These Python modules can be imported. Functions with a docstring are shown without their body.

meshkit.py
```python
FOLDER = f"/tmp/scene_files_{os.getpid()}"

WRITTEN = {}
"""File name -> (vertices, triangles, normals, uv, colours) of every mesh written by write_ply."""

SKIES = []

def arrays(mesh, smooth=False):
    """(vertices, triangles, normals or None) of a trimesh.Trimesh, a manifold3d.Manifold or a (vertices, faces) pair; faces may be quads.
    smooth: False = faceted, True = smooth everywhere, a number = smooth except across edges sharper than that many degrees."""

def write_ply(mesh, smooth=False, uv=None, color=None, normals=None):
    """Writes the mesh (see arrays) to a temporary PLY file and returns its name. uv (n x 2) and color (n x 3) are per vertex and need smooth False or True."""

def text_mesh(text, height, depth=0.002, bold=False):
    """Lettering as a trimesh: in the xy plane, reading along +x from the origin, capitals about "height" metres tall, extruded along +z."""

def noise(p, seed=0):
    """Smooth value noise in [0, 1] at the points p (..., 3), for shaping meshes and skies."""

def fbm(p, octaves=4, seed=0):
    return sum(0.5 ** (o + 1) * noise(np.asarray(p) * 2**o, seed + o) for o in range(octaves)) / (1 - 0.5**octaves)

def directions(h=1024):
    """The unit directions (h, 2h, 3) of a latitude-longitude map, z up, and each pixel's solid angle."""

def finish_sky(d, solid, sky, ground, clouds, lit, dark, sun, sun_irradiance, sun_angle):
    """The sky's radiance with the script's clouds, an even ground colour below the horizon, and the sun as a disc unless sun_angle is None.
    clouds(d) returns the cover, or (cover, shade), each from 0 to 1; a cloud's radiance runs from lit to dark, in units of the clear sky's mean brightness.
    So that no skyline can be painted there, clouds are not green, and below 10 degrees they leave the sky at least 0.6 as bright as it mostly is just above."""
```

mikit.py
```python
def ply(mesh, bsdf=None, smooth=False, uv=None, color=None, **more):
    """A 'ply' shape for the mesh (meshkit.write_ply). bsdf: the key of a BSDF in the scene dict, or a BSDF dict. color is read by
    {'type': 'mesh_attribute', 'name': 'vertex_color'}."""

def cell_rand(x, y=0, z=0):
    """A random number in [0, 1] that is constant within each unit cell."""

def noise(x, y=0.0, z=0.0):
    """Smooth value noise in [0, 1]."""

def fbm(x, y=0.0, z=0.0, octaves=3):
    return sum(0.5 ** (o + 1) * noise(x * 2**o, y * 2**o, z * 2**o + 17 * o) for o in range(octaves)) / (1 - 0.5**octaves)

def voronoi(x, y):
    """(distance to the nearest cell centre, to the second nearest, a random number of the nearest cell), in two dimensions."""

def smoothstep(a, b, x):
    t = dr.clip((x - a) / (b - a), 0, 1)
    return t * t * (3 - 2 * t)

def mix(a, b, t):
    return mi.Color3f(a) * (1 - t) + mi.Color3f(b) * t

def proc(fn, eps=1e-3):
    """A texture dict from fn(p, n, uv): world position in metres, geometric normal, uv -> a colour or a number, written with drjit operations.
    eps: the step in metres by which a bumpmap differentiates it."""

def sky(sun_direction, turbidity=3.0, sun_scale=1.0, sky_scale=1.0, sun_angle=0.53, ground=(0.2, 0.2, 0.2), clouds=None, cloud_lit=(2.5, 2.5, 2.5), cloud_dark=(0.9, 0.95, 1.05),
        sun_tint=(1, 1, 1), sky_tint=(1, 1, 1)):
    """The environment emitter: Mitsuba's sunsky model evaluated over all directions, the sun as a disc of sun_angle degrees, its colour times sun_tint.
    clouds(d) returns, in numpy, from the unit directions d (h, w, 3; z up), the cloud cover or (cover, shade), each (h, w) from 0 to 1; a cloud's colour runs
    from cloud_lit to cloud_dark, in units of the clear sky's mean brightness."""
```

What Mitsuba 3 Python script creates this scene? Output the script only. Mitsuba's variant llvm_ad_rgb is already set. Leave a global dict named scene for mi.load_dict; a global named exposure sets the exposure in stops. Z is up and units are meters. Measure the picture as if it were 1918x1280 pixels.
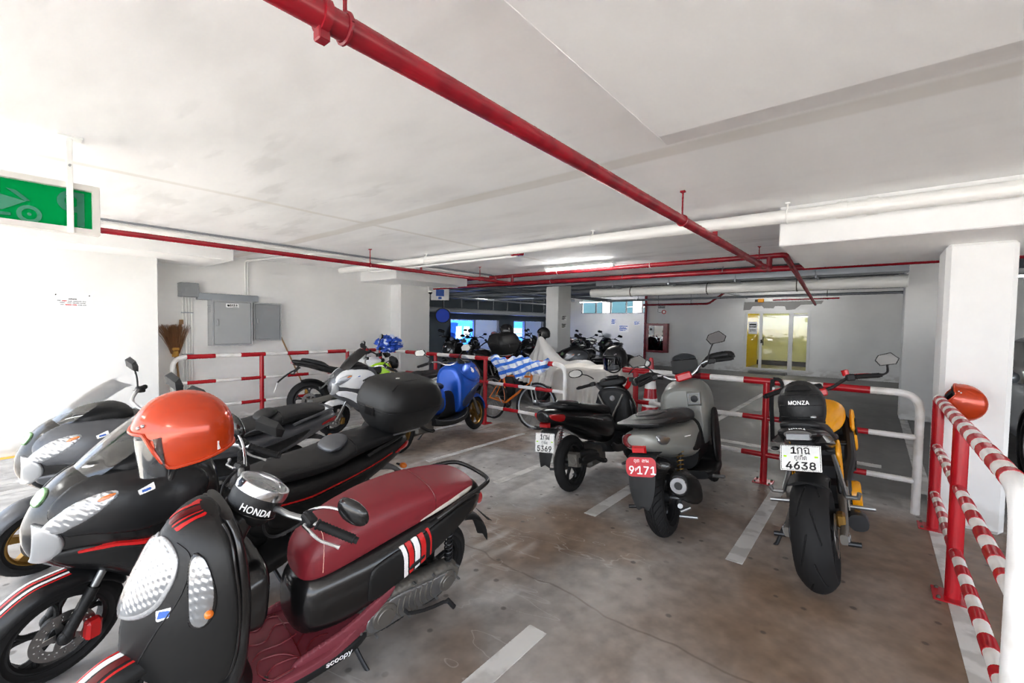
import math, numpy as np, trimesh, mitsuba as mi, mikit, meshkit, drjit as dr
from shapely.geometry import Polygon, LineString, Point, box as sbox
from shapely.ops import unary_union
from scipy.interpolate import PchipInterpolator, CubicSpline
from scipy.spatial import Delaunay
import shapely
T = mi.ScalarTransform4f
scene, labels = {}, {}
# ---------------------------------------------------------------- camera, sky, exposure
EYE = np.array([0, 0, 1.5])
_yaw, _pitch, _roll = 0.692358, -0.037476, 0.015525
_f = np.array([-math.sin(_yaw) * math.cos(_pitch), math.cos(_yaw) * math.cos(_pitch), math.sin(_pitch)])
_r = np.array([math.cos(_yaw), math.sin(_yaw), 0]); _u = np.cross(_r, _f)
_up = -_r * math.sin(_roll) + _u * math.cos(_roll)
scene['camera'] = dict(type='perspective', fov=98.86, fov_axis='x', near_clip=.02, far_clip=400.,
                       to_world=T().look_at(origin=EYE.tolist(), target=(EYE + _f).tolist(), up=_up.tolist()))
exposure = 4.25
def cloud_cover(d):
    n = meshkit.fbm(d * np.array([3., 3., 6.]), 4, 5)
    return np.clip(.55 + (n - .5) * 1.2, 0, 1), np.clip((n - .45) * 1.5, 0, 1) * .4
scene['sky'] = mikit.sky((-.3, -.45, .85), turbidity=4, sun_tint=(.90, 1., 1.13), sun_scale=1.0, sky_scale=1.0, ground=(.35, .34, .33), clouds=cloud_cover, cloud_lit=(2.0, 2.0, 2.0), cloud_dark=(1.2, 1.22, 1.27))
SKY_GAIN = 1.0
TUBE = 4.0
# ---------------------------------------------------------------- materials
def col(h):
    if isinstance(h, str):
        h = h.lstrip('#'); c = [int(h[i:i + 2], 16) / 255 for i in (0, 2, 4)]
        return [x / 12.92 if x <= .04045 else ((x + .055) / 1.055) ** 2.4 for x in c]
    return list(h)
def rgb(h): return {'type': 'rgb', 'value': col(h)}
def mat(name, c, rough=.5, metal=0., coat=0., spec=.5, sheen=0., bump=None):
    b = {'type': 'principled', 'base_color': c if isinstance(c, dict) else rgb(c), 'roughness': rough, 'metallic': metal, 'specular': spec}
    if coat: b['clearcoat'] = coat; b['clearcoat_gloss'] = .95
    if sheen: b['sheen'] = sheen
    if bump: b = {'type': 'bumpmap', 'arbitrary': bump[0], 'scale': bump[1], 'bsdf': b}
    scene[name] = {'type': 'twosided', 'bsdf': b}
    return name
N, FB, SS, MIX = mikit.noise, mikit.fbm, mikit.smoothstep, mikit.mix
def f_floor(p, n, uv):
    x, y = p.x, p.y
    big = FB(x * .55 + 3, y * .55, 1, 3); mid = FB(x * 2.1, y * 2.1, 5, 4); fine = FB(x * 14 + y * 5, y * 13 - x * 6, 2, 4); streak = FB(x * 7, y * 1.6, 4, 4)
    c = MIX((.430, .424, .415), (.250, .243, .234), SS(.3, .72, mid * .6 + big * .4))
    right = SS(-1.9, -.1, x) * SS(-1.5, .6, y) * (1 - SS(4.5, 5.0, y)) * (.70 + .4 * mid)
    brown = dr.maximum(SS(.52, .68, FB(x * .8 + 7.3, y * .8 + 2.1, 3, 4)) * .7, right)
    patch = (1 - SS(.25, .75, dr.sqrt(dr.square((x + 1.72) * .9) + dr.square((y - 2.55) * .8)) + (mid - .5) * .9)) * .85
    c = MIX(c, (.165, .098, .054), dr.minimum(dr.maximum(brown, patch), 1) * .92)
    worn = SS(.47, .66, FB(x * 1.1 + 1.7, y * 1.1 + 4, 8, 4)) * SS(.38, .6, streak) * (1 - right) * .6
    c = MIX(c, (.50, .495, .485), worn)
    c = c * (.72 + .56 * fine)
    scuff = SS(.585, .60, FB(x * 3 + y * 1.3, y * 9 - x * 2, 6, 3)) * (1 - SS(.60, .62, FB(x * 3 + y * 1.3, y * 9 - x * 2, 6, 3))) * SS(.5, .6, big); c = MIX(c, (.58, .58, .57), scuff * .22)
    v1, v2, vr = mikit.voronoi(x * 5.5, y * 5.5); spot = (1 - SS(.05, .11, v1 + .05 * (mid - .5))) * SS(.72, .74, vr); c = MIX(c, (.045, .042, .04), spot * .6)
    crack = 1 - SS(.0, .012, dr.abs(y - 2.05 + .16 * FB(x * 2.2, 3, 1, 4) - .08)); c = MIX(c, (.10, .07, .05), crack * .5 * (1 - SS(4.8, 5, y)))
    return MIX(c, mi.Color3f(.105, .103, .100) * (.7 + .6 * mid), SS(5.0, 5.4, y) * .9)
def f_floor_r(p, n, uv): return dr.clip(.24 + .34 * FB(p.x * 1.8, p.y * 1.8, 2, 3) + .15 * N(p.x * 30, p.y * 30), .1, .8)
def f_floor_b(p, n, uv): return FB(p.x * 22, p.y * 22, 1, 3) + .6 * FB(p.x * 4, p.y * 4, 3, 2)
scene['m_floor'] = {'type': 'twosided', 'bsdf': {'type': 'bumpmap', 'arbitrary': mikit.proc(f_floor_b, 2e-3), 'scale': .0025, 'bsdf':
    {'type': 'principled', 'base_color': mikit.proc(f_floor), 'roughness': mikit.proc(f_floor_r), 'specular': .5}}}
def f_ceil(p, n, uv):
    x, y = p.x, p.y
    a = FB(x * 1.6, y * 5, 2, 4); b = FB(x * .7, y * .7, 6, 3)
    c = MIX((.735, .737, .738), (.625, .626, .626), SS(.45, .8, a * .6 + b * .5) * .7)
    smear = SS(.55, .75, FB(x * 2.0 + 3, y * 8 + 1, 9, 5)) * SS(.45, .65, b)
    c = MIX(c, (.50, .50, .495), smear * .4)
    seam = dr.maximum(1 - SS(.05, .09, dr.abs(y - 2.45 - .03 * N(x * 2, 0, 0))), 1 - SS(.02, .05, dr.abs(x + 3.9 + .03 * N(y * 2, 1, 0))))
    return MIX(c, (.56, .545, .515), seam * .6 * (.5 + a))
def f_ceil_b(p, n, uv): return FB(p.x * 9, p.y * 9, p.z * 9, 3)
scene['m_ceiling'] = {'type': 'twosided', 'bsdf': {'type': 'bumpmap', 'arbitrary': mikit.proc(f_ceil_b, 3e-3), 'scale': .006, 'bsdf': {'type': 'principled', 'base_color': mikit.proc(f_ceil), 'roughness': .75}}}
def f_wall(p, n, uv):
    a = FB(p.x * 1.1 + p.y * 1.1, p.z * .9, 3, 3); b = FB(p.x * 12, p.y * 12, p.z * 12, 2)
    c = MIX((.80, .80, .79), (.70, .70, .69), SS(.4, .8, a) * .6 + .2 * b)
    low = (1 - SS(.02, .35, p.z)) * SS(.35, .6, FB(p.x * 5, p.y * 5, p.z * 8, 3))
    return MIX(c, (.42, .40, .37), low * .6)
mat('m_wall', mikit.proc(f_wall), .62)
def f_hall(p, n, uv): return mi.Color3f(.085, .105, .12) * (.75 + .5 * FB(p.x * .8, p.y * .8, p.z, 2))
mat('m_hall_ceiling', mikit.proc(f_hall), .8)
def f_line(p, n, uv):
    w = SS(.42, .62, FB(p.x * 9, p.y * 9, 1, 4))
    return MIX((.62, .615, .60), (.33, .32, .30), w * .55)
mat('m_line', mikit.proc(f_line), .5)
def f_yline(p, n, uv): return MIX((.75, .42, .05), (.45, .33, .15), SS(.4, .7, FB(p.x * 8, p.y * 8, 1, 3)) * .6)
mat('m_yellow_line', mikit.proc(f_yline), .5)
def f_red(p, n, uv): return MIX((.27, .006, .014), (.17, .005, .012), SS(.35, .75, FB(p.x * 8, p.y * 8, p.z * 8, 3)))
mat('m_pipe_red', mikit.proc(f_red), .32, coat=.3)
def f_rail_red(p, n, uv): return MIX((.42, .005, .012), (.32, .004, .009), FB(p.x * 6, p.y * 6, p.z * 6, 2))
mat('m_rail_red', mikit.proc(f_rail_red), .28, coat=.4)
def f_rail_white(p, n, uv): return MIX((.80, .79, .77), (.66, .64, .60), SS(.4, .75, FB(p.x * 9, p.y * 9, p.z * 9, 3)))
mat('m_rail_white', mikit.proc(f_rail_white), .3, coat=.3)
mat('m_pipe_white', '#e6e6e2', .35, coat=.2)
mat('m_galv', '#9aa0a6', .38, .75)
mat('m_box', '#9b9ea0', .45)
mat('m_boxdark', '#84888b', .45)
mat('m_alu', '#c9cbcc', .3, .9)
mat('m_aluwhite', '#dcdcda', .35)
mat('m_bracket', '#4a4038', .6)
# ---------------------------------------------------------------- scene bookkeeping
_n = {}
def key_of(k):
    if k not in _n: _n[k] = 0; return k
    _n[k] += 1; return f'{k}_{_n[k]:03d}'
def thing(name, label=None, cat=None, group=None, kind=None):
    k = key_of(name); labels[k] = {}
    for a, v in (('label', label), ('category', cat), ('group', group), ('kind', kind)):
        if v: labels[k][a] = v
    return k
def put(k, mesh, m, smooth=35, M=None, **kw):
    d = mikit.ply(mesh, m, smooth=smooth, **kw)
    if M is not None: d['to_world'] = T(np.asarray(M, float).tolist())
    scene[k] = d
    return k
def part(parent, name, mesh, m, smooth=35, M=None, label=None, kind=None, **kw):
    k = key_of(parent + '__' + name)
    if label or kind: labels[k] = {a: v for a, v in (('label', label), ('kind', kind)) if v}
    return put(k, mesh, m, smooth, M, **kw)
def struct(name, mesh, m, smooth=False, **kw):
    k = thing(name, kind='structure'); return put(k, mesh, m, smooth, **kw)
def one(name, label, cat, mesh, m, smooth=35, group=None, M=None, kind=None, **kw):
    k = thing(name, label, cat, group, kind); return put(k, mesh, m, smooth, M, **kw)
# ---------------------------------------------------------------- mesh helpers
cat_ = lambda *ms: trimesh.util.concatenate([m for x in ms for m in (x if isinstance(x, (list, tuple)) else [x])])
def TM(v, f): return trimesh.Trimesh(np.asarray(v, float), np.asarray(f, int), process=False)
def B(x0, x1, y0, y1, z0, z1, b=0.):
    """a box, its edges chamfered by b"""
    if b <= 0:
        m = trimesh.creation.box((x1 - x0, y1 - y0, z1 - z0)); m.apply_translation(((x0 + x1) / 2, (y0 + y1) / 2, (z0 + z1) / 2)); return m
    h = np.array([x1 - x0, y1 - y0, z1 - z0]) / 2; c = np.array([x0 + x1, y0 + y1, z0 + z1]) / 2; pts = []
    for sx in (-1, 1):
        for sy in (-1, 1):
            for sz in (-1, 1):
                s = np.array([sx, sy, sz])
                for k in range(3):
                    q = h - b; q[k] = h[k]; pts.append(c + s * q)
    return trimesh.Trimesh(np.array(pts)).convex_hull
def hull(pts): return trimesh.Trimesh(np.asarray(pts, float)).convex_hull
def move(m, *a):
    m = m.copy(); m.apply_translation(a); return m
def rot(m, ax, deg, at=(0, 0, 0)):
    m = m.copy(); m.apply_transform(trimesh.transformations.rotation_matrix(math.radians(deg), ax, at)); return m
def spl(P, k):
    P = np.asarray(P, float)
    if len(P) < 3 or k <= 1:
        return P if k <= 1 else np.vstack([P[0] + (P[1] - P[0]) * t for t in np.linspace(0, 1, 2)])
    t = np.r_[0, np.cumsum(np.linalg.norm(np.diff(P, axis=0), axis=1))]
    return PchipInterpolator(t, P)(np.interp(np.linspace(0, len(P) - 1, (len(P) - 1) * k + 1), np.arange(len(P)), t))
def grid_mesh(R, closed=True, caps=True):
    """quads between consecutive rings R (K, N, 3)"""
    K, n = R.shape[:2]; v = R.reshape(-1, 3); i = np.arange(K - 1)[:, None] * n; j = np.arange(n if closed else n - 1)[None]; j2 = (j + 1) % n
    q = np.stack([i + j, i + j2, i + n + j2, i + n + j], -1).reshape(-1, 4)
    f = np.vstack([q[:, [0, 1, 2]], q[:, [0, 2, 3]]])
    if caps and closed:
        v = np.vstack([v, R[0].mean(0), R[-1].mean(0)]); a = np.arange(n); b = (a + 1) % n
        f = np.vstack([f, np.stack([b, a, a * 0 + K * n], 1), np.stack([(K - 1) * n + a, (K - 1) * n + b, a * 0 + K * n + 1], 1)])
    m = TM(v, f)
    return m
def tube(P, r, n=10, k=4, caps=True):
    """a pipe along the points P; r: one radius or one per point"""
    P = np.asarray(P, float); rr = np.broadcast_to(np.asarray(r, float), (len(P),))
    Q = spl(np.c_[P, rr], k); P, rr = Q[:, :3], Q[:, 3]
    t = np.gradient(P, axis=0); t /= np.linalg.norm(t, axis=1)[:, None] + 1e-12
    a = np.cross(t[0], [0, 0, 1] if abs(t[0][2]) < .9 else [1, 0, 0]); a /= np.linalg.norm(a); R = []
    g = np.arange(n) * 2 * np.pi / n
    for p, d, q in zip(P, t, rr):
        a = a - d * (a @ d); a /= np.linalg.norm(a); b = np.cross(d, a)
        R.append(p + q * (np.cos(g)[:, None] * a + np.sin(g)[:, None] * b))
    return grid_mesh(np.array(R), True, caps)
def rod(a, b, r, n=10): return tube([a, b], r, n, 1)
def ell(c, r, sub=3, n=2.):
    m = trimesh.creation.icosphere(sub); v = m.vertices
    if n != 2: v = v / (np.abs(v) ** n).sum(1, keepdims=True) ** (1 / n)
    m.vertices = v * np.asarray(r, float) + np.asarray(c, float); return m
def lathe(prof, n=32, axis='y', c=(0, 0, 0), arc=None):
    """prof: (radius, height) along the axis"""
    p = np.asarray(prof, float); g = np.linspace(0, 2 * np.pi, n, endpoint=False); R = []
    for r, h in p:
        x, y = r * np.cos(g), r * np.sin(g); z = np.full(n, h)
        R.append({'y': np.c_[y, z, x], 'z': np.c_[x, y, z], 'x': np.c_[z, x, y]}[axis])
    m = grid_mesh(np.array(R), True, True); m.apply_translation(c); return m
def sup(t, n): return np.sign(t) * np.abs(t) ** (2 / n)
def ringx(x, w, zb, zt, n=2.6, zw=None, y=0., N_=36, tilt=0., nb=None):
    """ring in the plane x = const: half-width w, from zb to zt, widest at zw"""
    zw = (zb + zt) / 2 if zw is None else zw; g = np.arange(N_) * 2 * np.pi / N_ - np.pi / 2; c, s = np.cos(g), np.sin(g)
    e = np.where(s > 0, n, nb or n)
    yy = w * np.sign(c) * np.abs(c) ** (2 / e); zz = np.where(s > 0, zt - zw, zw - zb) * np.sign(s) * np.abs(s) ** (2 / e)
    return np.c_[x + zz * math.tan(math.radians(tilt)), y + yy, zw + zz]
def ringz(z, xb, xf, w, n=2.6, xw=None, N_=36, tilt=0., nb=None):
    """ring in the plane z = const: half-width w, from xb (back) to xf (front), widest at xw"""
    xw = (xb + xf) / 2 if xw is None else xw; g = np.arange(N_) * 2 * np.pi / N_ - np.pi / 2; c, s = np.cos(g), np.sin(g)
    e = np.where(s > 0, n, nb or n)
    xx = np.where(s > 0, xf - xw, xw - xb) * np.sign(s) * np.abs(s) ** (2 / e); yy = w * np.sign(c) * np.abs(c) ** (2 / e)
    return np.c_[xw + xx, -yy, z + xx * math.tan(math.radians(tilt))]
def loft(rings, k=5, caps=True, closed=True):
    R = np.asarray(rings, float); K = len(R)
    if K > 2 and k > 1:
        c = R.mean(1); t = np.r_[0, np.cumsum(np.maximum(np.linalg.norm(np.diff(R, axis=0), axis=2).mean(1), 1e-4))]
        R = PchipInterpolator(t, R.reshape(K, -1))(np.interp(np.linspace(0, K - 1, (K - 1) * k + 1), np.arange(K), t)).reshape(-1, R.shape[1], 3)
    return grid_mesh(R, closed, caps)
def chaikin(P, it=2, closed=True):
    P = np.asarray(P, float)
    for _ in range(it):
        Q = np.roll(P, -1, 0); P = np.stack([.75 * P + .25 * Q, .25 * P + .75 * Q], 1).reshape(-1, P.shape[1])
    return P
def tri2d(P, e, res):
    """points, triangles (counter-clockwise), number of boundary points (first, in order), distance to the boundary"""
    pg = Polygon(P)
    if not pg.is_valid: pg = pg.buffer(0)
    if pg.geom_type != 'Polygon': pg = max(pg.geoms, key=lambda g: g.area)
    pts = []
    def samp(g, step):
        for q in getattr(g, 'geoms', [g]):
            if q.is_empty: continue
            L = q.exterior.length; m = max(6, int(L / step)); pts.extend([q.exterior.interpolate(i / m, normalized=True).coords[0] for i in range(m)])
    samp(pg, res); nb = len(pts)
    for a in (.12, .35, .65, 1.): samp(pg.buffer(-e * a), res)
    x0, z0, x1, z1 = pg.bounds; h = res * 1.5
    gx, gz = np.meshgrid(np.arange(x0, x1, h) + h / 2, np.arange(z0, z1, h) + h / 2); gp = np.c_[gx.ravel(), gz.ravel()]
    ins = shapely.contains_xy(pg.buffer(-e * 1.3), gp[:, 0], gp[:, 1]); pts = np.vstack([np.array(pts), gp[ins]])
    tri = Delaunay(pts).simplices; c = pts[tri].mean(1)
    d1 = pts[tri[:, 1]] - pts[tri[:, 0]]; d2 = pts[tri[:, 2]] - pts[tri[:, 0]]; a2 = d1[:, 0] * d2[:, 1] - d1[:, 1] * d2[:, 0]
    ok = shapely.contains_xy(pg, c[:, 0], c[:, 1]) & (np.abs(a2) > 1e-10); tri = np.where((a2 < 0)[:, None], tri[:, ::-1], tri)[ok]
    return pts, tri, nb, shapely.distance(pg.exterior, shapely.points(pts))
def pillow(poly, W, e=.03, res=.03, y0=0., side=0, sm=2, p=2., bulge=0.):
    """a rounded panel from an outline in (x, z): half-thickness W (number or f(x, z)), edges rounded over e. side 0: both ways from y0; +1 / -1: one way, flat behind"""
    pts, tri, nb, d = tri2d(chaikin(poly, sm) if sm else np.asarray(poly, float), e, res); tri = tri[:, ::-1]
    t = np.clip(d / e, 0, 1); f = (1 - (1 - t) ** p) ** (1 / p)
    if bulge: f = f + bulge * np.clip(d - e, 0, None)
    w = W(pts[:, 0], pts[:, 1]) if callable(W) else np.full(len(pts), W)
    y = w * f; n = len(pts)
    up = np.c_[pts[:, 0], y0 + (y if side >= 0 else 0 * y), pts[:, 1]]; dn = np.c_[pts[:, 0], y0 - (y if side <= 0 else 0 * y), pts[:, 1]]
    m = TM(np.vstack([up, dn]), np.vstack([tri, tri[:, ::-1] + n])); m.merge_vertices(); return m
class Surf:
    """a smooth closed tube of rings that can carry patches (lenses, decals, panels) lying on it"""
    def __init__(self, rings):
        R = np.asarray(rings, float); self.K, self.N = R.shape[:2]
        t = np.r_[0, np.cumsum(np.maximum(np.linalg.norm(np.diff(R, axis=0), axis=2).mean(1), 1e-4))]; self.t = t
        self.f = PchipInterpolator(t, R.reshape(self.K, -1)); self.R = R
        U, V = np.meshgrid(np.linspace(0, 1, 160), np.linspace(0, 1, 161)[:-1], indexing='ij'); from scipy.spatial import cKDTree
        self.UV = np.c_[U.ravel(), V.ravel()]; self.tree = cKDTree(self.at(self.UV)); self.su = t[-1]; self.sv = np.linalg.norm(np.diff(R[self.K // 2], axis=0), axis=1).sum()
    def at(self, uv):
        uv = np.asarray(uv, float); r = self.f(np.clip(uv[:, 0], 0, 1) * self.t[-1]).reshape(len(uv), self.N, 3); q = (uv[:, 1] % 1) * self.N; i = np.floor(q).astype(int); w = (q - i)[:, None]; a = np.arange(len(uv))
        p0, p1, p2, p3 = (r[a, (i + k) % self.N] for k in (-1, 0, 1, 2))
        return .5 * (2 * p1 + (p2 - p0) * w + (2 * p0 - 5 * p1 + 4 * p2 - p3) * w ** 2 + (3 * p1 - p0 - 3 * p2 + p3) * w ** 3)
    def mesh(self, k=5): return loft(self.R, k)
    def uv(self, xyz): return self.UV[self.tree.query(np.asarray(xyz, float))[1]]
    def normal(self, uv):
        h = 2e-3; a = self.at(uv + [h, 0]) - self.at(uv - [h, 0]); b = self.at(uv + [0, h]) - self.at(uv - [0, h]); n = np.cross(a, b); n /= np.linalg.norm(n, axis=1)[:, None] + 1e-12
        c = self.at(uv) - self.R.reshape(-1, 3).mean(0); return n * (1 if np.median((n * c).sum(1)) > 0 else -1)
    def patch(self, outline, off=.002, thick=.006, bulge=0., e=.02, res=.015, sm=2):
        """a shell over the outline (points near the surface), raised by off, swelling by bulge inside the edge e"""
        sc = np.array([self.su, self.sv]); P = self.uv(outline) * sc
        pts, tri, nb, d = tri2d(chaikin(P, sm) if sm else P, e, res); uv = pts / sc; p, n = self.at(uv), self.normal(uv)
        t = np.clip(d / e, 0, 1); h = off + bulge * np.sqrt(1 - (1 - t) ** 2); F = p + n * h[:, None]; Bk = p - n * thick; m = len(pts)
        a = np.arange(nb); b = (a + 1) % nb; f0 = F[tri]; flip = ((np.cross(f0[:, 1] - f0[:, 0], f0[:, 2] - f0[:, 0]) * n[tri[:, 0]]).sum(1)).sum() < 0
        if flip: tri = tri[:, ::-1]
        side = np.vstack([np.stack([a, b + m, b], 1), np.stack([a, a + m, b + m], 1)]);
        mm = TM(np.vstack([F, Bk]), np.vstack([tri, tri[:, ::-1] + m, side])); mm.fix_normals(); return mm
    def curve(self, pts, off=.003, k=8):
        """points along a line lying on the surface"""
        uv = self.uv(spl(pts, k)); q = np.vstack([uv[:1]] * 4 + [uv] + [uv[-1:]] * 4); uv = np.stack([np.convolve(q[:, i], np.ones(9) / 9, 'valid') for i in (0, 1)], 1); return self.at(uv) + self.normal(uv) * off
def strip(pts, w, h, up=(0, 0, 1), k=3):
    """a flat bar along points: width w across, thickness h along up"""
    P = spl(pts, k); t = np.gradient(P, axis=0); t /= np.linalg.norm(t, axis=1)[:, None]; u = np.asarray(up, float); R = []
    W = np.broadcast_to(w, (len(P),)) if np.ndim(w) == 0 else np.interp(np.linspace(0, 1, len(P)), np.linspace(0, 1, len(w)), w)
    for p, d, ww in zip(P, t, W):
        s = np.cross(d, u); s /= np.linalg.norm(s); q = np.cross(s, d)
        R.append([p + s * ww / 2 + q * h / 2, p - s * ww / 2 + q * h / 2, p - s * ww / 2 - q * h / 2, p + s * ww / 2 - q * h / 2])
    return grid_mesh(np.array(R))
def mirror(m):
    m = m.copy(); m.vertices = m.vertices * [1, -1, 1]; m.faces = m.faces[:, ::-1]; return m
def both(m): return cat_(m, mirror(m))
def ink(lines, w, depth=.001):
    """flat lettering from stroke polylines in (x, y)"""
    g = unary_union([LineString(l).buffer(w / 2, cap_style='round', quad_segs=3) if len(l) > 1 else Point(l[0]).buffer(w / 2) for l in lines])
    return cat_([trimesh.creation.extrude_polygon(q, depth, engine='earcut') for q in getattr(g, 'geoms', [g])])
def frame4(o, ex, ey):
    """matrix with x axis ex, y axis ey (orthonormalised), origin o"""
    ex = np.asarray(ex, float); ex = ex / np.linalg.norm(ex); ey = np.asarray(ey, float); ey = ey - ex * (ex @ ey); ey /= np.linalg.norm(ey)
    M = np.eye(4); M[:3, 0], M[:3, 1], M[:3, 2], M[:3, 3] = ex, ey, np.cross(ex, ey), o; return M
def at(m, M):
    m = m.copy(); m.apply_transform(M); return m
def centred(m):
    b = m.bounds; m = m.copy(); m.apply_translation((-(b[0][0] + b[1][0]) / 2, -(b[0][1] + b[1][1]) / 2, 0)); return m
# ---------------------------------------------------------------- the building
YH = 7.7                                  # the low slab ends here, the hall behind is higher
struct('floor', B(-24, 9, -3.4, 26, -.15, 0), 'm_floor')
mat('m_yard', '#b2b3b4', .8)
struct('ground', B(-40, 30, -40, -3.4, -.15, -.01), 'm_yard')
struct('ceiling', cat_(B(-4.6, 9, -3.2, YH, 2.48, 2.75), B(-12, -4.6, -1.3, YH, 2.48, 2.75)), 'm_ceiling')
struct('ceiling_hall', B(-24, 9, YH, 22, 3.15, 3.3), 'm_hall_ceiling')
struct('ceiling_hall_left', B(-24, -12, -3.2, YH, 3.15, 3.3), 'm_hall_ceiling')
struct('trim_1', B(-24, 9, YH, YH + .12, 2.48, 3.2), 'm_hall_ceiling')
struct('ceiling_drop_panel', hull([(x, y, 2.49) for x in (-.91, 3.2) for y in (-2.9, 2.40)] + [(x, y, 2.375) for x in (-.80, 3.1) for y in (-2.7, 2.0)]), 'm_ceiling')
struct('column_capital', B(-.63, 1.9, 4.12, 5.75, 2.17, 2.49, .008), 'm_wall')
struct('column_capital', B(-9.2, -6.53, 4.65, 6.4, 2.285, 2.49, .008), 'm_wall')
struct('column_capital', B(-9.2, -6.50, -1.2, 2.11, 2.285, 2.49, .008), 'm_wall')
struct('wall_left', B(-7.6, -7.12, -1.0, 1.44, 0, 2.3, .006), 'm_wall')
struct('wall_left_recess', B(-7.9, -7.66, 1.3, 5.5, 0, 2.49), 'm_wall')
struct('column', B(-7.95, -7.36, 5.33, 6.12, 0, 2.3, .03), 'm_wall')
struct('column', B(.395, .775, 4.74, 5.25, 0, 2.18, .03), 'm_wall')
struct('column', B(.35, 1.0, 9.93, 10.5, 0, 3.16, .012), 'm_wall')
struct('column', B(-7.11, -6.7, 10.03, 10.68, 0, 3.16, .012), 'm_wall')
# wall with the glass door: openings cut out
def wall_y(x0, x1, z0, z1, y0, y1, holes):
    g = sbox(x0, z0, x1, z1)
    for h in holes: g = g.difference(sbox(*h))
    m = trimesh.creation.extrude_polygon(g, y1 - y0, engine='earcut'); v = m.vertices.copy()
    m.vertices = np.c_[v[:, 0], y0 + v[:, 2], v[:, 1]]; m.faces = m.faces[:, ::-1]; return m
DX0, DX1, DZ0, DZ1 = -3.52, -1.62, .10, 2.10
struct('wall_back', wall_y(-7.13, 8, 0, 3.2, 16.9, 17.1, [(DX0, DZ0, DX1, DZ1)]), 'm_wall')
struct('wall_back_return', B(-7.13, -6.95, 17.05, 21.4, 0, 3.2), 'm_wall')
struct('wall_far', wall_y(-14.6, -7.0, 0, 3.2, 20.5, 20.65, [(-12.2, 2.18, -7.2, 2.87)]), 'm_wall')
struct('wall_far_right', B(8, 8.2, 6, 17, 0, 3.2), 'm_wall')
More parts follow.
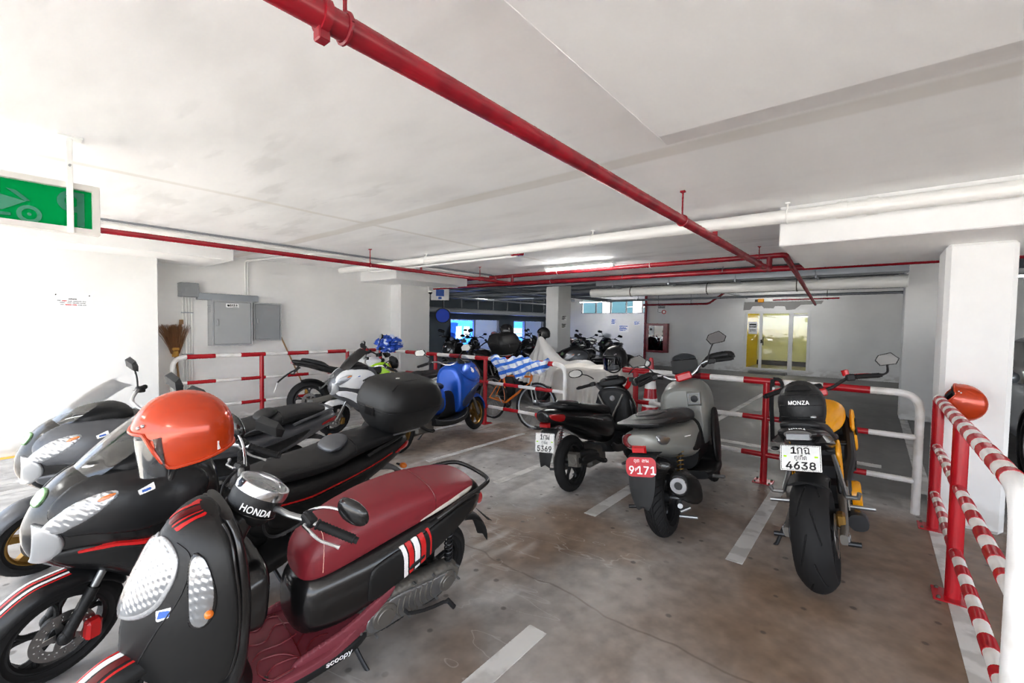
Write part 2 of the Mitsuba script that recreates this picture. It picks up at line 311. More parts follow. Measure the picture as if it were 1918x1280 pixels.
# high window of the far wall: mullions and panes
w1 = thing('window_1', kind='structure')
for x in (-12.2, -11.35, -10.5, -9.65, -8.8, -7.95, -7.2): part(w1, 'mullion', B(x - .035, x + .035, 20.53, 20.6, 2.18, 2.87), 'm_boxdark')
part(w1, 'sill', B(-12.2, -7.2, 20.5, 20.62, 2.16, 2.20), 'm_boxdark')
scene['m_pane'] = {'type': 'thindielectric', 'int_ior': 1.5}
for x in (-11.78, -10.93, -10.08, -9.23, -8.38, -7.58): part(w1, 'pane', B(x - .38, x + .38, 20.56, 20.563, 2.2, 2.86), 'm_pane', smooth=False)
# floor markings
bl = lambda x0, x1, y0, y1: B(x0, x1, y0, y1, -.002, .003)
mk = 'white parking bay lines painted on the floor'
LN = [(-.70, -.60, 3.05, 4.80, 'white bay line to the left of the yellow motorcycle'), (-1.75, -1.65, 3.05, 4.75, 'white bay line between black scooter and grey scooter'),
      (-2.76, -2.68, 3.07, 4.75, 'white bay line to the left of the black scooter on the back row'), (-3.74, -3.67, 3.06, 4.75, 'white bay line reaching the rail beside blue scooter front wheel'),
      (-4.80, -4.72, 3.1, 4.7, 'white bay line half hidden under the blue scooter'), (-5.80, -5.72, 3.1, 4.7, 'white bay line beside the white scooter front wheel'),
      (-1.28, -1.18, -.9, 1.72, 'white bay line in the foreground beside the maroon-seat scooter'), (.36, .50, -1.2, 4.7, 'long white line running under the right barrier rail')]
for x0, x1, y0, y1, lb in LN: one('bay_line', lb, 'floor line', bl(x0, x1, y0, y1), 'm_line', False, mk)
one('bay_line', 'white line on the driveway just behind the back rail', 'floor line', bl(-2.0, .1, 6.22, 6.36), 'm_line', False, mk)
one('bay_line', 'white line slanting away on the driveway behind the rail', 'floor line', bl(-2.0, -1.9, 7.5, 11.5), 'm_line', False, mk)
one('bay_line', 'white line at the foot of the far pillar', 'floor line', bl(.36, .46, 5.5, 9.9), 'm_line', False, mk)
one('bay_line', 'white line patch on the driveway behind the striped cloth', 'floor line', bl(-4.9, -3.6, 6.3, 6.44), 'm_line', False, mk)
for x, lb in ((-6.05, 'pale line on the bright floor, nearer the left wall of two'), (-5.72, 'pale line on the bright floor, farther from the left wall of two')): one('bay_line', lb, 'floor line', bl(x, x + .1, -1.2, .75), 'm_line', False, mk)
one('wall_line', 'yellow line on the floor along the foot of left wall', 'floor line', bl(-7.12, -7.03, -1.2, 1.4), 'm_yellow_line', False)
# ---------------------------------------------------------------- barrier rails
RR, RZ = .030, (.99, .63, .27)
def rail_x(P):      # posts etc. along a straight run from a to b
    return P
def barrier(label, a, b, posts, bands, curl=None, r=RR, white_posts=(), zs=RZ, hang=0):
    """a, b: ends (x, y); posts at distances from a; bands (start, length, gap) of red sleeves; curl 'a'/'b': that end bends down to the floor"""
    k = thing('barrier_rail', label, 'rail'); a, b = np.array(a, float), np.array(b, float); L = np.linalg.norm(b - a); d = (b - a) / L
    P = lambda s, z: np.array([*(a + d * s), z]); R = .16
    top = [P(0, zs[0]), P(L, zs[0])]
    if curl == 'b': top = [P(0, zs[0]), P(L - R, zs[0]), P(L - R * .45, zs[0] - R * .1), P(L - R * .1, zs[0] - R * .45), P(L, zs[0] - R), P(L, .0)]
    if curl == 'a': top = [P(0, 0), P(0, zs[0] - R), P(R * .1, zs[0] - R * .45), P(R * .45, zs[0] - R * .1), P(R, zs[0]), P(L, zs[0])]
    part(k, 'top_tube', tube(top, r, 16, 4), 'm_rail_white')
    for z in zs[1:]: part(k, 'cross_tube', tube([P(0, z), P(L, z)], r * .78, 14, 1), 'm_rail_white')
    for z, rr in zip(zs, (r, r * .78, r * .78)):
        s = bands[0]
        while s < L - (R if curl == 'b' else 0) - .02:
            e = min(s + bands[1], L - (R if curl == 'b' else 0))
            if s >= (R if curl == 'a' and z == zs[0] else 0) - .001: part(k, 'red_band', tube([P(s, z), P(e, z)], rr + .0022, 16, 1), 'm_rail_red')
            s += bands[1] + bands[2]
    for s in posts:
        q = P(s, 0)
        part(k, 'post', tube([q, P(s, zs[0] - .005)], r * 1.02, 16, 1), 'm_rail_red')
        part(k, 'base_plate', B(q[0] - .085, q[0] + .085, q[1] - .085, q[1] + .085, 0, .008, .002), 'm_rail_red')
        for sx in (-1, 1):
            for sy in (-1, 1): part(k, 'anchor_bolt', lathe([(.009, .008), (.009, .017), (.004, .022)], 6, 'z', (q[0] + sx * .062, q[1] + sy * .062, 0)), 'm_bracket')
    return k
barrier('red and white barrier rail along the left wall below the grey electric boxes', (-7.30, 1.62), (-7.30, 4.74), [1.12, 2.55], (.16, .34, .33), 'a')
barrier('red and white barrier rail behind the blue scooter, with the blue striped cloth on it', (-7.30, 4.84), (-3.10, 4.84), [.02, 1.62, 2.77], (.25, .28, .30), 'b')
barrier('red and white barrier rail behind the grey scooter and yellow motorcycle', (-2.30, 4.86), (.30, 4.86), [.16, 1.50], (.0, .33, .32), 'b')
barrier('red and white barrier rail at the right edge with the orange helmet on its end', (.385, 4.60), (.385, 2.11), [.0, 1.14], (.08, .105, .115), 'b', .034)
# ---------------------------------------------------------------- pipes under the slab
def pipe(label, P, r, m, name='pipe', k=1, cat='pipe', n=16):
    t = thing(name, label, cat); part(t, 'run', tube(P, r, n, k), m); return t
def elbow(a, c, b, R=.10, n=6):
    a, b, c = (np.asarray(q, float) for q in (a, b, c)); u = (a - c) / np.linalg.norm(a - c); v = (b - c) / np.linalg.norm(b - c); p, q = c + u * R, c + v * R
    return [a] + [(1 - t) ** 2 * p + 2 * t * (1 - t) * c + t * t * q for t in np.linspace(0, 1, n)] + [b]
def hanger(t, x, y, z, r, m, zt=2.48):
    g = np.linspace(0, 2 * np.pi, 17)[:-1]
    part(t, 'hanger_strap', tube([(x + (r + .003) * math.cos(a), y, z + (r + .003) * math.sin(a)) for a in np.r_[g, g[0]]] if m[0] == 'y' else [(x, y + (r + .003) * math.cos(a), z + (r + .003) * math.sin(a)) for a in np.r_[g, g[0]]], .006, 6, 1, False), m[1:])
    part(t, 'hanger_rod', rod((x, y, z + r), (x, y, zt), .006, 6), m[1:])
    part(t, 'hanger_foot', B(x - .016, x + .016, y - .016, y + .016, zt - .010, zt + .01), m[1:])
XP, YP, ZP = -1.10, 6.55, 2.27
t = pipe('long red sprinkler pipe crossing the ceiling towards the back', elbow((XP, -2.5, ZP), (XP, YP, ZP), (XP, YP, 2.455), .06), .034, 'm_pipe_red', 'sprinkler_pipe')
for y in (.62, 3.22, 5.9): hanger(t, XP, y, ZP, .034, 'ym_pipe_red')
part(t, 'clamp', cat_(rod((XP, .55, ZP), (XP, .57, ZP), .042, 18), B(XP - .02, XP + .012, .545, .575, ZP - .062, ZP - .03, .003)), 'm_pipe_red')
part(t, 'sprinkler_stub', cat_(rod((XP, 4.05, ZP), (XP, 4.05, ZP + .07), .017), rod((XP, 4.05, ZP + .03), (XP, 4.05, ZP + .085), .021)), 'm_pipe_red')
part(t, 'coupling', rod((XP, 6.2, ZP), (XP, 6.32, ZP), .041, 16), 'm_pipe_red')
t = pipe('thin red sprinkler pipe above the left wall, beside the green sign', elbow((-5.24, -1.5, 2.27), (-5.20, 6.25, 2.27), (-5.20, 6.25, 2.42), .05), .025, 'm_pipe_red', 'sprinkler_pipe')
for y in (.3, 3.3, 5.4): hanger(t, -5.21, y, 2.27, .025, 'ym_pipe_red')
for y in (4.15, 5.8): part(t, 'sprinkler_stub', rod((-5.21, y, 2.27), (-5.21, y, 2.35), .017), 'm_pipe_red')
t = pipe('white pipe running across under the ceiling above the right pillar', [(-7.2, 3.99, 2.40), (3, 3.99, 2.36)], .052, 'm_pipe_white', 'ceiling_pipe')
for x in (-6.3, -4.9, -2.26, -.56, .9): hanger(t, x, 3.99, 2.40 - .004 * (x + 7.2), .052, 'xm_pipe_white')
for x in (-.25, -.08): part(t, 'collar', rod((x, 3.99, 2.373), (x + .06, 3.99, 2.373), .060, 18), 'm_pipe_white')
t = pipe('thin white conduit running beneath the thick white pipe', [(-6.4, 4.05, 2.33), (-3.3, 4.05, 2.32)], .014, 'm_pipe_white', 'conduit')
part(t, 'junction_box', B(-3.36, -3.22, 4.0, 4.08, 2.32, 2.38, .006), 'm_pipe_red')
t = pipe('grey conduit bundle along the left beam', [(-5.75, -1.5, 2.42), (-5.75, 6.2, 2.42)], .016, 'm_pipe_white', 'conduit')
for x in (-5.83, -5.66): part(t, 'run', rod((x, -1.5, 2.44), (x, 6.2, 2.44), .012), 'm_galv')
t = pipe('red pipe behind the lamp, turning towards the glass door', elbow((-8, YP, 2.455), (-.93, YP, 2.455), (-.95, 10.6, 2.0), .08), [.038] * 7 + [.022], 'm_pipe_red', 'sprinkler_pipe')
for x in (-4.4, -2.7, -1.35): hanger(t, x, YP, 2.455, .038, 'xm_pipe_white')
t = pipe('long red pipe reaching the far pillar', [(-9, 7.5, 2.43), (2.5, 7.5, 2.375)], .042, 'm_pipe_red', 'sprinkler_pipe')
for x in (-5.2, -3.6, -1.9, -.2): hanger(t, x, 7.5, 2.415, .042, 'xm_galv', 2.9 if x > -9 else 2.5)
t = thing('cable_tray', 'silver cable tray under the ceiling in front of the glass door wall', 'cable tray')
part(t, 'tray', cat_(B(-4.6, .33, 8.3, 8.32, 2.36, 2.50), B(-4.6, .33, 8.6, 8.62, 2.36, 2.50), B(-4.6, .33, 8.3, 8.62, 2.35, 2.36)), 'm_galv')
for x in np.arange(-4.2, .3, 1.15): part(t, 'tray_rod', cat_(rod((x, 8.29, 2.3), (x, 8.29, 3.16), .008), B(x - .012, x + .012, 8.26, 8.66, 2.31, 2.34)), 'm_galv')
t = pipe('fat pale grey drain pipe under the ceiling behind the cable tray', [(-5.2, 9.2, 2.28), (.36, 9.2, 2.285)], .10, 'm_pipe_white', 'drain_pipe', n=24)
for x in (-4.2, -2.6, -1.1): part(t, 'hanger_strap', tube([(x, 9.2 + .105 * math.cos(a), 2.28 + .105 * math.sin(a)) for a in np.linspace(0, 6.283, 17)], .008, 6, 1), 'm_bracket'); part(t, 'hanger_rod', rod((x, 9.2, 2.38), (x, 9.2, 3.16), .007), 'm_bracket')
t = pipe('thin grey conduit in front of the door wall', [(-6.5, 12.5, 2.30), (.9, 12.5, 2.33)], .03, 'm_galv', 'conduit')
for x in (-5.5, -3.2, -.9): hanger(t, x, 12.5, 2.315, .03, 'xm_bracket', 3.16)
t = pipe('dark red pipe along the top of the door wall', elbow((-7.0, 16.4, 2.36), (-4.6, 16.4, 2.36), (-4.1, 16.4, 2.72), .1), .035, 'm_pipe_red', 'sprinkler_pipe')
for x in (-6.4, -5.2): hanger(t, x, 16.4, 2.36, .035, 'xm_bracket', 3.16)
t = pipe('dark red upright pipe at the left corner of the door wall', [(-7.06, 16.8, .0), (-7.06, 16.8, 3.1)], .05, 'm_pipe_red', 'sprinkler_pipe')
t = pipe('thin dark pipe above the glass door', [(-2.68, 16.86, 2.47), (-.9, 16.86, 2.49)], .02, 'm_pipe_red', 'conduit')
for x in (-2.3, -1.2): part(t, 'clip', B(x - .02, x + .02, 16.85, 16.905, 2.455, 2.50, .004), 'm_bracket')
rs = np.random.default_rng(3)
for i, (y, z, r, x0, x1, m) in enumerate([(8.8, 2.75, .06, -14, .3, 'm_galv'), (10.0, 2.62, .05, -14, .3, 'm_galv'), (10.9, 2.5, .035, -14, -1, 'm_boxdark'), (11.6, 2.66, .09, -14, .3, 'm_boxdark'), (13.6, 2.55, .05, -14, .8, 'm_galv'), (14.8, 2.8, .10, -14, 2, 'm_boxdark'), (18.2, 2.95, .05, -14, -7.3, 'm_galv')]):
    pipe(('grey pipe under the dark hall ceiling, %s from the front' % ['first', 'second', 'third', 'fourth', 'fifth', 'sixth', 'seventh'][i]), [(x0, y, z), (x1, y, z)], r, m, 'ceiling_pipe')
for i, (x, z, r, m) in enumerate([(-3.4, 2.55, .03, 'm_boxdark'), (-8.4, 2.55, .06, 'm_boxdark'), (-10.2, 2.6, .05, 'm_galv'), (-11.5, 2.45, .04, 'm_boxdark')]):
    pipe('dark pipe running away under the hall ceiling, %s from the right' % ['first', 'second', 'third', 'fourth'][i], [(x, YH + .2, z), (x, 16.5, z)], r, m, 'ceiling_pipe')
# ---------------------------------------------------------------- lamps
def emit(c, s): return {'type': 'area', 'radiance': {'type': 'rgb', 'value': [q * s for q in c]}}
mat('m_lampcase', '#dcdedc', .4)
def tube_lamp(label, x, y, z, zt, L=1.24, s=TUBE, along='x', group=None):
    k = thing('tube_lamp', label, 'lamp', group)
    def o(m): return at(m, frame4((x, y, z), (1, 0, 0) if along == 'x' else (0, 1, 0), (0, 1, 0) if along == 'x' else (-1, 0, 0)))
    part(k, 'housing', o(hull([(sx * L / 2, sy * w, h) for sx in (-1, 1) for sy in (-1, 1) for w, h in ((.03, .055), (.06, .02), (.06, .015))])), 'm_lampcase', False)
    t_ = part(k, 'tube', o(rod((-L / 2 + .03, 0, -.012), (L / 2 - .03, 0, -.012), .016, 10)), 'm_lampcase'); scene[t_]['emitter'] = emit((1, .99, .96), s)
    part(k, 'socket', o(B(-L / 2, -L / 2 + .03, -.02, .02, -.03, .02, .003)), 'm_lampcase'); part(k, 'socket', o(B(L / 2 - .03, L / 2, -.02, .02, -.03, .02, .003)), 'm_lampcase')
    for sx in (-.4, .4): part(k, 'suspension_rod', o(rod((sx * L, 0, .05), (sx * L, 0, zt - z), .005, 6)), 'm_galv')
    return k
tube_lamp('lit fluorescent tube lamp under the ceiling behind the scooters', -3.62, 5.95, 2.415, 2.48, s=TUBE * 2.2)
for x, lb in ((-3.4, 'tube lamp on the ceiling behind the viewer, left of two'), (1.2, 'tube lamp on the ceiling behind the viewer, right of two')): tube_lamp(lb, x, -1.9, 2.30 if x > -1 else 2.40, 2.38 if x > -1 else 2.48)
for x, y in ((-2.4, 15.2), (2.2, 13.0), (-10.2, 18.0), (-11.5, 12.2)): tube_lamp({15.2: 'tube lamp above the glass door', 13.0: 'tube lamp hidden behind the far pillar', 18.0: 'tube lamp near the high far window', 12.2: 'tube lamp in the dark hall in front of the blue shop'}[y], x, y, 2.62 if y != 15.2 else 2.72, 3.15, s=TUBE * {15.2: 1.8, 18.0: 4.0}.get(y, 1.))
# ---------------------------------------------------------------- motorcycle kit: x forward from the rear axle, y left, z up
mat('m_rubber', '#141415', .72, spec=.35); mat('m_black', '#0d0d0e', .18, coat=.6); mat('m_matte', '#0b0c0d', .48, spec=.45); mat('m_plastic', '#121314', .55, spec=.4)
mat('m_seat', '#111214', .5, spec=.45); mat('m_chrome', '#d8dadd', .08, 1.); mat('m_metal', '#9fa1a2', .32, .9); mat('m_castmetal', '#77746f', .45, .7); mat('m_darkmetal', '#3a3b3d', .4, .8)
mat('m_disc', '#8b8886', .28, .95); mat('m_gold', '#8a6a34', .35, .8); mat('m_red', '#b30f14', .25, coat=.7); mat('m_white', '#e3e4e4', .25, coat=.7); mat('m_silver', '#a9abad', .3, .55, coat=.5)
mat('m_graphite', '#18191b', .35, .35, coat=.35); mat('m_nickel', '#5a5c60', .34, .55, coat=.4); mat('m_blue', '#0d4fb4', .3, .35, coat=.7); mat('m_darkblue', '#1d2c4c', .35, .3, coat=.5); mat('m_yellow', '#e59a06', .25, coat=.8)
mat('m_badge', '#8fb98a', .15, .6); mat('m_lime', '#a8d814', .3, coat=.6); mat('m_maroon', '#762029', .42, spec=.5); mat('m_maroonfloor', '#74303a', .55); mat('m_cream', '#c9c5ba', .5); mat('m_stitch', '#d9a8a0', .7)
mat('m_taillens', '#8e060b', .12, coat=1.); mat('m_amber', '#d9701a', .15, coat=.8); mat('m_print', '#eeeeee', .4); mat('m_printred', '#c01a1c', .35); mat('m_ink', '#101114', .5); mat('m_orange', '#b8370a', .14, .25, coat=1.)
mat('m_platewhite', '#e8e9e6', .4, coat=.3); mat('m_platered', '#b5121f', .4, coat=.3); mat('m_greystone', '#83847f', .4, .2, coat=.4); mat('m_mirrorglass', '#b9bdc0', .04, 1.); mat('m_stickerblue', '#3a63b8', .4); mat('m_darkred', '#5a0d12', .3, coat=.5); mat('m_teal', '#244a55', .35, .3, coat=.5)
scene['m_lens'] = {'type': 'thindielectric', 'int_ior': 1.45}
scene['m_screen'] = {'type': 'thindielectric', 'int_ior': 1.5, 'specular_transmittance': {'type': 'rgb', 'value': [.22, .23, .25]}}
scene['m_screenclear'] = {'type': 'thindielectric', 'int_ior': 1.5, 'specular_transmittance': {'type': 'rgb', 'value': [.6, .64, .66]}}
def f_refl(p, n, uv): return .5 + .5 * dr.sin(p.x * 260) * dr.sin(p.z * 230 + p.y * 180)
scene['m_reflector'] = {'type': 'twosided', 'bsdf': {'type': 'bumpmap', 'arbitrary': mikit.proc(f_refl, 1e-3), 'scale': .0016, 'bsdf': {'type': 'principled', 'base_color': rgb('#a9acaf'), 'metallic': .9, 'roughness': .14}}}
def rx(a): return trimesh.transformations.rotation_matrix(a, [1, 0, 0])
def rz(a): return trimesh.transformations.rotation_matrix(a, [0, 0, 1])
class Bike:
    def __init__(s, name, label, cat, pos, head, lean=8., sc=.95, steer=0., pivot=(1.1, .9), rake=26., group=None):
        s.key = thing(name, label, cat, group); s.M = trimesh.transformations.translation_matrix([pos[0], pos[1], 0]) @ rz(math.radians(head)) @ rx(-math.radians(lean)) @ np.diag([sc, sc, sc, 1.])
        ax = np.array([-math.sin(math.radians(rake)), 0, math.cos(math.radians(rake))])
        s.S = trimesh.transformations.rotation_matrix(math.radians(steer), ax, [pivot[0], 0, pivot[1]]); s.items = []; s.name = name
    def p(s, name, mesh, m, par=None, front=False, smooth=35, label=None, kind=None):
        L = s.S if front else np.eye(4); k = part(par or s.key, name, mesh, m, smooth, s.M @ L, label, kind); s.items.append((k[len(s.key):], L, label, kind)); return k
    def copy(s, label, pos, head, lean=8., sc=.95, group=None, recolor=None):
        """another one of the same build, standing elsewhere"""
        k = thing(s.name, label, labels[s.key]['category'], group); M = trimesh.transformations.translation_matrix([pos[0], pos[1], 0]) @ rz(math.radians(head)) @ rx(-math.radians(lean)) @ np.diag([sc, sc, sc, 1.])
        for suf, L, lb, kd in s.items:
            d = {**scene[s.key + suf], 'to_world': T((M @ L).tolist())}
            if recolor and d['bsdf']['id'] in recolor: d['bsdf'] = {'type': 'ref', 'id': recolor[d['bsdf']['id']]}
            scene[k + suf] = d
            if kd or (lb and not recolor): labels[k + suf] = {a: v for a, v in (('label', lb), ('kind', kd)) if v}
        return k
def ringlathe(prof, n=64):
    """closed profile of (radius, y) swept round the y axis"""
    p = np.asarray(prof, float); g = np.linspace(0, 2 * np.pi, n + 1); R = np.stack([np.stack([p[:, 0] * math.cos(a), p[:, 1], p[:, 0] * math.sin(a)], 1) for a in g]); m = grid_mesh(R, True, False); m.merge_vertices(); return m
def tyre(r, w, rim, n=72, flat=.0, groove=None):
    h = r - rim; a = np.linspace(-1, 1, 25 if groove is None else 61); crown = [(r - (.55 - flat) * h * abs(t) ** 2.2 * (1 if abs(t) < .97 else 1.0), t * w / 2) for t in a]
    prof = crown + [(rim + h * .22, w * .50), (rim + .1 * h, w * .40), (rim - .004, w * .36), (rim - .004, -w * .36), (rim + .1 * h, -w * .40), (rim + h * .22, -w * .50)]
    m = ringlathe(prof, n)
    if groove is not None:
        v = m.vertices; rr = np.hypot(v[:, 0], v[:, 2]); th = np.arctan2(v[:, 2], v[:, 0]); d = groove(th, v[:, 1] / (w / 2)) * (rr > r - .6 * h); k = (rr - d) / rr; m.vertices = np.c_[v[:, 0] * k, v[:, 1], v[:, 2] * k]
    return m
def rim_mesh(rr, w, nsp=5, kind='y', hub=.045, tw=.016):
    ms = [ringlathe([(rr, -w * .42), (rr, w * .42), (rr - .012, w * .44), (rr - .022, w * .30), (rr - .022, -w * .30), (rr - .012, -w * .44)], 56), lathe([(hub * .5, -w * .55), (hub, -w * .5), (hub, w * .5), (hub * .5, w * .55)], 20)]
    for i in range(nsp):
        a = 2 * np.pi * i / nsp + .3; P = lambda r, b, y=0: (r * math.cos(a + b), y, r * math.sin(a + b))
        if kind == 'y':
            ms += [tube([P(hub * .8, 0), P(rr * .55, 0)], [tw, tw * .9], 8, 1), tube([P(rr * .5, 0), P(rr * .8, .10), P(rr - .014, .22)], [tw * .8, tw * .7, tw * .75], 8, 2), tube([P(rr * .5, 0), P(rr * .8, -.10), P(rr - .014, -.22)], [tw * .8, tw * .7, tw * .75], 8, 2)]
        elif kind == 'wire':
            ms += [tube([P(hub, 0, w * .4), P(rr - .02, .25, 0)], .0016, 4, 1), tube([P(hub, .2, -w * .4), P(rr - .02, -.1, 0)], .0016, 4, 1)]
        else:
            ms += [hull([P(hub * .7, -.3, .3 * w), P(hub * .7, .3, .3 * w), P(hub * .7, -.3, -.3 * w), P(hub * .7, .3, -.3 * w), P(rr - .015, -.16, .22 * w), P(rr - .015, .16, .22 * w), P(rr - .015, -.16, -.22 * w), P(rr - .015, .16, -.22 * w)])]
    return cat_(ms)
def disc_mesh(r, y):
    g = Point(0, 0).buffer(r, 24).difference(Point(0, 0).buffer(r * .62, 16)); 
    for i in range(18):
        a = 2 * np.pi * i / 18
        for q in (.72, .85): g = g.difference(Point(r * q * math.cos(a + q * 3), r * q * math.sin(a + q * 3)).buffer(r * .035, 3))
    ring = trimesh.creation.extrude_polygon(g, .004, engine='earcut'); sp = [hull([(r * .66 * math.cos(a + d), r * .66 * math.sin(a + d), h) for d in (-.14, .14) for h in (0, .004)] + [(.03 * math.cos(a + d * 2), .03 * math.sin(a + d * 2), h) for d in (-.3, .3) for h in (0, .004)]) for a in np.arange(5) * 1.2566]
    m = cat_([ring] + sp); v = m.vertices; m.vertices = np.c_[v[:, 0], y + v[:, 2], v[:, 1]]; m.faces = m.faces[:, ::-1]; return m
def wheel(b, x, z, r, w, rim, rm='m_plastic', nsp=5, kind='y', disc=0, dr_=.11, front=False, detail=True, groove=None, n=72, flat=0.):
    """wheel > tyre, rim, disc"""
    mv = lambda m: move(m, x, 0, z)
    k = b.p('wheel', mv(tyre(r, w, rim, n, flat, groove)), 'm_rubber', None, front, label='wheel with black tyre'); b.p('rim', mv(rim_mesh(rim, w * .8, nsp, kind)), rm, k, front)
    if disc: b.p('brake_disc', mv(disc_mesh(dr_, disc * w * .55)), 'm_disc', k, front)
    return k
def sheet(P, th=.003):
    """a thin curved sheet from a grid of points (rows, cols, 3)"""
    P = np.asarray(P, float); R, C = P.shape[:2]; P = CubicSpline(np.arange(R), P.reshape(R, -1))(np.linspace(0, R - 1, (R - 1) * 5 + 1)).reshape(-1, C, 3); P = CubicSpline(np.arange(C), P.transpose(1, 0, 2).reshape(C, -1))(np.linspace(0, C - 1, (C - 1) * 4 + 1)).reshape(-1, P.shape[0], 3).transpose(1, 0, 2)
    R, C = P.shape[:2]; du = np.gradient(P, axis=0); dv = np.gradient(P, axis=1); n = np.cross(du, dv); n /= np.linalg.norm(n, axis=2)[..., None] + 1e-12
    L = np.concatenate([P, (P + n * th)[:, ::-1]], 1); return grid_mesh(L, True, True)
def sheet1(P):
    P = np.asarray(P, float); R, C = P.shape[:2]; P = CubicSpline(np.arange(R), P.reshape(R, -1))(np.linspace(0, R - 1, (R - 1) * 5 + 1)).reshape(-1, C, 3); P = CubicSpline(np.arange(C), P.transpose(1, 0, 2).reshape(C, -1))(np.linspace(0, C - 1, (C - 1) * 4 + 1)).reshape(-1, P.shape[0], 3).transpose(1, 0, 2)
    return grid_mesh(P, False, False)
def screen_mesh(rows, th=None):
    """windscreen: rows (x, z, half width, bow) from bottom to top; the sides swept back by bow"""
    g = np.linspace(-1, 1, 7); P = [[(x - bow * t * t, hw * t, z + (0 if i < len(rows) - 1 else -.03 * t * t)) for t in g] for i, (x, z, hw, bow) in enumerate(rows)]
    return sheet1(P) if th is None else sheet(P, th)
def mirror_head(c, yaw=0, w=.085, h=.05, style='oval'):
    """(shell, glass); the glass looks to -x"""
    c = np.asarray(c, float)
    if style == 'oval': sh = ell((0, 0, 0), (.035, w, h), 2, 2.4)
    else: sh = hull([(0, -w, -h * .2), (0, -w * .5, h), (0, w * .6, h * .9), (0, w, h * .2), (0, w * .75, -h * .8), (0, -w * .6, -h)] + [(.03, y * w * .7, z * h * .7) for y in (-1, 1) for z in (-.7, .8)]); 
    v = sh.vertices.copy()
    if style == 'oval': v[:, 0] = np.where(v[:, 0] < 0, v[:, 0] * .15, v[:, 0])
    sh.vertices = v; g = Polygon([(w * .88 * math.cos(a), h * .86 * math.sin(a)) for a in np.linspace(0, 6.283, 28)[:-1]]) if style == 'oval' else Polygon([(-w * .9, -h * .2), (-w * .45, h * .88), (w * .55, h * .8), (w * .9, h * .2), (w * .68, -h * .7), (-w * .55, -h * .88)])
    gl = trimesh.creation.extrude_polygon(g, .002, engine='earcut'); q = gl.vertices; gl.vertices = np.c_[-.0075 - q[:, 2] if style == 'oval' else -.001 - q[:, 2], q[:, 0], q[:, 1]]; gl.fix_normals()
    R = rz(math.radians(yaw)) @ trimesh.transformations.rotation_matrix(math.radians(12), [0, 1, 0]); R[:3, 3] = c
    return at(sh, R), at(gl, R)
def controls(b, bar, grip, mirror=None, lever=True, barm='m_plastic', gripm='m_rubber', leverm='m_metal', mshell='m_plastic', mstyle='oval', msize=(.085, .05), front=True, stalkm='m_plastic', sides=(1, -1), myaw=8):
    """handlebar: bar = points of the left half from the middle outwards, grip = (inner, outer); mirror = (foot, head) on the left side"""
    L = np.asarray(bar, float); full = np.vstack([L[::-1] * [1, -1, 1], L[1:] if abs(L[0][1]) < 1e-6 else L]); hb = b.p('handlebar', tube(full, .0125, 10, 4), barm, None, front)
    for s in sides:
        q = np.array([1, s, 1]); g0, g1 = np.asarray(grip[0]) * q, np.asarray(grip[1]) * q; d = (g1 - g0) / np.linalg.norm(g1 - g0)
        b.p('grip', cat_(tube([g0, g0 + d * .006, g0 + d * .01, g1 - d * .006, g1], [.020, .021, .0165, .0165, .019], 14, 1), *[ringtube(g0 + d * t, d, .0172) for t in np.linspace(.02, np.linalg.norm(g1 - g0) - .012, 10)], rod(g1, g1 + d * .016, .013, 12)), gripm, hb, front)
        sw = np.array(g0) - d * .035; b.p('switch_box', at(B(-.022, .022, -.028, .028, -.022, .026, .007), frame4(sw, (1, 0, 0), d)), 'm_plastic', hb, front)
        if lever:
            h = g0 - d * .02 + np.array([.035, 0, .002]); e = g1 - d * .01 + np.array([.055, 0, -.012]); m = (h + e) / 2 + np.array([.018, 0, 0])
            b.p('brake_lever', tube([g0 - d * .02, h, m, e - d * .02, e], [.011, .008, .0065, .006, .009], 8, 4), leverm, hb, front)
        if mirror is not None:
            f, hd = np.asarray(mirror[0]) * q, np.asarray(mirror[1]) * q; md = (f + hd) / 2 + np.array([0, 0, .02]); b.p('mirror_stem', tube([f, md, hd + [.012, 0, -.01]], [.006, .0055, .005], 8, 4), stalkm, hb, front)
            sh, gl = mirror_head(hd, myaw * s, msize[0], msize[1], mstyle); k = b.p('mirror', sh, mshell, hb, front); b.p('mirror_glass', gl, 'm_mirrorglass', k, front) if k.count('__') < 2 else b.p('mirror_glass', gl, 'm_mirrorglass', hb, front)
    return hb
def ringtube(c, d, r, w=.0016):
    d = np.asarray(d) / np.linalg.norm(d); return rod(np.asarray(c) - d * .0025, np.asarray(c) + d * .0025, r + w, 12)
def spring(a, c, r, turns, wr):
    a, c = np.asarray(a, float), np.asarray(c, float); d = (c - a) / np.linalg.norm(c - a); u = np.cross(d, [0, 1, 0]); u /= np.linalg.norm(u); w = np.cross(d, u); t = np.linspace(0, 1, turns * 10)
    return tube(a + (c - a) * t[:, None] + r * (np.cos(t * turns * 6.283)[:, None] * u + np.sin(t * turns * 6.283)[:, None] * w), wr, 5, 1)
def shock(b, a, c, m='m_darkmetal', sm='m_darkmetal', front=False, r=.022):
    a, c = np.asarray(a, float), np.asarray(c, float); k = b.p('shock_absorber', cat_(rod(a, c, r * .45, 10), rod(a, a + (c - a) * .4, r * .75, 12), ell(a, r * .8, 2), ell(c, r * .8, 2)), m, None, front); b.p('spring', spring(a + (c - a) * .2, a + (c - a) * .9, r, 8, r * .2), sm, k, front)
def fork(b, ax, top, y, r=.017, m='m_metal', lower='m_castmetal', rl=.024, front=True):
    for s in (1, -1):
        a, c = np.array([ax[0], y * s, ax[1]]), np.array([top[0], y * s, top[1]]); mid = a + (c - a) * .5
        k = b.p('fork_leg', cat_(rod(a, mid, rl, 14), ell(a, (rl * 1.3, rl, rl * 1.5), 2)), lower, None, front); b.p('stanchion', rod(mid - (c - a) * .02, c, r, 14), m, k, front)
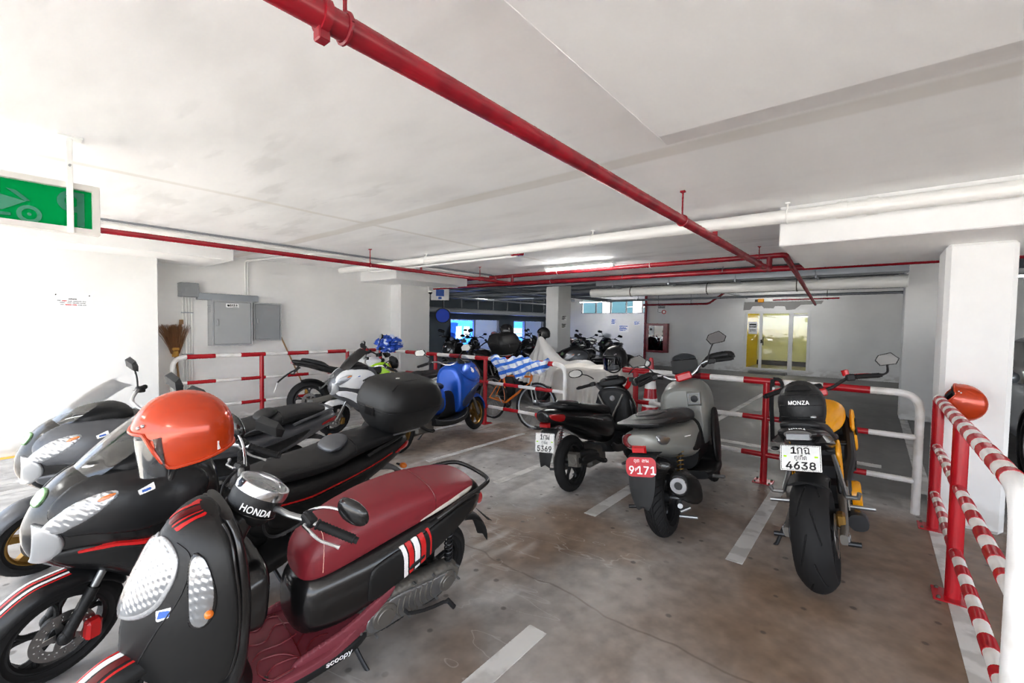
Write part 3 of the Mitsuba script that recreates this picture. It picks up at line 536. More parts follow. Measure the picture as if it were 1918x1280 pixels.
def fender_mesh(x, z, r, w, a0, a1, drop=.35, n=16, th=.004, tip=.6):
    """arched mudguard around a wheel from angle a0 to a1 (degrees from +x)"""
    rows = []
    for i, a in enumerate(np.radians(np.linspace(a0, a1, n))):
        f = i / (n - 1); ww = w * (tip + (1 - tip) * math.sin(math.pi * min(1, max(0, f * 1.1 + .1)) * .5 + .3)); 
        rows.append([(x + (r - ww * drop * abs(t) ** 3) * math.cos(a), ww * t, z + (r - ww * drop * abs(t) ** 3) * math.sin(a)) for t in np.linspace(-1, 1, 9)])
    return sheet(rows, th)
GL = {'ก': [[(.12, 0), (.12, .55), (.0, .68), (.14, .92), (.34, 1), (.54, .92), (.62, .7), (.62, 0)]], 'พ': [[(.12, .9), (.02, .9), (.05, .99), (.12, .9), (.08, 0), (.34, .55), (.6, 0), (.66, 0), (.66, 1)]],
      'ฉ': [[(.05, .8), (.12, .95), (.35, 1), (.58, .9), (.64, .65), (.64, 0)], [(.2, .62), (.28, .55), (.2, .48), (.13, .55), (.2, .62)], [(.2, .48), (.2, .08), (.3, .0), (.4, .12), (.64, .12)], [(.64, .12), (.74, .0)]],
      'ภ': [[(.0, .05), (.1, .12), (.12, .55), (.0, .68), (.14, .92), (.34, 1), (.54, .92), (.62, .7), (.62, 0)]], 'ู': [[(.3, -.15), (.3, -.35), (.55, -.35), (.55, -.1)]], 'เ': [[(.1, 1), (.1, .1), (.2, .0)]], '็': [[(.1, 1.15), (.3, 1.3), (.5, 1.2), (.6, 1.35)]],
      'ต': [[(.12, 0), (.05, .5), (.12, .9), (.3, .78), (.45, .98), (.62, .8), (.62, 0)], [(.12, 0), (.3, .25), (.3, .45)]], 'อ': [[(.1, .6), (.1, .1), (.3, 0), (.55, .1), (.55, .8), (.35, 1), (.1, .85)]]}
def thai(txt, h, w=.13):
    L, x = [], 0
    for c in txt:
        if c in 'ู็': L += [[(p[0] + x - .8, p[1]) for p in l] for l in GL[c]]; continue
        L += [[(p[0] + x, p[1]) for p in l] for l in GL[c]]; x += .42 if c == 'เ' else .86
    return ink([[(p[0] * h, p[1] * h) for p in l] for l in L], w * h)
def plate(b, c, tilt, top, mid, bottom, w=.22, h=.175, tag='m_lime', front=False):
    """number plate facing backwards (-x), leaning by tilt degrees"""
    a = math.radians(tilt); M = frame4(c, (0, -1, 0), (math.sin(a), 0, math.cos(a)))
    k = b.p('licence_plate', at(B(-w / 2, w / 2, -h / 2, h / 2, -.0015, .0015, .001), M), 'm_platewhite', None, front, False); edge = cat_(*[B(*q) for q in ((-w / 2 + .004, w / 2 - .004, h / 2 - .006, h / 2 - .004, .001, .0022), (-w / 2 + .004, w / 2 - .004, -h / 2 + .004, -h / 2 + .006, .001, .0022), (-w / 2 + .004, -w / 2 + .006, -h / 2 + .004, h / 2 - .004, .001, .0022), (w / 2 - .006, w / 2 - .004, -h / 2 + .004, h / 2 - .004, .001, .0022))])
    t1 = cat_(meshkit.text_mesh('1', h * .26, .001, True), move(thai(top, h * .24), h * .24, 0, 0)); t3 = meshkit.text_mesh(bottom, h * .27, .001, True); t2 = thai(mid, h * .13)
    b.p('lettering', at(cat_(edge, move(centred(t1), 0, h * .29, .0018), move(centred(t2), 0, .0, .0018), move(centred(t3), 0, -h * .30, .0018)), M), 'm_ink', k, front, False)
    b.p('tag', at(cat_(B(-w * .42, -w * .34, h * .02, h * .08, .001, .0022), B(w * .34, w * .42, h * .02, h * .08, .001, .0022)), M), tag, k, front, False)
    return k
def cvt(b, y=.15):
    """engine and drive case on the left of the rear wheel"""
    k = b.p('engine_case', cat_(pillow([(-.10, .25), (-.08, .33), (.02, .365), (.14, .36), (.34, .385), (.50, .36), (.575, .28), (.56, .20), (.48, .145), (.34, .165), (.20, .155), (.06, .17), (-.06, .19)], .045, .03, .03, y - .05), B(.22, .56, -.09, .10, .16, .34, .03)), 'm_castmetal')
    b.p('case_cover', pillow([(-.06, .26), (-.03, .315), (.06, .33), (.16, .325), (.34, .35), (.46, .33), (.53, .27), (.50, .20), (.42, .18), (.3, .195), (.16, .185), (.02, .205)], .012, .008, .02, y - .006), 'm_metal', k)
    disc = lambda x, z, r, h: move(rot(lathe([(0, h), (r * .55, h), (r * .6, h - .004), (r * .85, h - .004), (r * .9, h - .012), (r, h - .014)], 28, 'y'), (0, 0, 1), 0), x, y, z)
    b.p('clutch_cover', disc(.02, .265, .062, .016), 'm_castmetal', k); b.p('flywheel_cover', disc(.42, .265, .075, .018), 'm_castmetal', k); b.p('cooling_ribs', cat_(*[tube([(x, y + .006, .205), (x + .03, y + .008, .265), (x + .02, y + .006, .325)], .005, 6, 2) for x in np.arange(.11, .33, .035)]), 'm_castmetal', k)
    b.p('bolts', cat_(*[rod((x, y - .01, z), (x, y + .012, z), .0075, 6) for x, z in ((-.07, .24), (-.05, .33), (.12, .345), (.25, .36), (.40, .365), (.52, .32), (.545, .24), (.45, .165), (.26, .175), (.08, .188))]), 'm_metal', k)
    b.p('kick_starter', cat_(tube([(.30, y + .01, .235), (.30, y + .035, .235), (.20, y + .04, .20), (.06, y + .04, .175), (.03, y + .06, .175)], .009, 8, 2), rod((.03, y + .04, .175), (.03, y + .10, .17), .013, 10)), 'm_darkmetal', k)
    b.p('oil_pan', pillow([(.20, .17), (.48, .165), (.44, .12), (.24, .125)], .05, .02, .03, y - .08), 'm_darkmetal', k)
    return k
def muffler(b, y=-.15, m='m_matte', tipm='m_chrome', x1=-.22, z1=.36, r=.06):
    k = b.p('muffler', cat_(loft([ringx(x1, r * .72, z1 - r * .8, z1 + r * .8, 2.6, y=y), ringx(x1 + .02, r * .95, z1 - r * 1.1, z1 + r * 1.1, 2.6, y=y), ringx(x1 + .2, r * 1.02, z1 - r * 1.25, z1 + r * .95, 2.6, y=y), ringx(x1 + .38, r * .8, z1 - r * 1.3, z1 + r * .4, 2.4, y=y), ringx(x1 + .46, r * .3, z1 - r * 1.2, z1 - r * .5, 2, y=y)], 4), tube([(x1 + .42, y, z1 - r), (x1 + .6, y * .9, .2), (x1 + .75, y * .5, .17)], .02, 10, 3)), m)
    b.p('end_cap', cat_(ringlathe_x((x1 - .004, y, z1), r * .72, r * .36), rod((x1 + .004, y, z1), (x1 + .02, y, z1), r * .75, 20)), tipm, k); b.p('tail_pipe', rod((x1 - .012, y, z1), (x1 + .06, y, z1), r * .34, 16), 'm_ink', k)
    b.p('heat_shield', pillow([(x1 + .06, z1 - r * .6), (x1 + .05, z1 + r * .5), (x1 + .3, z1 + r * .4), (x1 + .36, z1 - r * .5)], .012, .02, .02, y - r, 0), 'm_plastic', k); return k
def ringlathe_x(c, ro, ri, w=.014):
    m = ringlathe([(ro, -w), (ro, w), (ro - .004, w + .004), (ri + .002, w + .002), (ri, w), (ri, -w)], 28); m = rot(m, (0, 0, 1), 90); return move(m, *c)
def stand(b, x=.45, y=.1, main=False):
    b.p('side_stand', tube([(x, y, .17), (x - .03, y + .09, .07), (x - .05, y + .135, .022), (x - .03, y + .16, .018)], [.011, .010, .010, .012], 8, 3), 'm_darkmetal')
def indicator(b, c, d, m='m_lens', L=.06):
    c = np.asarray(c, float); d = np.asarray(d, float); k = b.p('indicator', ell(c + d * L, (.025, .03, .02), 2, 2.3), 'm_amber'); b.p('indicator_stalk', rod(c, c + d * L, .008, 8), 'm_plastic', k)
# ---------------------------------------------------------------- the retro scooter in the foreground
def retro_scooter():
    PS = 1.14
    b = Bike('scooter', 'black retro scooter with maroon seat and footboard, nearest to the viewer', 'scooter', (-1.823, 1.494), -91.5, 11.5, .90, steer=14, pivot=(1.02, .95))
    # front apron
    R = [(.30, 1.13, 1.22, .08), (.36, 1.10, 1.30, .16), (.45, 1.08, 1.355, .215), (.56, 1.075, 1.385, .242), (.66, 1.075, 1.38, .247), (.77, 1.08, 1.350, .238), (.87, 1.09, 1.312, .214), (.935, 1.095, 1.285, .184), (.972, 1.10, 1.262, .150), (.993, 1.105, 1.235, .115), (1.004, 1.11, 1.20, .085), (1.009, 1.12, 1.165, .05)]
    S = Surf([ringz(z, xb, xf, w, 1.42, xb + .035, 48, nb=2.4) for z, xb, xf, w in R])
    k = b.p('front_apron', S.mesh(6), 'm_matte')
    el = lambda cz, hz, hy, cy=0, n=22, q=2.0: [(1.5, cy + hy * math.copysign(abs(math.cos(a)) ** (2 / q), math.cos(a)), cz + hz * math.copysign(abs(math.sin(a)) ** (2 / q), math.sin(a))) for a in np.linspace(0, 2 * np.pi, n + 1)[:-1]]
    def onS(pts, sgn=1):       # (y, z) of the front onto the surface
        o = []
        for p in pts:
            y, z = p[-2], p[-1]; u = S.uv([(1.42 - abs(y) * 1.0, y, z)])[0]; o.append(S.at(u[None])[0])
        return o
    hz = [(y, z) for _, y, z in [(0, .015 + .118 * math.cos(a) * (1 + .10 * math.sin(a)), .842 + .160 * math.sin(a)) for a in np.linspace(0, 2 * np.pi, 25)[:-1]]]
    b.p('headlamp_rim', S.patch(onS([(.015 + (y - .015) * 1.07, .842 + (z - .842) * 1.04) for y, z in hz]), .003, .004, .004, .012, .012, 1), 'm_silver', k)
    b.p('reflector', S.patch(onS([(.015 + (y - .015) * .97, .842 + (z - .842) * .97) for y, z in hz]), .006, .003, .006, .05, .012, 1), 'm_reflector', k)
    b.p('headlamp_lens', S.patch(onS(hz), .008, .0, .016, .06, .012, 1), 'm_lens', k, label='large oval clear headlamp lens')
    b.p('bulb', cat_(ell((1.312, .02, .845), (.012, .018, .018), 2)), 'm_chrome', k)
    for s in (1, -1):
        sg = [(s * y, z) for y, z in ((.178, .945), (.196, .935), (.222, .88), (.236, .80), (.234, .725), (.216, .685), (.190, .695), (.186, .755), (.174, .83), (.166, .91))]
        b.p('signal_rim', S.patch(onS([(y + (y - s * .203) * .2, .815 + (z - .815) * 1.07) for y, z in sg]), .002, .004, .004, .008, .01, 2), 'm_black', k)
        b.p('signal_reflector', S.patch(onS(sg), .006, .003, .003, .02, .01, 2), 'm_reflector', k)
        b.p('signal_lens', S.patch(onS(sg), .009, 0, .008, .03, .01, 2), 'm_lens', k)
        b.p('signal_bulb', ell(S.at(S.uv([(1.17, s * .208, .735)]))[0] + [.008, s * .006, 0], .014, 2), 'm_amber', k)
    # stripes over the crown, sticker, emblem hole
    for y0, y1, m in ((-.06, -.04, 'm_printred'), (-.024, .012, 'm_darkred'), (.02, .028, 'm_printred'), (.042, .058, 'm_printred')):
        b.p('stripe', S.patch([(1.262, y0, .985), (1.235, y0, .997), (1.19, y0 * .9, 1.005), (1.15, y0 * .7, 1.008), (1.15, y1 * .7, 1.008), (1.19, y1 * .9, 1.005), (1.235, y1, .997), (1.262, y1, .985)], .0015, .001, 0, .004, .008, 0), m, k)
    for s in (1, -1):
        b.p('panel_seam', tube(S.curve(onS([(s * .10, .985), (s * .165, .93), (s * .160, .80), (s * .125, .68), (s * .085, .56), (s * .05, .44), (s * .04, .36)]), .0005, 10), .0028, 6, 1), 'm_ink', k)
        b.p('edge_trim', tube(S.curve([(1.13, s * .10, .995), (1.11, s * .17, .94), (1.10, s * .21, .86), (1.09, s * .235, .76), (1.085, s * .245, .62), (1.09, s * .235, .50), (1.11, s * .17, .38)], .001, 8), .007, 8, 1), 'm_black', k)
    b.p('sticker', S.patch(onS([(.112, .735), (.146, .752), (.146, .715), (.112, .698)]), .0012, .001, 0, .004, .01, 0), 'm_print', k); b.p('sticker', S.patch(onS([(.118, .732), (.141, .744), (.141, .720), (.118, .708)]), .002, .001, 0, .004, .008, 0), 'm_stickerblue', k)
    b.p('horn_hole', S.patch(onS([(.016 * math.cos(a) - .02, .615 + .016 * math.sin(a)) for a in np.linspace(0, 6.28, 13)[:-1]]), .001, .001, 0, .004, .006, 1), 'm_ink', k)
    for z in (.655, .61): b.p('slot', S.patch(onS([(-.075, z + .006), (-.035, z), (-.035, z - .008), (-.075, z - .002)]), .001, .001, 0, .003, .006, 0), 'm_ink', k)
    # edge moulding + rider-side panel
    pan = loft([ringz(z, xb, xf, w, 2.6, None, 36) for z, xb, xf, w in ((.30, 1.05, 1.12, .15), (.36, 1.04, 1.12, .205), (.5, 1.03, 1.12, .234), (.64, 1.03, 1.12, .238), (.76, 1.035, 1.12, .226), (.87, 1.05, 1.12, .202), (.95, 1.065, 1.12, .17), (1.005, 1.085, 1.13, .12))], 5)
    k2 = b.p('inner_panel', pan, 'm_black')
    b.p('pocket', loft([ringx(1.04, .17, .50, .76, 4), ringx(.985, .165, .48, .77, 4), ringx(.965, .15, .50, .76, 4)], 3), 'm_black', k2)
    b.p('lower_cover', loft([ringz(z, xb, xf, w, 3) for z, xb, xf, w in ((.20, .98, 1.12, .10), (.235, .97, 1.15, .15), (.30, 1.0, 1.14, .19), (.36, 1.03, 1.12, .19))], 4), 'm_matte')
    # neck and meter
    b.p('neck', loft([ringz(z, xb, xf, w, 2.2) for z, xb, xf, w in ((.84, 1.03, 1.16, .075), (.92, .99, 1.12, .066), (.975, .94, 1.08, .072))], 4), 'm_black', None, True)
    Mp = frame4((.975, 0, .995), (.80, 0, .42), (0, 1, 0)) @ np.diag([PS, PS, PS, 1])            # z of the pod: up and back
    pod = at(lathe([(.0, -.095), (.045, -.09), (.070, -.070), (.082, -.035), (.085, -.0), (.084, .026)], 40, 'z'), Mp)
    k3 = b.p('meter_housing', pod, 'm_matte', None, True)
    b.p('meter_bezel', at(ringlathe_z((.087, .072), .018, .05), Mp), 'm_chrome', k3, True); b.p('dial', at(lathe([(.074, .022), (.0, .026)], 32, 'z'), Mp), 'm_platewhite', k3, True)
    marks = cat_([rot(move(B(-.0015, .0015, .048, .062, .0265, .028), 0, 0, 0), (0, 0, 1), a) for a in range(-120, 121, 24)] + [at(move(lathe([(.018, .0265), (.0, .029)], 20, 'z'), 0, -.028, 0), np.eye(4)), rot(B(-.002, .002, 0, .05, .028, .030), (0, 0, 1), 60)])
    b.p('dial_marks', at(marks, Mp), 'm_ink', k3, True, False); b.p('meter_glass', at(lathe([(.077, .045), (.070, .056), (.05, .066), (.025, .071), (.0, .0725)], 32, 'z'), Mp), 'm_lens', k3, True)
    for s in (1,):
        tx = meshkit.text_mesh('HONDA', .021, .002, True); tx = centred(tx); v = tx.vertices.copy(); a = v[:, 0] / .086 + 1.05; r = .0855 + v[:, 2]; tx.vertices = np.c_[r * np.cos(a), r * np.sin(a), v[:, 1] - .022]; tx.fix_normals(); b.p('lettering', at(tx, Mp), 'm_print', k3, True, False)
    b.p('pod_seam', at(lathe([(.0845, -.045), (.0862, -.044), (.0862, -.041), (.0845, -.040)], 36, 'z'), Mp), 'm_black', k3, True)
    controls(b, [(.96, .05, .975), (.955, .14, .99), (.915, .22, .985), (.885, .27, .97)], [(.892, .255, .973), (.815, .385, .94)], [(.91, .20, 1.0), (.85, .39, 1.09)], True, 'm_metal', 'm_rubber', 'm_chrome', 'm_black', 'oval', (.070, .052), True, 'm_chrome')
    b.p('cable', tube([(.97, .04, .95), (1.0, .12, .90), (1.0, .18, .93), (.91, .22, .985)], .006, 8, 5), 'm_rubber', None, True); b.p('cable', tube([(.97, -.04, .95), (1.02, -.15, .90), (.99, -.2, .95), (.91, -.22, .985)], .006, 8, 5), 'm_rubber', None, True)
    # front wheel and mudguard
    wheel(b, 1.33, .255, .255, .085, .19, 'm_plastic', 5, 'y', 1, .10, True); fork(b, (1.33, .255), (1.19, .62), .075, .016, 'm_metal', 'm_castmetal', .022)
    F = Surf([ringx_arc(1.33, .255, .272, a, w, t) for a, w, t in ((152, .03, .01), (146, .052, .02), (130, .062, .025), (105, .066, .028), (75, .068, .028), (50, .066, .026), (30, .058, .022), (18, .040, .014), (14, .02, .006))]); kf = b.p('mudguard', F.mesh(5), 'm_matte', None, True)
    for y0, y1, m in ((-.05, -.036, 'm_printred'), (-.028, -.006, 'm_print'), (.0, .026, 'm_darkred'), (.034, .046, 'm_printred')):
        P = lambda a, y: (1.33 + .30 * math.cos(math.radians(a)), y, .255 + .30 * math.sin(math.radians(a)))
        b.p('stripe', F.patch([P(a, y0) for a in (24, 40, 60, 80, 100)] + [P(a, y1) for a in (100, 80, 60, 40, 24)], .0012, .001, 0, .004, .01, 0), m, kf, True)
    # footboard
    fb = loft([ringx(x, w, zb, zt, 7) for x, w, zb, zt in ((1.10, .12, .255, .33), (1.05, .185, .225, .280), (.94, .205, .215, .258), (.80, .21, .21, .255), (.70, .205, .21, .258), (.60, .19, .215, .29), (.50, .17, .23, .33))], 4)
    k4 = b.p('footboard', fb, 'm_maroonfloor', label='worn maroon footboard with moulded swirls')
    z = .2615
    sw = [[(.95, .15), (.90, .12), (.84, .13), (.80, .16)], [(.97, .05), (.92, .02), (.85, .03), (.78, .02)], [(.97, .12), (.94, .06), (.87, .08), (.82, .15), (.86, .18), (.93, .18), (.97, .12)], [(.78, .13), (.72, .09), (.66, .11), (.62, .16)], [(.80, .08), (.74, .04), (.66, .05), (.64, .0)], [(.97, -.05), (.9, -.02), (.83, -.08), (.78, -.06)], [(.96, -.15), (.9, -.10), (.84, -.14), (.8, -.12)]]
    b.p('tread_swirls', cat_([tube([(x, y, z - .001) for x, y in l], .0035, 6, 5) for l in sw]), 'm_maroon', k4)
    b.p('hatch_seam', tube([(.99, .13, z - .001), (.97, .18, z - .001), (.86, .185, z - .001), (.81, .15, z - .001), (.80, .0, z + .0), (.81, -.15, z - .001), (.97, -.15, z), (.99, .13, z - .001)], .0025, 6, 2), 'm_darkred', k4)
    for x, y in ((.985, .02), (.955, .155), (.83, .165), (.71, .16)): b.p('screw', lathe([(.010, 0), (.010, .004), (.006, .003), (0, .003)], 12, 'z', (x, y, z - .003)), 'm_ink', k4)
    b.p('under_cover', loft([ringx(x, w, zb, zt, 4) for x, w, zb, zt in ((1.08, .10, .22, .26), (1.0, .20, .17, .235), (.8, .205, .15, .23), (.6, .195, .15, .235), (.47, .15, .17, .24))], 4), 'm_plastic')
    tx = centred(meshkit.text_mesh('scoopy', .026, .0015, True)); v = tx.vertices; tx.vertices = np.c_[-v[:, 0], v[:, 2], v[:, 1] + .15 * v[:, 0] * 0]; tx.fix_normals(); b.p('lettering', move(tx, .66, .203, .195), 'm_print', k4, False, False)
    # body below the seat
    Q = [(.83, .04, .39, .50, 2.4), (.815, .10, .335, .555, 2.6), (.775, .140, .30, .585, 3), (.65, .165, .29, .61, 3.4), (.47, .178, .325, .64, 3.2), (.28, .178, .39, .68, 3), (.10, .165, .455, .725, 2.8), (-.08, .135, .51, .755, 2.6), (-.21, .095, .545, .75, 2.6), (-.275, .05, .565, .69, 2.4)]
    Bd = Surf([ringx(x, w, zb, zt, n, (zb + zt) / 2, 0, 44) for x, w, zb, zt, n in Q]); k5 = b.p('body', Bd.mesh(6), 'm_black')
    side = lambda pts, s=1: [(x, s * .2, z) for x, z in pts]
    for s in (1, -1):
        b.p('side_panel', Bd.patch(side([(.52, .36), (.54, .53), (.51, .605), (.25, .655), (.0, .725), (-.16, .73), (-.22, .66), (-.1, .57), (.1, .49), (.3, .41)], s), .003, .003, .006, .015, .018, 2), 'm_matte', k5)
        for x0, x1, m in ((.345, .325, 'm_print'), (.318, .292, 'm_printred'), (.285, .255, 'm_print'), (.245, .215, 'm_printred'), (.19, .181, 'm_printred')):
            b.p('stripe', Bd.patch(side([(x0 + .035, .645 + (.345 - x0) * .3), (x1 + .035, .645 + (.345 - x1) * .3), (x1 - .02,   .425 + (.345 - x1) * .35), (x0 - .02,   .425 + (.345 - x0) * .35)], s), .0095, .001, 0, .004, .012, 0), m, k5)
        b.p('emblem', Bd.patch(side([(.27 + .05 * math.cos(a) , .50 - .02 * math.cos(a) + .017 * math.sin(a)) for a in np.linspace(0, 6.28, 15)[:-1]], s), .011, .002, .002, .006, .006, 1), 'm_darkmetal', k5)
        b.p('skirt', pillow([(.86, .245), (.86, .275), (.78, .30), (.62, .315), (.44, .405), (.36, .43), (.42, .345), (.56, .26), (.7, .24)], .012, .012, .025, s * .172), 'm_maroonfloor', k4)
    # seat
    Q = [(.815, .03, .60, .655, 2.2), (.805, .085, .575, .70, 2.4), (.775, .118, .565, .745, 2.6), (.70, .140, .57, .80, 2.7), (.58, .152, .595, .845, 2.7), (.43, .160, .63, .872, 2.8), (.27, .163, .665, .876, 3), (.10, .160, .70, .862, 3), (-.05, .145, .735, .838, 3), (-.125, .115, .75, .818, 2.8), (-.16, .06, .765, .798, 2.4)]
    St = Surf([ringx(x, w, zb, zt, n, zb + (zt - zb) * .45, 0, 44, nb=3) for x, w, zb, zt, n in Q]); k6 = b.p('seat', St.mesh(6), 'm_maroon', label='maroon vinyl seat with cream rear sides')
    for s in (1, -1):
        b.p('cream_side', St.patch(side([(.27, .70), (.20, .74), (.05, .785), (-.10, .815), (-.15, .805), (-.14, .77), (-.03, .752), (.12, .718), (.24, .682)], s), .0015, .003, .001, .01, .012, 2), 'm_cream', k6)
        b.p('stitching', tube(St.curve([(.745, s * .135, .62), (.745, s * .128, .68), (.735, s * .10, .76), (.725, 0 * s, .79)], .002), .0018, 5, 1), 'm_stitch', k6)
    b.p('seat_seam', tube(St.curve([(.17, .165, .74), (.19, .14, .85), (.2, .05, .89), (.2, -.05, .89), (.19, -.14, .85)], .001), .002, 5, 1), 'm_darkred', k6)
    g = [(.16, .17, .70), (.08, .185, .745), (-.06, .18, .78), (-.20, .15, .79), (-.27, .09, .775), (-.295, .0, .765)]; b.p('grab_rail', tube(g + [(x, -y, z) for x, y, z in g[-2::-1]], .0125, 12, 5), 'm_black')
    for s in (1, -1): b.p('grab_rail_bracket', tube([(-.06, s * .18, .785), (-.16, s * .14, .74), (-.22, s * .08, .70)], .009, 8, 4), 'm_black')
    # tail
    b.p('tail_lamp', ell((-.265, 0, .62), (.045, .07, .045), 3, 2.6), 'm_taillens'); 
    for s in (1, -1): b.p('indicator', ell((-.245, s * .085, .625), (.045, .035, .03), 2, 2.4), 'm_lens')
    b.p('rear_mudguard', sheet([[(x, w * t, z - .03 * abs(t) ** 2) for t in np.linspace(-1, 1, 7)] for x, z, w in ((-.12, .56, .075), (-.24, .53, .075), (-.34, .46, .07), (-.40, .37, .06), (-.43, .30, .045))], .005), 'm_plastic')
    b.p('rear_mudguard_tip', hull([(-.25, .075, .56), (-.40, .07, .44), (-.43, .02, .40), (-.26, .04, .56), (-.40, .085, .44)]), 'm_plastic')
    wheel(b, 0, .255, .255, .095, .19, 'm_plastic', 5, 'y', 0)
    cvt(b, .17); muffler(b, -.15, 'm_matte'); shock(b, (-.03, .12, .28), (.03, .13, .60)); stand(b, .55, .1)
    return b
def ringx_arc(x, z, r, a, w, t, N_=28):
    """section of a mudguard at angle a round (x, z)"""
    a = math.radians(a); g = np.arange(N_) * 2 * np.pi / N_ - np.pi / 2; yy = w * sup(np.cos(g), 2.6); h = t * np.sin(g) - (w * .5) * (np.abs(yy) / w) ** 2.5 * .8
    return np.c_[x + (r + h) * math.cos(a), yy, z + (r + h) * math.sin(a)]
def ringlathe_z(radii, z0, z1):
    ro, ri = radii; return lathe_ring([(ro, z0), (ro + .001, (z0 + z1) / 2), (ro - .003, z1), (ri + .003, z1), (ri, z1 - .006), (ri, z0)])
def lathe_ring(prof, n=40):
    m = ringlathe(prof, n); v = m.vertices; m.vertices = np.c_[v[:, 0], v[:, 2], v[:, 1]]; m.faces = m.faces[:, ::-1]; return m
retro_scooter()
# ---------------------------------------------------------------- step-through touring scooters
def tourer(label, pos, head, lean, sc, c, group=None, steer=0., box=False, screen='m_screen', plate_txt=None, rim='m_plastic', stripe=None, tall=0., front_plate=False, cloth=None, emblem=False):
    """c: materials upper, lower, tail, inner, seat, nose"""
    b = Bike('scooter', label, 'scooter', pos, head, lean, sc, steer, (1.20, .95), 27, group)
    up, lo, tl, inn, nose = c['upper'], c['lower'], c['tail'], c.get('inner', 'm_black'), c.get('nose', 'm_silver')
    R = [(1.655, .02, .72, .785, 2), (1.632, .065, .65, .85, 2.1), (1.58, .115, .595, .935, 2.2), (1.50, .155, .545, 1.005, 2.2), (1.40, .195, .49, 1.035, 2.3), (1.28, .225, .40, 1.045, 2.4), (1.16, .240, .34, 1.04, 2.6), (1.06, .235, .32, 1.01, 2.8), (.99, .215, .33, .975, 3), (.97, .16, .38, .93, 3)]
    S = Surf([ringx(x, w, zb, zt, n, zb + (zt - zb) * .52, 0, 48) for x, w, zb, zt, n in R]); k = b.p('front_body', S.mesh(6), inn)
    sd = lambda pts, s: [(p[0], s * (p[2] if len(p) > 2 else .26), p[1]) for p in pts]
    for s in (1, -1):
        b.p('upper_fairing', S.patch(sd([(1.60, .86, .07), (1.52, .985, .10), (1.40, 1.025, .12), (1.20, 1.02, .16), (1.05, .985, .2), (1.01, .90), (1.10, .80), (1.25, .745), (1.40, .735), (1.50, .765, .2), (1.575, .76, .14)], s), .004, .008, .010, .03, .022, 2), up, k)
        b.p('lower_fairing', S.patch(sd([(1.60, .695, .1), (1.50, .70, .2), (1.36, .675), (1.22, .64), (1.08, .56), (1.0, .50), (1.02, .38), (1.10, .355), (1.22, .40), (1.36, .49), (1.48, .57, .2), (1.57, .615, .12)], s), .004, .008, .012, .035, .022, 2), lo, k)
        hl = [(1.615, .785, .09), (1.595, .83, .10), (1.54, .895, .13), (1.46, .955, .18), (1.385, .965, .22), (1.395, .915, .22), (1.49, .83, .2), (1.56, .775, .14)]
        b.p('headlamp_reflector', S.patch(sd(hl, s), .012, .004, .003, .02, .014, 2), 'm_reflector', k); b.p('headlamp_lens', S.patch(sd(hl, s), .016, .0, .010, .04, .014, 2), 'm_lens', k)
        b.p('turn_signal', S.patch(sd([(1.47, .930, .2), (1.40, .955, .22), (1.405, .93, .22), (1.46, .90, .2)], s), .014, .002, .004, .012, .01, 2), 'm_amber', k)
        if stripe: b.p('stripe', S.patch(sd([(1.52, .672, .18), (1.42, .684), (1.26, .675), (1.26, .685), (1.42, .696), (1.52, .684, .18)], s), .0185, .001, 0, .003, .01, 0), stripe, k)
        b.p('sticker', S.patch(sd([(1.335, .945), (1.275, .975), (1.27, .945), (1.33, .915)], s), .016, .001, 0, .003, .012, 0), 'm_print', k); b.p('sticker', S.patch(sd([(1.322, .942), (1.285, .961), (1.282, .946), (1.318, .927)], s), .0168, .001, 0, .003, .01, 0), 'm_stickerblue', k)
    b.p('nose_cover', S.patch([(1.67, 0, .80), (1.63, .06, .815), (1.57, .13, .79), (1.54, .14, .73), (1.58, .11, .66), (1.63, .04, .635), (1.66, 0, .63), (1.63, -.04, .635), (1.58, -.11, .66), (1.54, -.14, .73), (1.57, -.13, .79), (1.63, -.06, .815)], .008, .004, .008, .02, .014, 2), nose, k)
    b.p('nose_emblem', S.patch([(1.62, .04, .865), (1.57, .038, .925), (1.57, -.038, .925), (1.62, -.04, .865)], .006, .003, .004, .012, .012, 2), c.get('badge', 'm_badge'), k)
    if emblem: b.p('emblem', S.patch([(1.3 + .04 * math.cos(a), -.3, .92 + .035 * math.sin(a)) for a in np.linspace(0, 6.28, 14)[:-1]], .017, .002, .003, .01, .01, 1), 'm_print', k)
    # windscreen
    rows = [(1.545, .945, .075, .05), (1.49, 1.01, .125, .07), (1.40, 1.10 + tall * .4, .150, .08), (1.29, 1.19 + tall * .7, .150, .085), (1.20, 1.245 + tall, .125, .08)]
    b.p('windscreen', screen_mesh(rows, .0035 if screen.startswith('m_black') else None), screen, None, False, True, label='smoked windscreen'); b.p('screen_trim', screen_mesh([(1.555, .93, .07, .045), (1.535, .955, .10, .06), (1.505, .985, .125, .07)], .004), 'm_black')
    b.p('dash', loft([ringx(1.42, .06, .98, 1.02, 3), ringx(1.34, .14, .97, 1.06, 3), ringx(1.20, .15, .96, 1.08, 3), ringx(1.12, .13, .97, 1.05, 3)], 4), 'm_plastic')
    # handlebar
    controls(b, [(1.04, 0, 1.0), (1.04, .10, 1.02), (.97, .20, 1.065), (.90, .28, 1.055)], [(.905, .27, 1.055), (.82, .39, 1.02)], [(.95, .23, 1.08), (.90, .40, 1.215)], True, 'm_chrome', 'm_rubber', 'm_metal', c.get('mirror', 'm_plastic'), 'angular', (.095, .05), True, 'm_plastic')
    # front wheel
    wheel(b, 1.54, .25, .252, .095, .18, rim, 5, 'y' if rim != 'm_gold' else 'blade', 1, .115, True); b.p('brake_caliper', move(B(-.03, .03, -.025, .025, -.05, .05, .012), 1.44, .07, .22), 'm_printred' if stripe else 'm_gold', None, True); fork(b, (1.54, .25), (1.36, .66), .078, .016, 'm_metal', 'm_matte' if stripe else 'm_castmetal', .024)
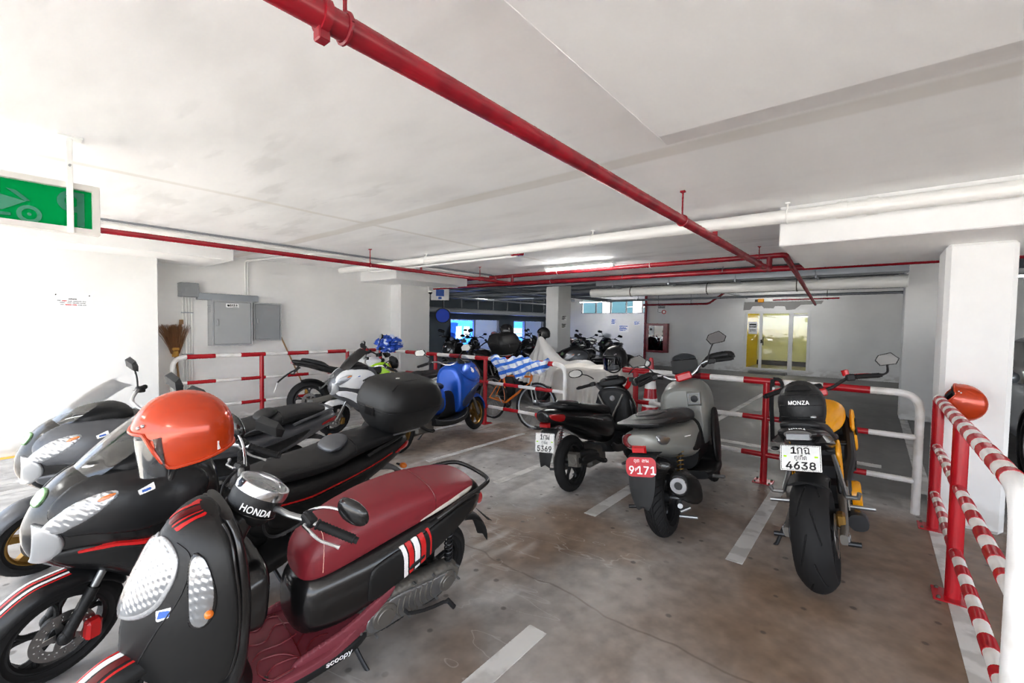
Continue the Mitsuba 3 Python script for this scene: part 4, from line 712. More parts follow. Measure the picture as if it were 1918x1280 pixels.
    F = Surf([ringx_arc(1.54, .25, .268, a, w, t) for a, w, t in ((158, .02, .008), (150, .05, .016), (130, .062, .022), (100, .068, .026), (75, .070, .028), (50, .068, .026), (25, .060, .022), (8, .045, .016), (2, .02, .008))]); kf = b.p('mudguard', F.mesh(5), up, None, True)
    if stripe:
        P = lambda a, y: (1.54 + .30 * math.cos(math.radians(a)), y, .25 + .30 * math.sin(math.radians(a)))
        for y0, y1, m in ((-.045, -.02, 'm_print'), (-.012, .0, stripe), (.012, .024, 'm_print'), (.030, .040, stripe)): b.p('stripe', F.patch([P(a, y0) for a in (12, 30, 50, 75, 95)] + [P(a, y1) for a in (95, 75, 50, 30, 12)], .0012, .001, 0, .004, .01, 0), m, kf, True)
    # middle: tunnel, boards
    b.p('tunnel', loft([ringx(1.05, .12, .30, .72, 3), ringx(.92, .105, .28, .62, 3), ringx(.78, .10, .28, .60, 3), ringx(.66, .12, .30, .70, 3)], 4), 'm_matte')
    b.p('floor_board', loft([ringx(1.16, .20, .30, .40, 4), ringx(1.02, .235, .22, .31, 5), ringx(.80, .24, .20, .285, 5), ringx(.62, .225, .21, .30, 5), ringx(.50, .17, .24, .34, 4)], 4), 'm_plastic')
    # rear body
    Q = [(.80, .06, .46, .66, 2.6), (.77, .12, .40, .70, 2.8), (.66, .165, .355, .705, 3), (.48, .185, .36, .70, 3), (.28, .188, .42, .71, 3), (.05, .18, .49, .735, 2.8), (-.18, .150, .57, .765, 2.6), (-.36, .105, .63, .785, 2.4), (-.45, .065, .665, .775, 2.2), (-.475, .03, .69, .75, 2)]
    Bd = Surf([ringx(x, w, zb, zt, n, (zb + zt) / 2, 0, 44) for x, w, zb, zt, n in Q]); k5 = b.p('rear_body', Bd.mesh(6), tl)
    for s in (1, -1):
        b.p('side_cover', Bd.patch(sd([(.72, .44), (.73, .60), (.55, .585), (.30, .60), (.0, .66), (-.2, .70), (-.1, .61), (.1, .52), (.35, .42), (.55, .38)], s), .003, .004, .006, .02, .02, 2), c.get('cover', 'm_matte'), k5)
        if stripe: b.p('stripe', Bd.patch(sd([(.66, .598), (.31, .622), (.0, .68), (-.26, .725), (-.26, .732), (.0, .690), (.31, .633), (.66, .609)], s), .010, .001, 0, .003, .012, 0), stripe, k5)
        b.p('tail_lamp', Bd.patch(sd([(-.30, .70), (-.42, .735), (-.465, .735, .05), (-.46, .70, .05), (-.40, .675), (-.32, .67)], s), .006, .003, .008, .02, .014, 2), 'm_taillens', k5)
        b.p('grip_rail', tube([(.02, s * .17, .75), (-.15, s * .165, .795), (-.34, s * .12, .82), (-.42, s * .06, .815), (-.43, 0, .81)], .013, 10, 5), c.get('rail', 'm_matte'))
    St = Surf([ringx(x, w, zb, zt, n, zb + (zt - zb) * .5, 0, 44) for x, w, zb, zt, n in [(.83, .04, .69, .735, 2.2), (.79, .085, .685, .765, 2.4), (.70, .12, .69, .785, 2.6), (.52, .155, .69, .790, 2.8), (.34, .17, .70, .795, 3), (.22, .172, .715, .81, 3), (.13, .165, .735, .845, 3), (.0, .155, .755, .862, 3), (-.18, .14, .78, .868, 3), (-.30, .115, .795, .862, 2.8), (-.345, .06, .81, .845, 2.4)]]); k6 = b.p('seat', St.mesh(6), c.get('seat', 'm_seat'), label='black step seat')
    b.p('backrest', loft([ringx(.27, .03, .795, .815, 2.2), ringx(.25, .085, .79, .84, 2.4), ringx(.19, .10, .80, .872, 2.6), ringx(.12, .07, .83, .88, 2.4), ringx(.09, .02, .845, .87, 2.2)], 4), c.get('bump', 'm_nickel'), k6); b.p('seat_seam', tube(St.curve([(.12, .17, .77), (.10, .12, .85), (.09, 0, .86), (.10, -.12, .85), (.12, -.17, .77)], .0015), .002, 5, 1), 'm_ink', k6)
    b.p('rear_mudguard', sheet([[(x, w * t, z - .03 * t * t) for t in np.linspace(-1, 1, 7)] for x, z, w in ((-.10, .60, .08), (-.28, .57, .08), (-.42, .50, .075), (-.52, .40, .065), (-.57, .30, .05))], .005), 'm_plastic')
    if plate_txt: plate(b, (-.535, 0, .43), 25, *plate_txt)
    if front_plate: pass
    for s in (1, -1): indicator(b, (-.36, s * .07, .56), (-.3, s * .95, 0))
    wheel(b, 0, .26, .26, .105, .18, rim, 5, 'y' if rim != 'm_gold' else 'blade', 0); cvt(b, .18); muffler(b, -.17, 'm_matte', 'm_metal'); stand(b, .62, .12)
    for s in (1, -1): shock(b, (-.03, s * .13, .30), (.10, s * .13, .60), 'm_darkmetal', 'm_printred' if stripe else 'm_darkmetal')
    return b
def top_case(b, label):
    """a luggage case on the rear rack: a thing of its own, carried by the scooter"""
    k = thing('top_case', label, 'top case'); M = b.M
    sec = lambda z, x0, x1, w, n=4.5: ringz(z, x0, x1, w, n)
    low = loft([sec(.845, -.52, -.24, .12), sec(.86, -.59, -.19, .155), sec(.93, -.655, -.135, .20), sec(1.01, -.69, -.105, .232), sec(1.035, -.695, -.10, .238)], 4); lid = loft([sec(1.042, -.70, -.098, .240), sec(1.06, -.703, -.096, .242), sec(1.13, -.69, -.108, .234), sec(1.195, -.655, -.135, .212), sec(1.225, -.63, -.16, .195), sec(1.248, -.585, -.20, .165), sec(1.260, -.50, -.28, .10), sec(1.262, -.42, -.36, .04)], 5)
    part(k, 'base', low, 'm_plastic', 35, M); part(k, 'lid', lid, 'm_matte', 40, M); part(k, 'seal', loft([sec(1.034, -.692, -.104, .235), sec(1.043, -.692, -.104, .235)], 2), 'm_ink', 35, M)
    part(k, 'crease', cat_(tube([(-.15, -.17, 1.205), (-.22, -.15, 1.238), (-.36, -.13, 1.255), (-.54, -.14, 1.240), (-.635, -.16, 1.20)], .006, 6, 4), tube([(-.15, .17, 1.205), (-.22, .15, 1.238), (-.36, .13, 1.255), (-.54, .14, 1.240), (-.635, .16, 1.20)], .006, 6, 4)), 'm_matte', 35, M)
    part(k, 'latch', hull([(-.098, y, z) for y in (-.05, .05) for z in (.985, 1.06)] + [(-.088, y, z) for y in (-.04, .04) for z in (1.0, 1.05)]), 'm_black', 35, M); part(k, 'latch', hull([(-.70, y, z) for y in (-.05, .05) for z in (.985, 1.06)] + [(-.71, y, z) for y in (-.04, .04) for z in (1.0, 1.05)]), 'm_black', 35, M)
    part(k, 'badge', move(B(-.02, .02, -.006, .006, 0, .004, .001), -.30, .05, 1.258), 'm_print', 35, M)
    for i in range(4): part(k, 'logo_mark', move(B(-.012, .012, -.012, .012, -.004, .003, .002), -.60, -.06 + .04 * i, 1.240), 'm_black', 35, M)
    part(k, 'rack', cat_([tube([(-.02, s * .12, .80), (-.2, s * .12, .835), (-.5, s * .12, .84), (-.56, s * .06, .84), (-.56, 0, .84)], .011, 10, 4) for s in (1, -1)] + [B(-.45, -.18, -.10, .10, .832, .848, .004), rod((-.1, -.12, .82), (-.1, .12, .82), .009)]), 'm_metal', 35, M)
    return k
BK = dict(upper='m_graphite', lower='m_matte', tail='m_matte', nose='m_silver', bump='m_nickel')
dark_tourer = tourer('dark grey scooter with red pinstripes and a black top case, behind the maroon-seat one', (-2.72, 1.545), -84, 8, .90, BK, steer=12, stripe='m_printred')
top_case(dark_tourer, 'large black top case on the tail of the dark grey scooter')
tourer('silver grey scooter with gold front wheel and smoked windscreen, leftmost in the foreground', (-3.83, 1.59), -86, 6, .91, dict(upper='m_nickel', lower='m_nickel', tail='m_nickel', nose='m_silver', cover='m_graphite', bump='m_seat', rail='m_nickel'), steer=14, rim='m_gold', tall=.0)
tourer('white scooter with dark windscreen facing the viewer, behind the black top case', (-5.38, 4.33), -96, 8, .90, dict(upper='m_white', lower='m_white', tail='m_white', nose='m_silver', cover='m_white', bump='m_seat', rail='m_white', badge='m_metal', inner='m_nickel'), steer=8, screen='m_black', tall=.05)
tourer('shiny blue scooter with gold wheels parked nose to the back rail', (-4.19, 3.05), 98, 6, .95, dict(upper='m_blue', lower='m_darkblue', tail='m_blue', nose='m_blue', cover='m_darkblue', bump='m_seat', inner='m_blue', badge='m_blue'), steer=4, rim='m_gold', screen='m_screenclear', tall=-.10, emblem=True)
# ---------------------------------------------------------------- the black scooter seen from behind
def commuter(label, pos, head, lean, sc, group=None):
    b = Bike('scooter', label, 'scooter', pos, head, lean, sc, 12, (1.05, .95), 26, group)
    wheel(b, 0, .26, .26, .10, .178, 'm_darkmetal', 5, 'y', 0); wheel(b, 1.28, .26, .26, .09, .178, 'm_plastic', 5, 'y', 1, .10, True); fork(b, (1.28, .26), (1.14, .62), .075)
    kf = b.p('mudguard', fender_mesh(1.28, .26, .285, .075, 15, 150), 'm_matte', None, True)
    R = [(.34, 1.05, 1.15, .12), (.43, 1.02, 1.22, .20), (.54, 1.0, 1.26, .235), (.65, .98, 1.25, .235), (.76, .97, 1.20, .20), (.85, .96, 1.13, .15), (.90, .97, 1.08, .09)]
    S = Surf([ringz(z, xb, xf, w, 2.0, xb + .05, 40, nb=3) for z, xb, xf, w in R]); k = b.p('front_apron', S.mesh(5), 'm_black')
    sd = lambda pts, s, y=.3: [(x, s * y, z) for x, z in pts]
    pan = Surf([ringx(x, w, zb, zt, 3, None, 0, 40) for x, w, zb, zt in ((1.03, .215, .40, .88), (.99, .20, .38, .885), (.955, .165, .40, .86), (.94, .10, .44, .82))]); b.p('inner_panel', pan.mesh(4), 'm_plastic', k)
    b.p('keyhole', cat_(lathe_x((.928, -.02, .755), .032, .018), lathe_x((.92, -.02, .755), .016, .012)), 'm_metal', k); b.p('v_trim', cat_([tube([(.935, s * .15, .80), (.925, s * .09, .69), (.92, s * .02, .56), (.93, 0, .49)], .012, 8, 4) for s in (1, -1)]), 'm_castmetal', k)
    # floor
    b.p('floor_board', loft([ringx(1.10, .16, .30, .42, 4), ringx(.98, .21, .25, .30, 5), ringx(.75, .21, .24, .29, 5), ringx(.58, .19, .25, .31, 5), ringx(.48, .14, .27, .36, 4)], 4), 'm_plastic')
    for s in (1, -1): b.p('step_cover', pillow([(1.10, .28), (1.06, .42), (.96, .34), (.62, .31), (.50, .38), (.44, .34), (.56, .24), (1.0, .23)], .012, .02, .03, s * .20), 'm_graphite')
    Q = [(.78, .05, .40, .58, 2.4), (.75, .11, .35, .62, 2.6), (.62, .155, .34, .66, 3), (.42, .17, .39, .70, 3), (.20, .168, .47, .74, 2.8), (-.02, .145, .56, .775, 2.6), (-.20, .115, .63, .80, 2.5), (-.34, .085, .68, .815, 2.4), (-.41, .06, .71, .81, 2.2), (-.425, .03, .735, .795, 2)]
    Bd = Surf([ringx(x, w, zb, zt, n, (zb + zt) / 2, 0, 44) for x, w, zb, zt, n in Q]); k5 = b.p('rear_body', Bd.mesh(6), 'm_black')
    for s in (1, -1):
        b.p('side_stripe', Bd.patch(sd([(.40, .62), (.1, .70), (-.12, .745), (-.12, .755), (.1, .713), (.40, .64)], s), .002, .001, 0, .004, .012, 0), 'm_metal', k5)
        b.p('tail_lamp', Bd.patch(sd([(-.20, .745), (-.33, .77), (-.42, .785), (-.43, .74), (-.35, .70), (-.24, .69)], s, .1), .006, .003, .008, .02, .014, 2), 'm_taillens', k5)
    St = Surf([ringx(x, w, zb, zt, n, zb + (zt - zb) * .5, 0, 44) for x, w, zb, zt, n in [(.76, .04, .61, .66, 2.2), (.73, .09, .61, .70, 2.4), (.62, .125, .62, .735, 2.7), (.42, .15, .67, .765, 3), (.24, .152, .715, .785, 3), (.06, .145, .745, .825, 3), (-.10, .125, .77, .84, 3), (-.20, .09, .79, .84, 2.8), (-.225, .05, .80, .83, 2.4)]]); b.p('seat', St.mesh(5), 'm_seat')
    b.p('grab_rail', cat_([strip([(.02, s * .135, .80), (-.15, s * .135, .84), (-.32, s * .105, .865), (-.41, s * .05, .868), (-.425, 0, .868)], .05, .022, (0, 0, 1), 4) for s in (1, -1)]), 'm_graphite', label='grey grab rail above the tail'); b.p('rail_trim', cat_([tube([(-.05, s * .155, .838), (-.2, s * .15, .868), (-.34, s * .115, .885)], .008, 6, 4) for s in (1, -1)]), 'm_chrome')
    b.p('rear_mudguard', sheet([[(x, w * t, z - .03 * t * t) for t in np.linspace(-1, 1, 7)] for x, z, w in ((-.10, .64, .07), (-.24, .66, .085), (-.33, .63, .085), (-.385, .52, .075), (-.415, .42, .06), (-.425, .35, .045))], .006), 'm_plastic'); b.p('plate_light', hull([(-.37, y, z) for y in (-.05, .05) for z in (.655, .70)] + [(-.405, y * .8, z) for y in (-.05, .05) for z in (.662, .69)]), 'm_taillens')
    plate(b, (-.405, 0, .53), 12, 'กพ', 'ภูเก็ต', '5369', .20, .165)
    for s in (1, -1): b.p('indicator', ell((-.37, s * .14, .66), (.03, .045, .02), 2, 2.4), 'm_lens'); b.p('indicator_stalk', rod((-.36, s * .05, .65), (-.37, s * .12, .66), .008, 8), 'm_plastic')
    cvt(b, .16); shock(b, (-.03, .12, .30), (.12, .13, .60), 'm_darkmetal', 'm_darkred')
    k = muffler(b, -.15, 'm_matte', 'm_castmetal', -.20, .34, .058); b.p('muffler_cap', at(hull([(0, y, z) for y in (-.045, .045) for z in (-.055, .055)] + [(.05, y, z) for y in (-.055, .055) for z in (-.065, .065)]), frame4((-.215, -.15, .345), (1, 0, 0), (0, 1, 0))), 'm_castmetal', k); stand(b)
    h = lambda *q: [(p[0], p[1], p[2] - .07) for p in q]
    b.p('handlebar_cover', loft([ringx(1.12, .05, .91, .96, 2.4), ringx(1.08, .12, .87, .985, 2.6), ringx(1.0, .15, .88, .99, 3), ringx(.95, .14, .89, .965, 3), ringx(.93, .08, .90, .95, 2.6)], 4), 'm_plastic', None, True); b.p('meter', at(B(-.035, .035, -.075, .075, -.006, .006, .004), frame4((.975, 0, .985), (.9, 0, .35), (0, 1, 0))), 'm_ink', None, True)
    controls(b, h((1.0, .10, 1.0), (.98, .2, 1.01), (.93, .26, 1.0)), h((.935, .25, 1.0), (.86, .37, .985)), h((.96, .20, 1.06), (.90, .385, 1.15)), True, 'm_plastic', 'm_rubber', 'm_darkmetal', 'm_plastic', 'oval', (.082, .046))
    for s in (1, -1): b.p('neck_trim', tube([(1.06, s * .10, .83), (1.02, s * .17, .89), (.98, s * .19, .95)], [.02, .026, .018], 10, 4), 'm_metal' if s == 1 else 'm_red', None, True)
    return b
def lathe_x(c, r, h):
    return move(rot(lathe([(0, 0), (r * .8, 0), (r, h * .3), (r, h)], 20, 'z'), (0, 1, 0), 90), *c)
commuter('black scooter with a white plate seen from behind, left of the grey one', (-2.07, 3.40), 91.5, 6.5, .97)
# ---------------------------------------------------------------- the grey adventure scooter
def adventure(label, pos, head, lean, sc):
    b = Bike('scooter', label, 'scooter', pos, head, lean, sc, 26, (1.10, .98), 26.5)
    gr = lambda th, s: .006 * (np.abs(np.sin(th * 17 + np.abs(s) * 5.5)) < .20) * (np.abs(s) > .1) * (np.abs(s) < .92) + .005 * (np.abs(np.abs(s) - .12) < .035)
    wheel(b, 0, .275, .275, .135, .172, 'm_darkmetal', 5, 'y', 0, groove=gr, n=260, flat=.1); wheel(b, 1.33, .285, .285, .11, .182, 'm_darkmetal', 5, 'y', 1, .115, True); fork(b, (1.33, .285), (1.16, .70), .085, .018, 'm_gold')
    b.p('mudguard', fender_mesh(1.33, .285, .315, .085, 10, 150), 'm_greystone', None, True)
    sd = lambda pts, s, y=.3: [(x, s * y, z) for x, z in pts]
    S = Surf([ringx(x, w, zb, zt, n, zb + (zt - zb) * .5, 0, 44) for x, w, zb, zt, n in [(1.42, .04, .82, .90, 2), (1.36, .12, .74, .98, 2.3), (1.26, .19, .62, 1.02, 2.6), (1.14, .225, .50, 1.02, 3), (1.02, .225, .42, .99, 3), (.94, .20, .42, .97, 3.2), (.90, .15, .46, .93, 3)]]); k = b.p('front_body', S.mesh(5), 'm_greystone')
    b.p('glove_box', hull([(.90, y, z) for y in (-.17, -.05) for z in (.80, .93)] + [(.88, y, z) for y in (-.16, -.06) for z in (.815, .915)]), 'm_greystone', k); b.p('socket_frame', cat_(*[B(.872, .884, *q, .003) for q in ((-.165, -.06, .905, .917), (-.165, -.06, .815, .827), (-.165, -.153, .815, .917), (-.072, -.06, .815, .917))]), 'm_metal', k)
    b.p('socket', lathe_x((.874, -.115, .865), .03, .012), 'm_ink', k)
    b.p('tunnel', loft([ringx(1.0, .16, .32, .78, 3), ringx(.86, .145, .30, .70, 3), ringx(.70, .15, .30, .68, 3), ringx(.58, .16, .32, .70, 3)], 4), 'm_matte'); b.p('floor_board', loft([ringx(1.10, .20, .30, .42, 4), ringx(.98, .255, .24, .31, 5), ringx(.75, .26, .23, .295, 5), ringx(.52, .22, .26, .33, 5)], 4), 'm_plastic')
    for s in (1, -1): b.p('leg_panel', pillow([(.98, .30), (1.08, .62), (1.04, .80), (.88, .72), (.78, .50), (.80, .32)], .02, .03, .03, s * .245), 'm_matte'); b.p('peg', tube([(.62, s * .20, .27), (.60, s * .33, .27)], .014, 10, 1), 'm_metal')
    Q = [(.80, .08, .48, .70, 2.6), (.72, .15, .42, .735, 3), (.52, .195, .44, .755, 3), (.28, .205, .49, .765, 3), (.05, .19, .56, .785, 2.8), (-.15, .16, .62, .80, 2.6), (-.30, .125, .67, .81, 2.5), (-.36, .09, .70, .80, 2.3), (-.375, .04, .73, .78, 2)]
    Bd = Surf([ringx(x, w, zb, zt, n, (zb + zt) / 2, 0, 44) for x, w, zb, zt, n in Q]); k5 = b.p('rear_body', Bd.mesh(6), 'm_greystone')
    for s in (1, -1):
        b.p('side_cover', Bd.patch(sd([(.70, .50), (.72, .64), (.5, .66), (.3, .60), (.2, .52), (.4, .46)], s), .003, .004, .005, .02, .02, 2), 'm_matte', k5); b.p('lettering', Bd.patch(sd([(.06, .70), (.20, .695), (.20, .71), (.06, .715)], s), .002, .001, 0, .004, .01, 0), 'm_print', k5)
        b.p('clear_lamp', Bd.patch([(-.20, s * .2, .765), (-.30, s * .14, .785), (-.335, s * .10, .785), (-.33, s * .11, .73), (-.27, s * .16, .70), (-.2, s * .2, .72)], .006, .003, .006, .015, .012, 2), 'm_reflector', k5)
    b.p('tail_lamp', Bd.patch([(-.34, .085, .78), (-.40, .0, .785), (-.34, -.085, .78), (-.34, -.09, .735), (-.40, 0, .72), (-.34, .09, .735)], .008, .003, .008, .02, .012, 2), 'm_darkred', k5)
    St = Surf([ringx(x, w, zb, zt, n, zb + (zt - zb) * .5, 0, 44) for x, w, zb, zt, n in [(.86, .05, .70, .76, 2.2), (.82, .10, .69, .80, 2.4), (.70, .14, .70, .815, 2.7), (.48, .17, .735, .82, 3), (.30, .18, .75, .83, 3), (.20, .18, .765, .87, 3), (.05, .17, .785, .885, 3), (-.14, .145, .80, .89, 3), (-.23, .11, .81, .88, 2.8), (-.26, .05, .825, .865, 2.4)]]); b.p('seat', St.mesh(5), 'm_seat'); b.p('seat_top', St.patch([(.14, .10, .9), (-.16, .09, .9), (-.20, 0, .9), (-.16, -.09, .9), (.14, -.10, .9)], .002, .002, .006, .02, .02, 2), 'm_graphite')
    b.p('rear_rack', cat_(loft([ringx(.02, .155, .835, .86, 4), ringx(-.15, .165, .845, .868, 4), ringx(-.30, .16, .852, .872, 4), ringx(-.37, .12, .856, .872, 4), ringx(-.385, .06, .858, .870, 4)], 4)), 'm_graphite')
    b.p('brake_light', hull([(-.37, y, z) for y in (-.045, .045) for z in (.675, .725)] + [(-.40, y * .9, z) for y in (-.045, .045) for z in (.685, .715)]), 'm_red', label='bright red lamp block')
    b.p('rear_mudguard', sheet([[(x, w * t, z - .02 * t * t) for t in np.linspace(-1, 1, 7)] for x, z, w in ((-.16, .67, .095), (-.30, .67, .095), (-.35, .64, .092), (-.39, .54, .088), (-.415, .45, .078), (-.43, .37, .052), (-.434, .345, .025))], .006), 'm_plastic')
    # red rounded plate
    a = math.radians(14); M = frame4((-.375, 0, .585), (0, -1, 0), (math.sin(a), 0, math.cos(a))) @ np.diag([.80, .80, 1, 1]); pl = sbox(-.075, -.028, .075, .028).buffer(.05, quad_segs=8)
    k2 = b.p('licence_plate', at(move(trimesh.creation.extrude_polygon(pl, .003, engine='earcut'), 0, 0, .006), M), 'm_platered', None, False, False, label='red rounded plate')
    b.p('lettering', at(cat_(move(centred(meshkit.text_mesh('9', .062, .001, True)), -.078, -.025, .009), move(centred(meshkit.text_mesh('P', .026, .001, True)), -.038, -.022, .009), move(centred(meshkit.text_mesh('171', .062, .001, True)), .045, -.025, .009), move(thai('ภูเก', .022), -.055, .038, .009), move(thai('ตกพ', .022), .012, .038, .009)), M), 'm_print', k2, False, False)
    for s in (1, -1): b.p('indicator', ell((-.38, s * .15, .60), (.03, .04, .022), 2, 2.4), 'm_lens'); b.p('indicator_stalk', rod((-.36, s * .08, .62), (-.375, s * .13, .60), .009, 8), 'm_plastic')
    cvt(b, .17); [shock(b, (-.03, s * .14, .32), (.10, s * .145, .64), 'm_darkmetal', 'm_gold') for s in (1, -1)]
    k = b.p('muffler', loft([ringx(-.28, .046, .385, .515, 2.6, y=-.20), ringx(-.26, .058, .37, .53, 2.6, y=-.20), ringx(-.05, .075, .27, .47, 2.6, y=-.195), ringx(.18, .06, .18, .34, 2.4, y=-.18), ringx(.26, .03, .17, .25, 2.2, y=-.17)], 4), 'm_matte'); b.p('end_cap', cat_(at(lathe_ring([(.060, -.01), (.064, .0), (.060, .008), (.032, .006), (.030, .0), (.030, -.01)], 28), frame4((-.285, -.20, .45), (0, 1, 0), (0, 0, 1.3)) @ np.diag([.86, .86, 1, 1])),), 'm_chrome', k); b.p('tail_pipe', rod((-.292, -.20, .45), (-.2, -.2, .44), .025, 20), 'm_ink', k); b.p('bracket', cat_(rod((-.12, -.15, .26), (-.02, -.12, .25), .018), rod((-.02, -.19, .22), (-.06, -.13, .20), .014)), 'm_metal', k)
    stand(b, .55, .12); b.p('swingarm_bolt', cat_(rod((0, -.17, .275), (0, .15, .275), .016, 12), rod((-.05, -.24, .165), (-.05, -.12, .165), .012, 10)), 'm_metal')
    controls(b, [(1.04, 0, 1.04), (1.04, .10, 1.06), (.98, .22, 1.13), (.93, .30, 1.12)], [(.93, .29, 1.12), (.88, .41, 1.10)], [(.97, .24, 1.14), (.93, .36, 1.31)], True, 'm_chrome', 'm_rubber', 'm_metal', 'm_plastic', 'angular', (.085, .055))
    for s in (1, -1): b.p('hand_guard', tube([(1.0, s * .18, 1.10), (1.03, s * .30, 1.15), (.98, s * .44, 1.13), (.90, s * .44, 1.11)], [.02, .035, .03, .012], 10, 5), 'm_plastic', None, True)
    b.p('windscreen', screen_mesh([(1.38, 1.0, .10, .05), (1.32, 1.10, .115, .05), (1.25, 1.21, .11, .05), (1.21, 1.27, .08, .04)]), 'm_screen', None, False, True); b.p('display', hull([(1.18, y, z) for y in (-.12, .12) for z in (1.08, 1.20)] + [(1.24, y * .8, z) for y in (-.12, .12) for z in (1.06, 1.21)]), 'm_plastic'); b.p('bar_clamp', B(1.0, 1.08, -.07, .07, 1.02, 1.09, .012), 'm_red', None, True)
    return b
def text_at(t, h, o, ex, ey, d=.0015, c=True):
    m = meshkit.text_mesh(t, h, d, True); return at(centred(m) if c else m, frame4(o, ex, ey))
adventure('grey scooter with a red rounded plate seen from behind, between black scooter and yellow motorcycle', (-1.11, 3.13), 96, 8.5, 1.0)
# ---------------------------------------------------------------- naked motorcycles
def naked(label, pos, head, lean, sc, c, group=None, steer=0., txt=None, grooves=False, mirrors=None, tag='m_lime'):
    b = Bike('motorcycle', label, 'motorcycle', pos, head, lean, sc, steer, (1.15, .95), 25, group); tk, fr, ac = c['tank'], c.get('frame', 'm_darkmetal'), c['accent']
    def gr(th, s):
        o = 0
        for k in range(14):
            t0 = k * 2 * np.pi / 14; d = np.angle(np.exp(1j * (th - t0))); sg = 1 if k % 2 else -1; q = s * sg; line = .12 + (d + .30) * .75
            o = np.maximum(o, .005 * (np.abs(q - line) < .030) * (np.abs(d) < .30) * (q > .05) * (q < .75))
        return o
    wheel(b, 0, .318, .318, .185, .216, 'm_darkmetal', 5, 'y', -1, .12, groove=gr if grooves else None, n=300 if grooves else 72, flat=-.12); wheel(b, 1.44, .30, .300, .12, .216, 'm_darkmetal', 5, 'y', 1, .155, True); fork(b, (1.44, .30), (1.20, .86), .10, .022, c.get('fork', 'm_metal'), 'm_darkmetal', .027)
    b.p('mudguard', fender_mesh(1.44, .30, .325, .075, 30, 150), 'm_plastic', None, True)
    sd = lambda pts, s, y=.3: [(x, s * y, z) for x, z in pts]
    # swingarm, chain, brake
    for s in (1, -1): b.p('swingarm', cat_(loft([ringx(-.05, .018, .29, .345, 3.5, y=s * .135), ringx(.05, .02, .28, .36, 3.5, y=s * .135), ringx(.35, .022, .32, .42, 3.5, y=s * .125), ringx(.58, .024, .36, .46, 3.5, y=s * .11)], 3)), 'm_castmetal'); b.p('axle_nut', cat_(rod((0, s * .12, .318), (0, s * .165, .318), .020, 6), B(-.035, .035, s * .155 - .006, s * .155 + .006, .30, .336, .003)), 'm_metal')
    b.p('chain', tube([(0, .115, .318 + .085), (.3, .115, .40), (.60, .11, .44), (.64, .11, .41), (.60, .11, .37), (.3, .115, .28), (0, .115, .318 - .085), (-.085, .115, .318), (0, .115, .403)], .008, 6, 4), 'm_darkmetal'); b.p('sprocket', move(disc_mesh(.09, 0), 0, .115, .318), 'm_darkmetal'); b.p('brake_caliper', B(.06, .14, -.145, -.10, .34, .42, .012), 'm_gold' if grooves else 'm_darkmetal')
    b.p('hugger', fender_mesh(0, .318, .345, .10, 35, 110), 'm_plastic')
    b.p('shock_absorber', cat_(rod((.30, 0, .42), (.36, 0, .68), .018), rod((.33, 0, .55), (.36, 0, .68), .028)), 'm_darkmetal'); b.p('spring', spring((.275, 0, .46), (.33, 0, .66), .038, 6, .008), 'm_chrome')
    # engine, frame
    b.p('engine', cat_(B(.55, 1.06, -.17, .17, .28, .50, .05), B(.78, 1.05, -.19, .19, .46, .70, .03), B(.58, .80, -.14, .14, .46, .60, .03)), 'm_darkmetal')
    for s in (1, -1): b.p('engine_cover', move(rot(lathe([(.0, .0), (.085, .0), (.095, -.02), (.095, -.05)], 24, 'z'), (1, 0, 0), -90 * s), .68, s * .215, .36), 'm_castmetal' if s > 0 else ac)
    b.p('fins', cat_([B(.78, 1.05, -.20, .20, z, z + .008) for z in np.arange(.50, .68, .03)]), 'm_darkmetal'); b.p('radiator', B(1.08, 1.12, -.17, .17, .50, .80, .01), 'm_plastic')
    for s in (1, -1): b.p('frame', tube([(1.14, s * .05, .93), (1.0, s * .17, .78), (.72, s * .18, .62), (.55, s * .15, .50), (.50, s * .13, .38)], [.03, .032, .032, .028, .024], 10, 4), fr)
    b.p('exhaust', cat_([tube([(1.06, y, .56), (1.14, y, .42), (1.05, y, .26), (.85, y * .6, .22)], .018, 10, 4) for y in (-.12, -.04, .04, .12)] + [loft([ringx(.90, .09, .17, .27, 3), ringx(.62, .10, .16, .27, 3), ringx(.50, .07, .18, .28, 3, y=-.06)], 3)]), 'm_castmetal'); b.p('silencer', loft([ringx(.56, .045, .20, .30, 2.4, y=-.17), ringx(.40, .055, .22, .34, 2.4, y=-.19), ringx(.30, .05, .25, .35, 2.4, y=-.195)], 3), 'm_darkmetal')
    # tank, side panels, seat, tail
    Tk = Surf([ringx(x, w, zb, zt, n, zb + (zt - zb) * .45, 0, 44) for x, w, zb, zt, n in [(.56, .06, .79, .83, 2.2), (.60, .10, .77, .87, 2.5), (.70, .135, .76, .925, 2.6), (.82, .165, .76, .97, 2.6), (.94, .175, .78, .985, 2.6), (1.05, .150, .82, .965, 2.5), (1.12, .09, .86, .93, 2.2)]]); k = b.p('tank', Tk.mesh(6), tk); b.p('filler_cap', lathe([(.055, -.01), (.055, .006), (.045, .012), (0, .012)], 24, 'z', (.90, 0, .985)), 'm_metal', k); b.p('tank_pad', Tk.patch(sd([(.60, .84), (.72, .93), (.80, .955), (.80, .93), (.72, .86)], 1, .06), .002, .002, .002, .01, .015, 2), 'm_matte', k)
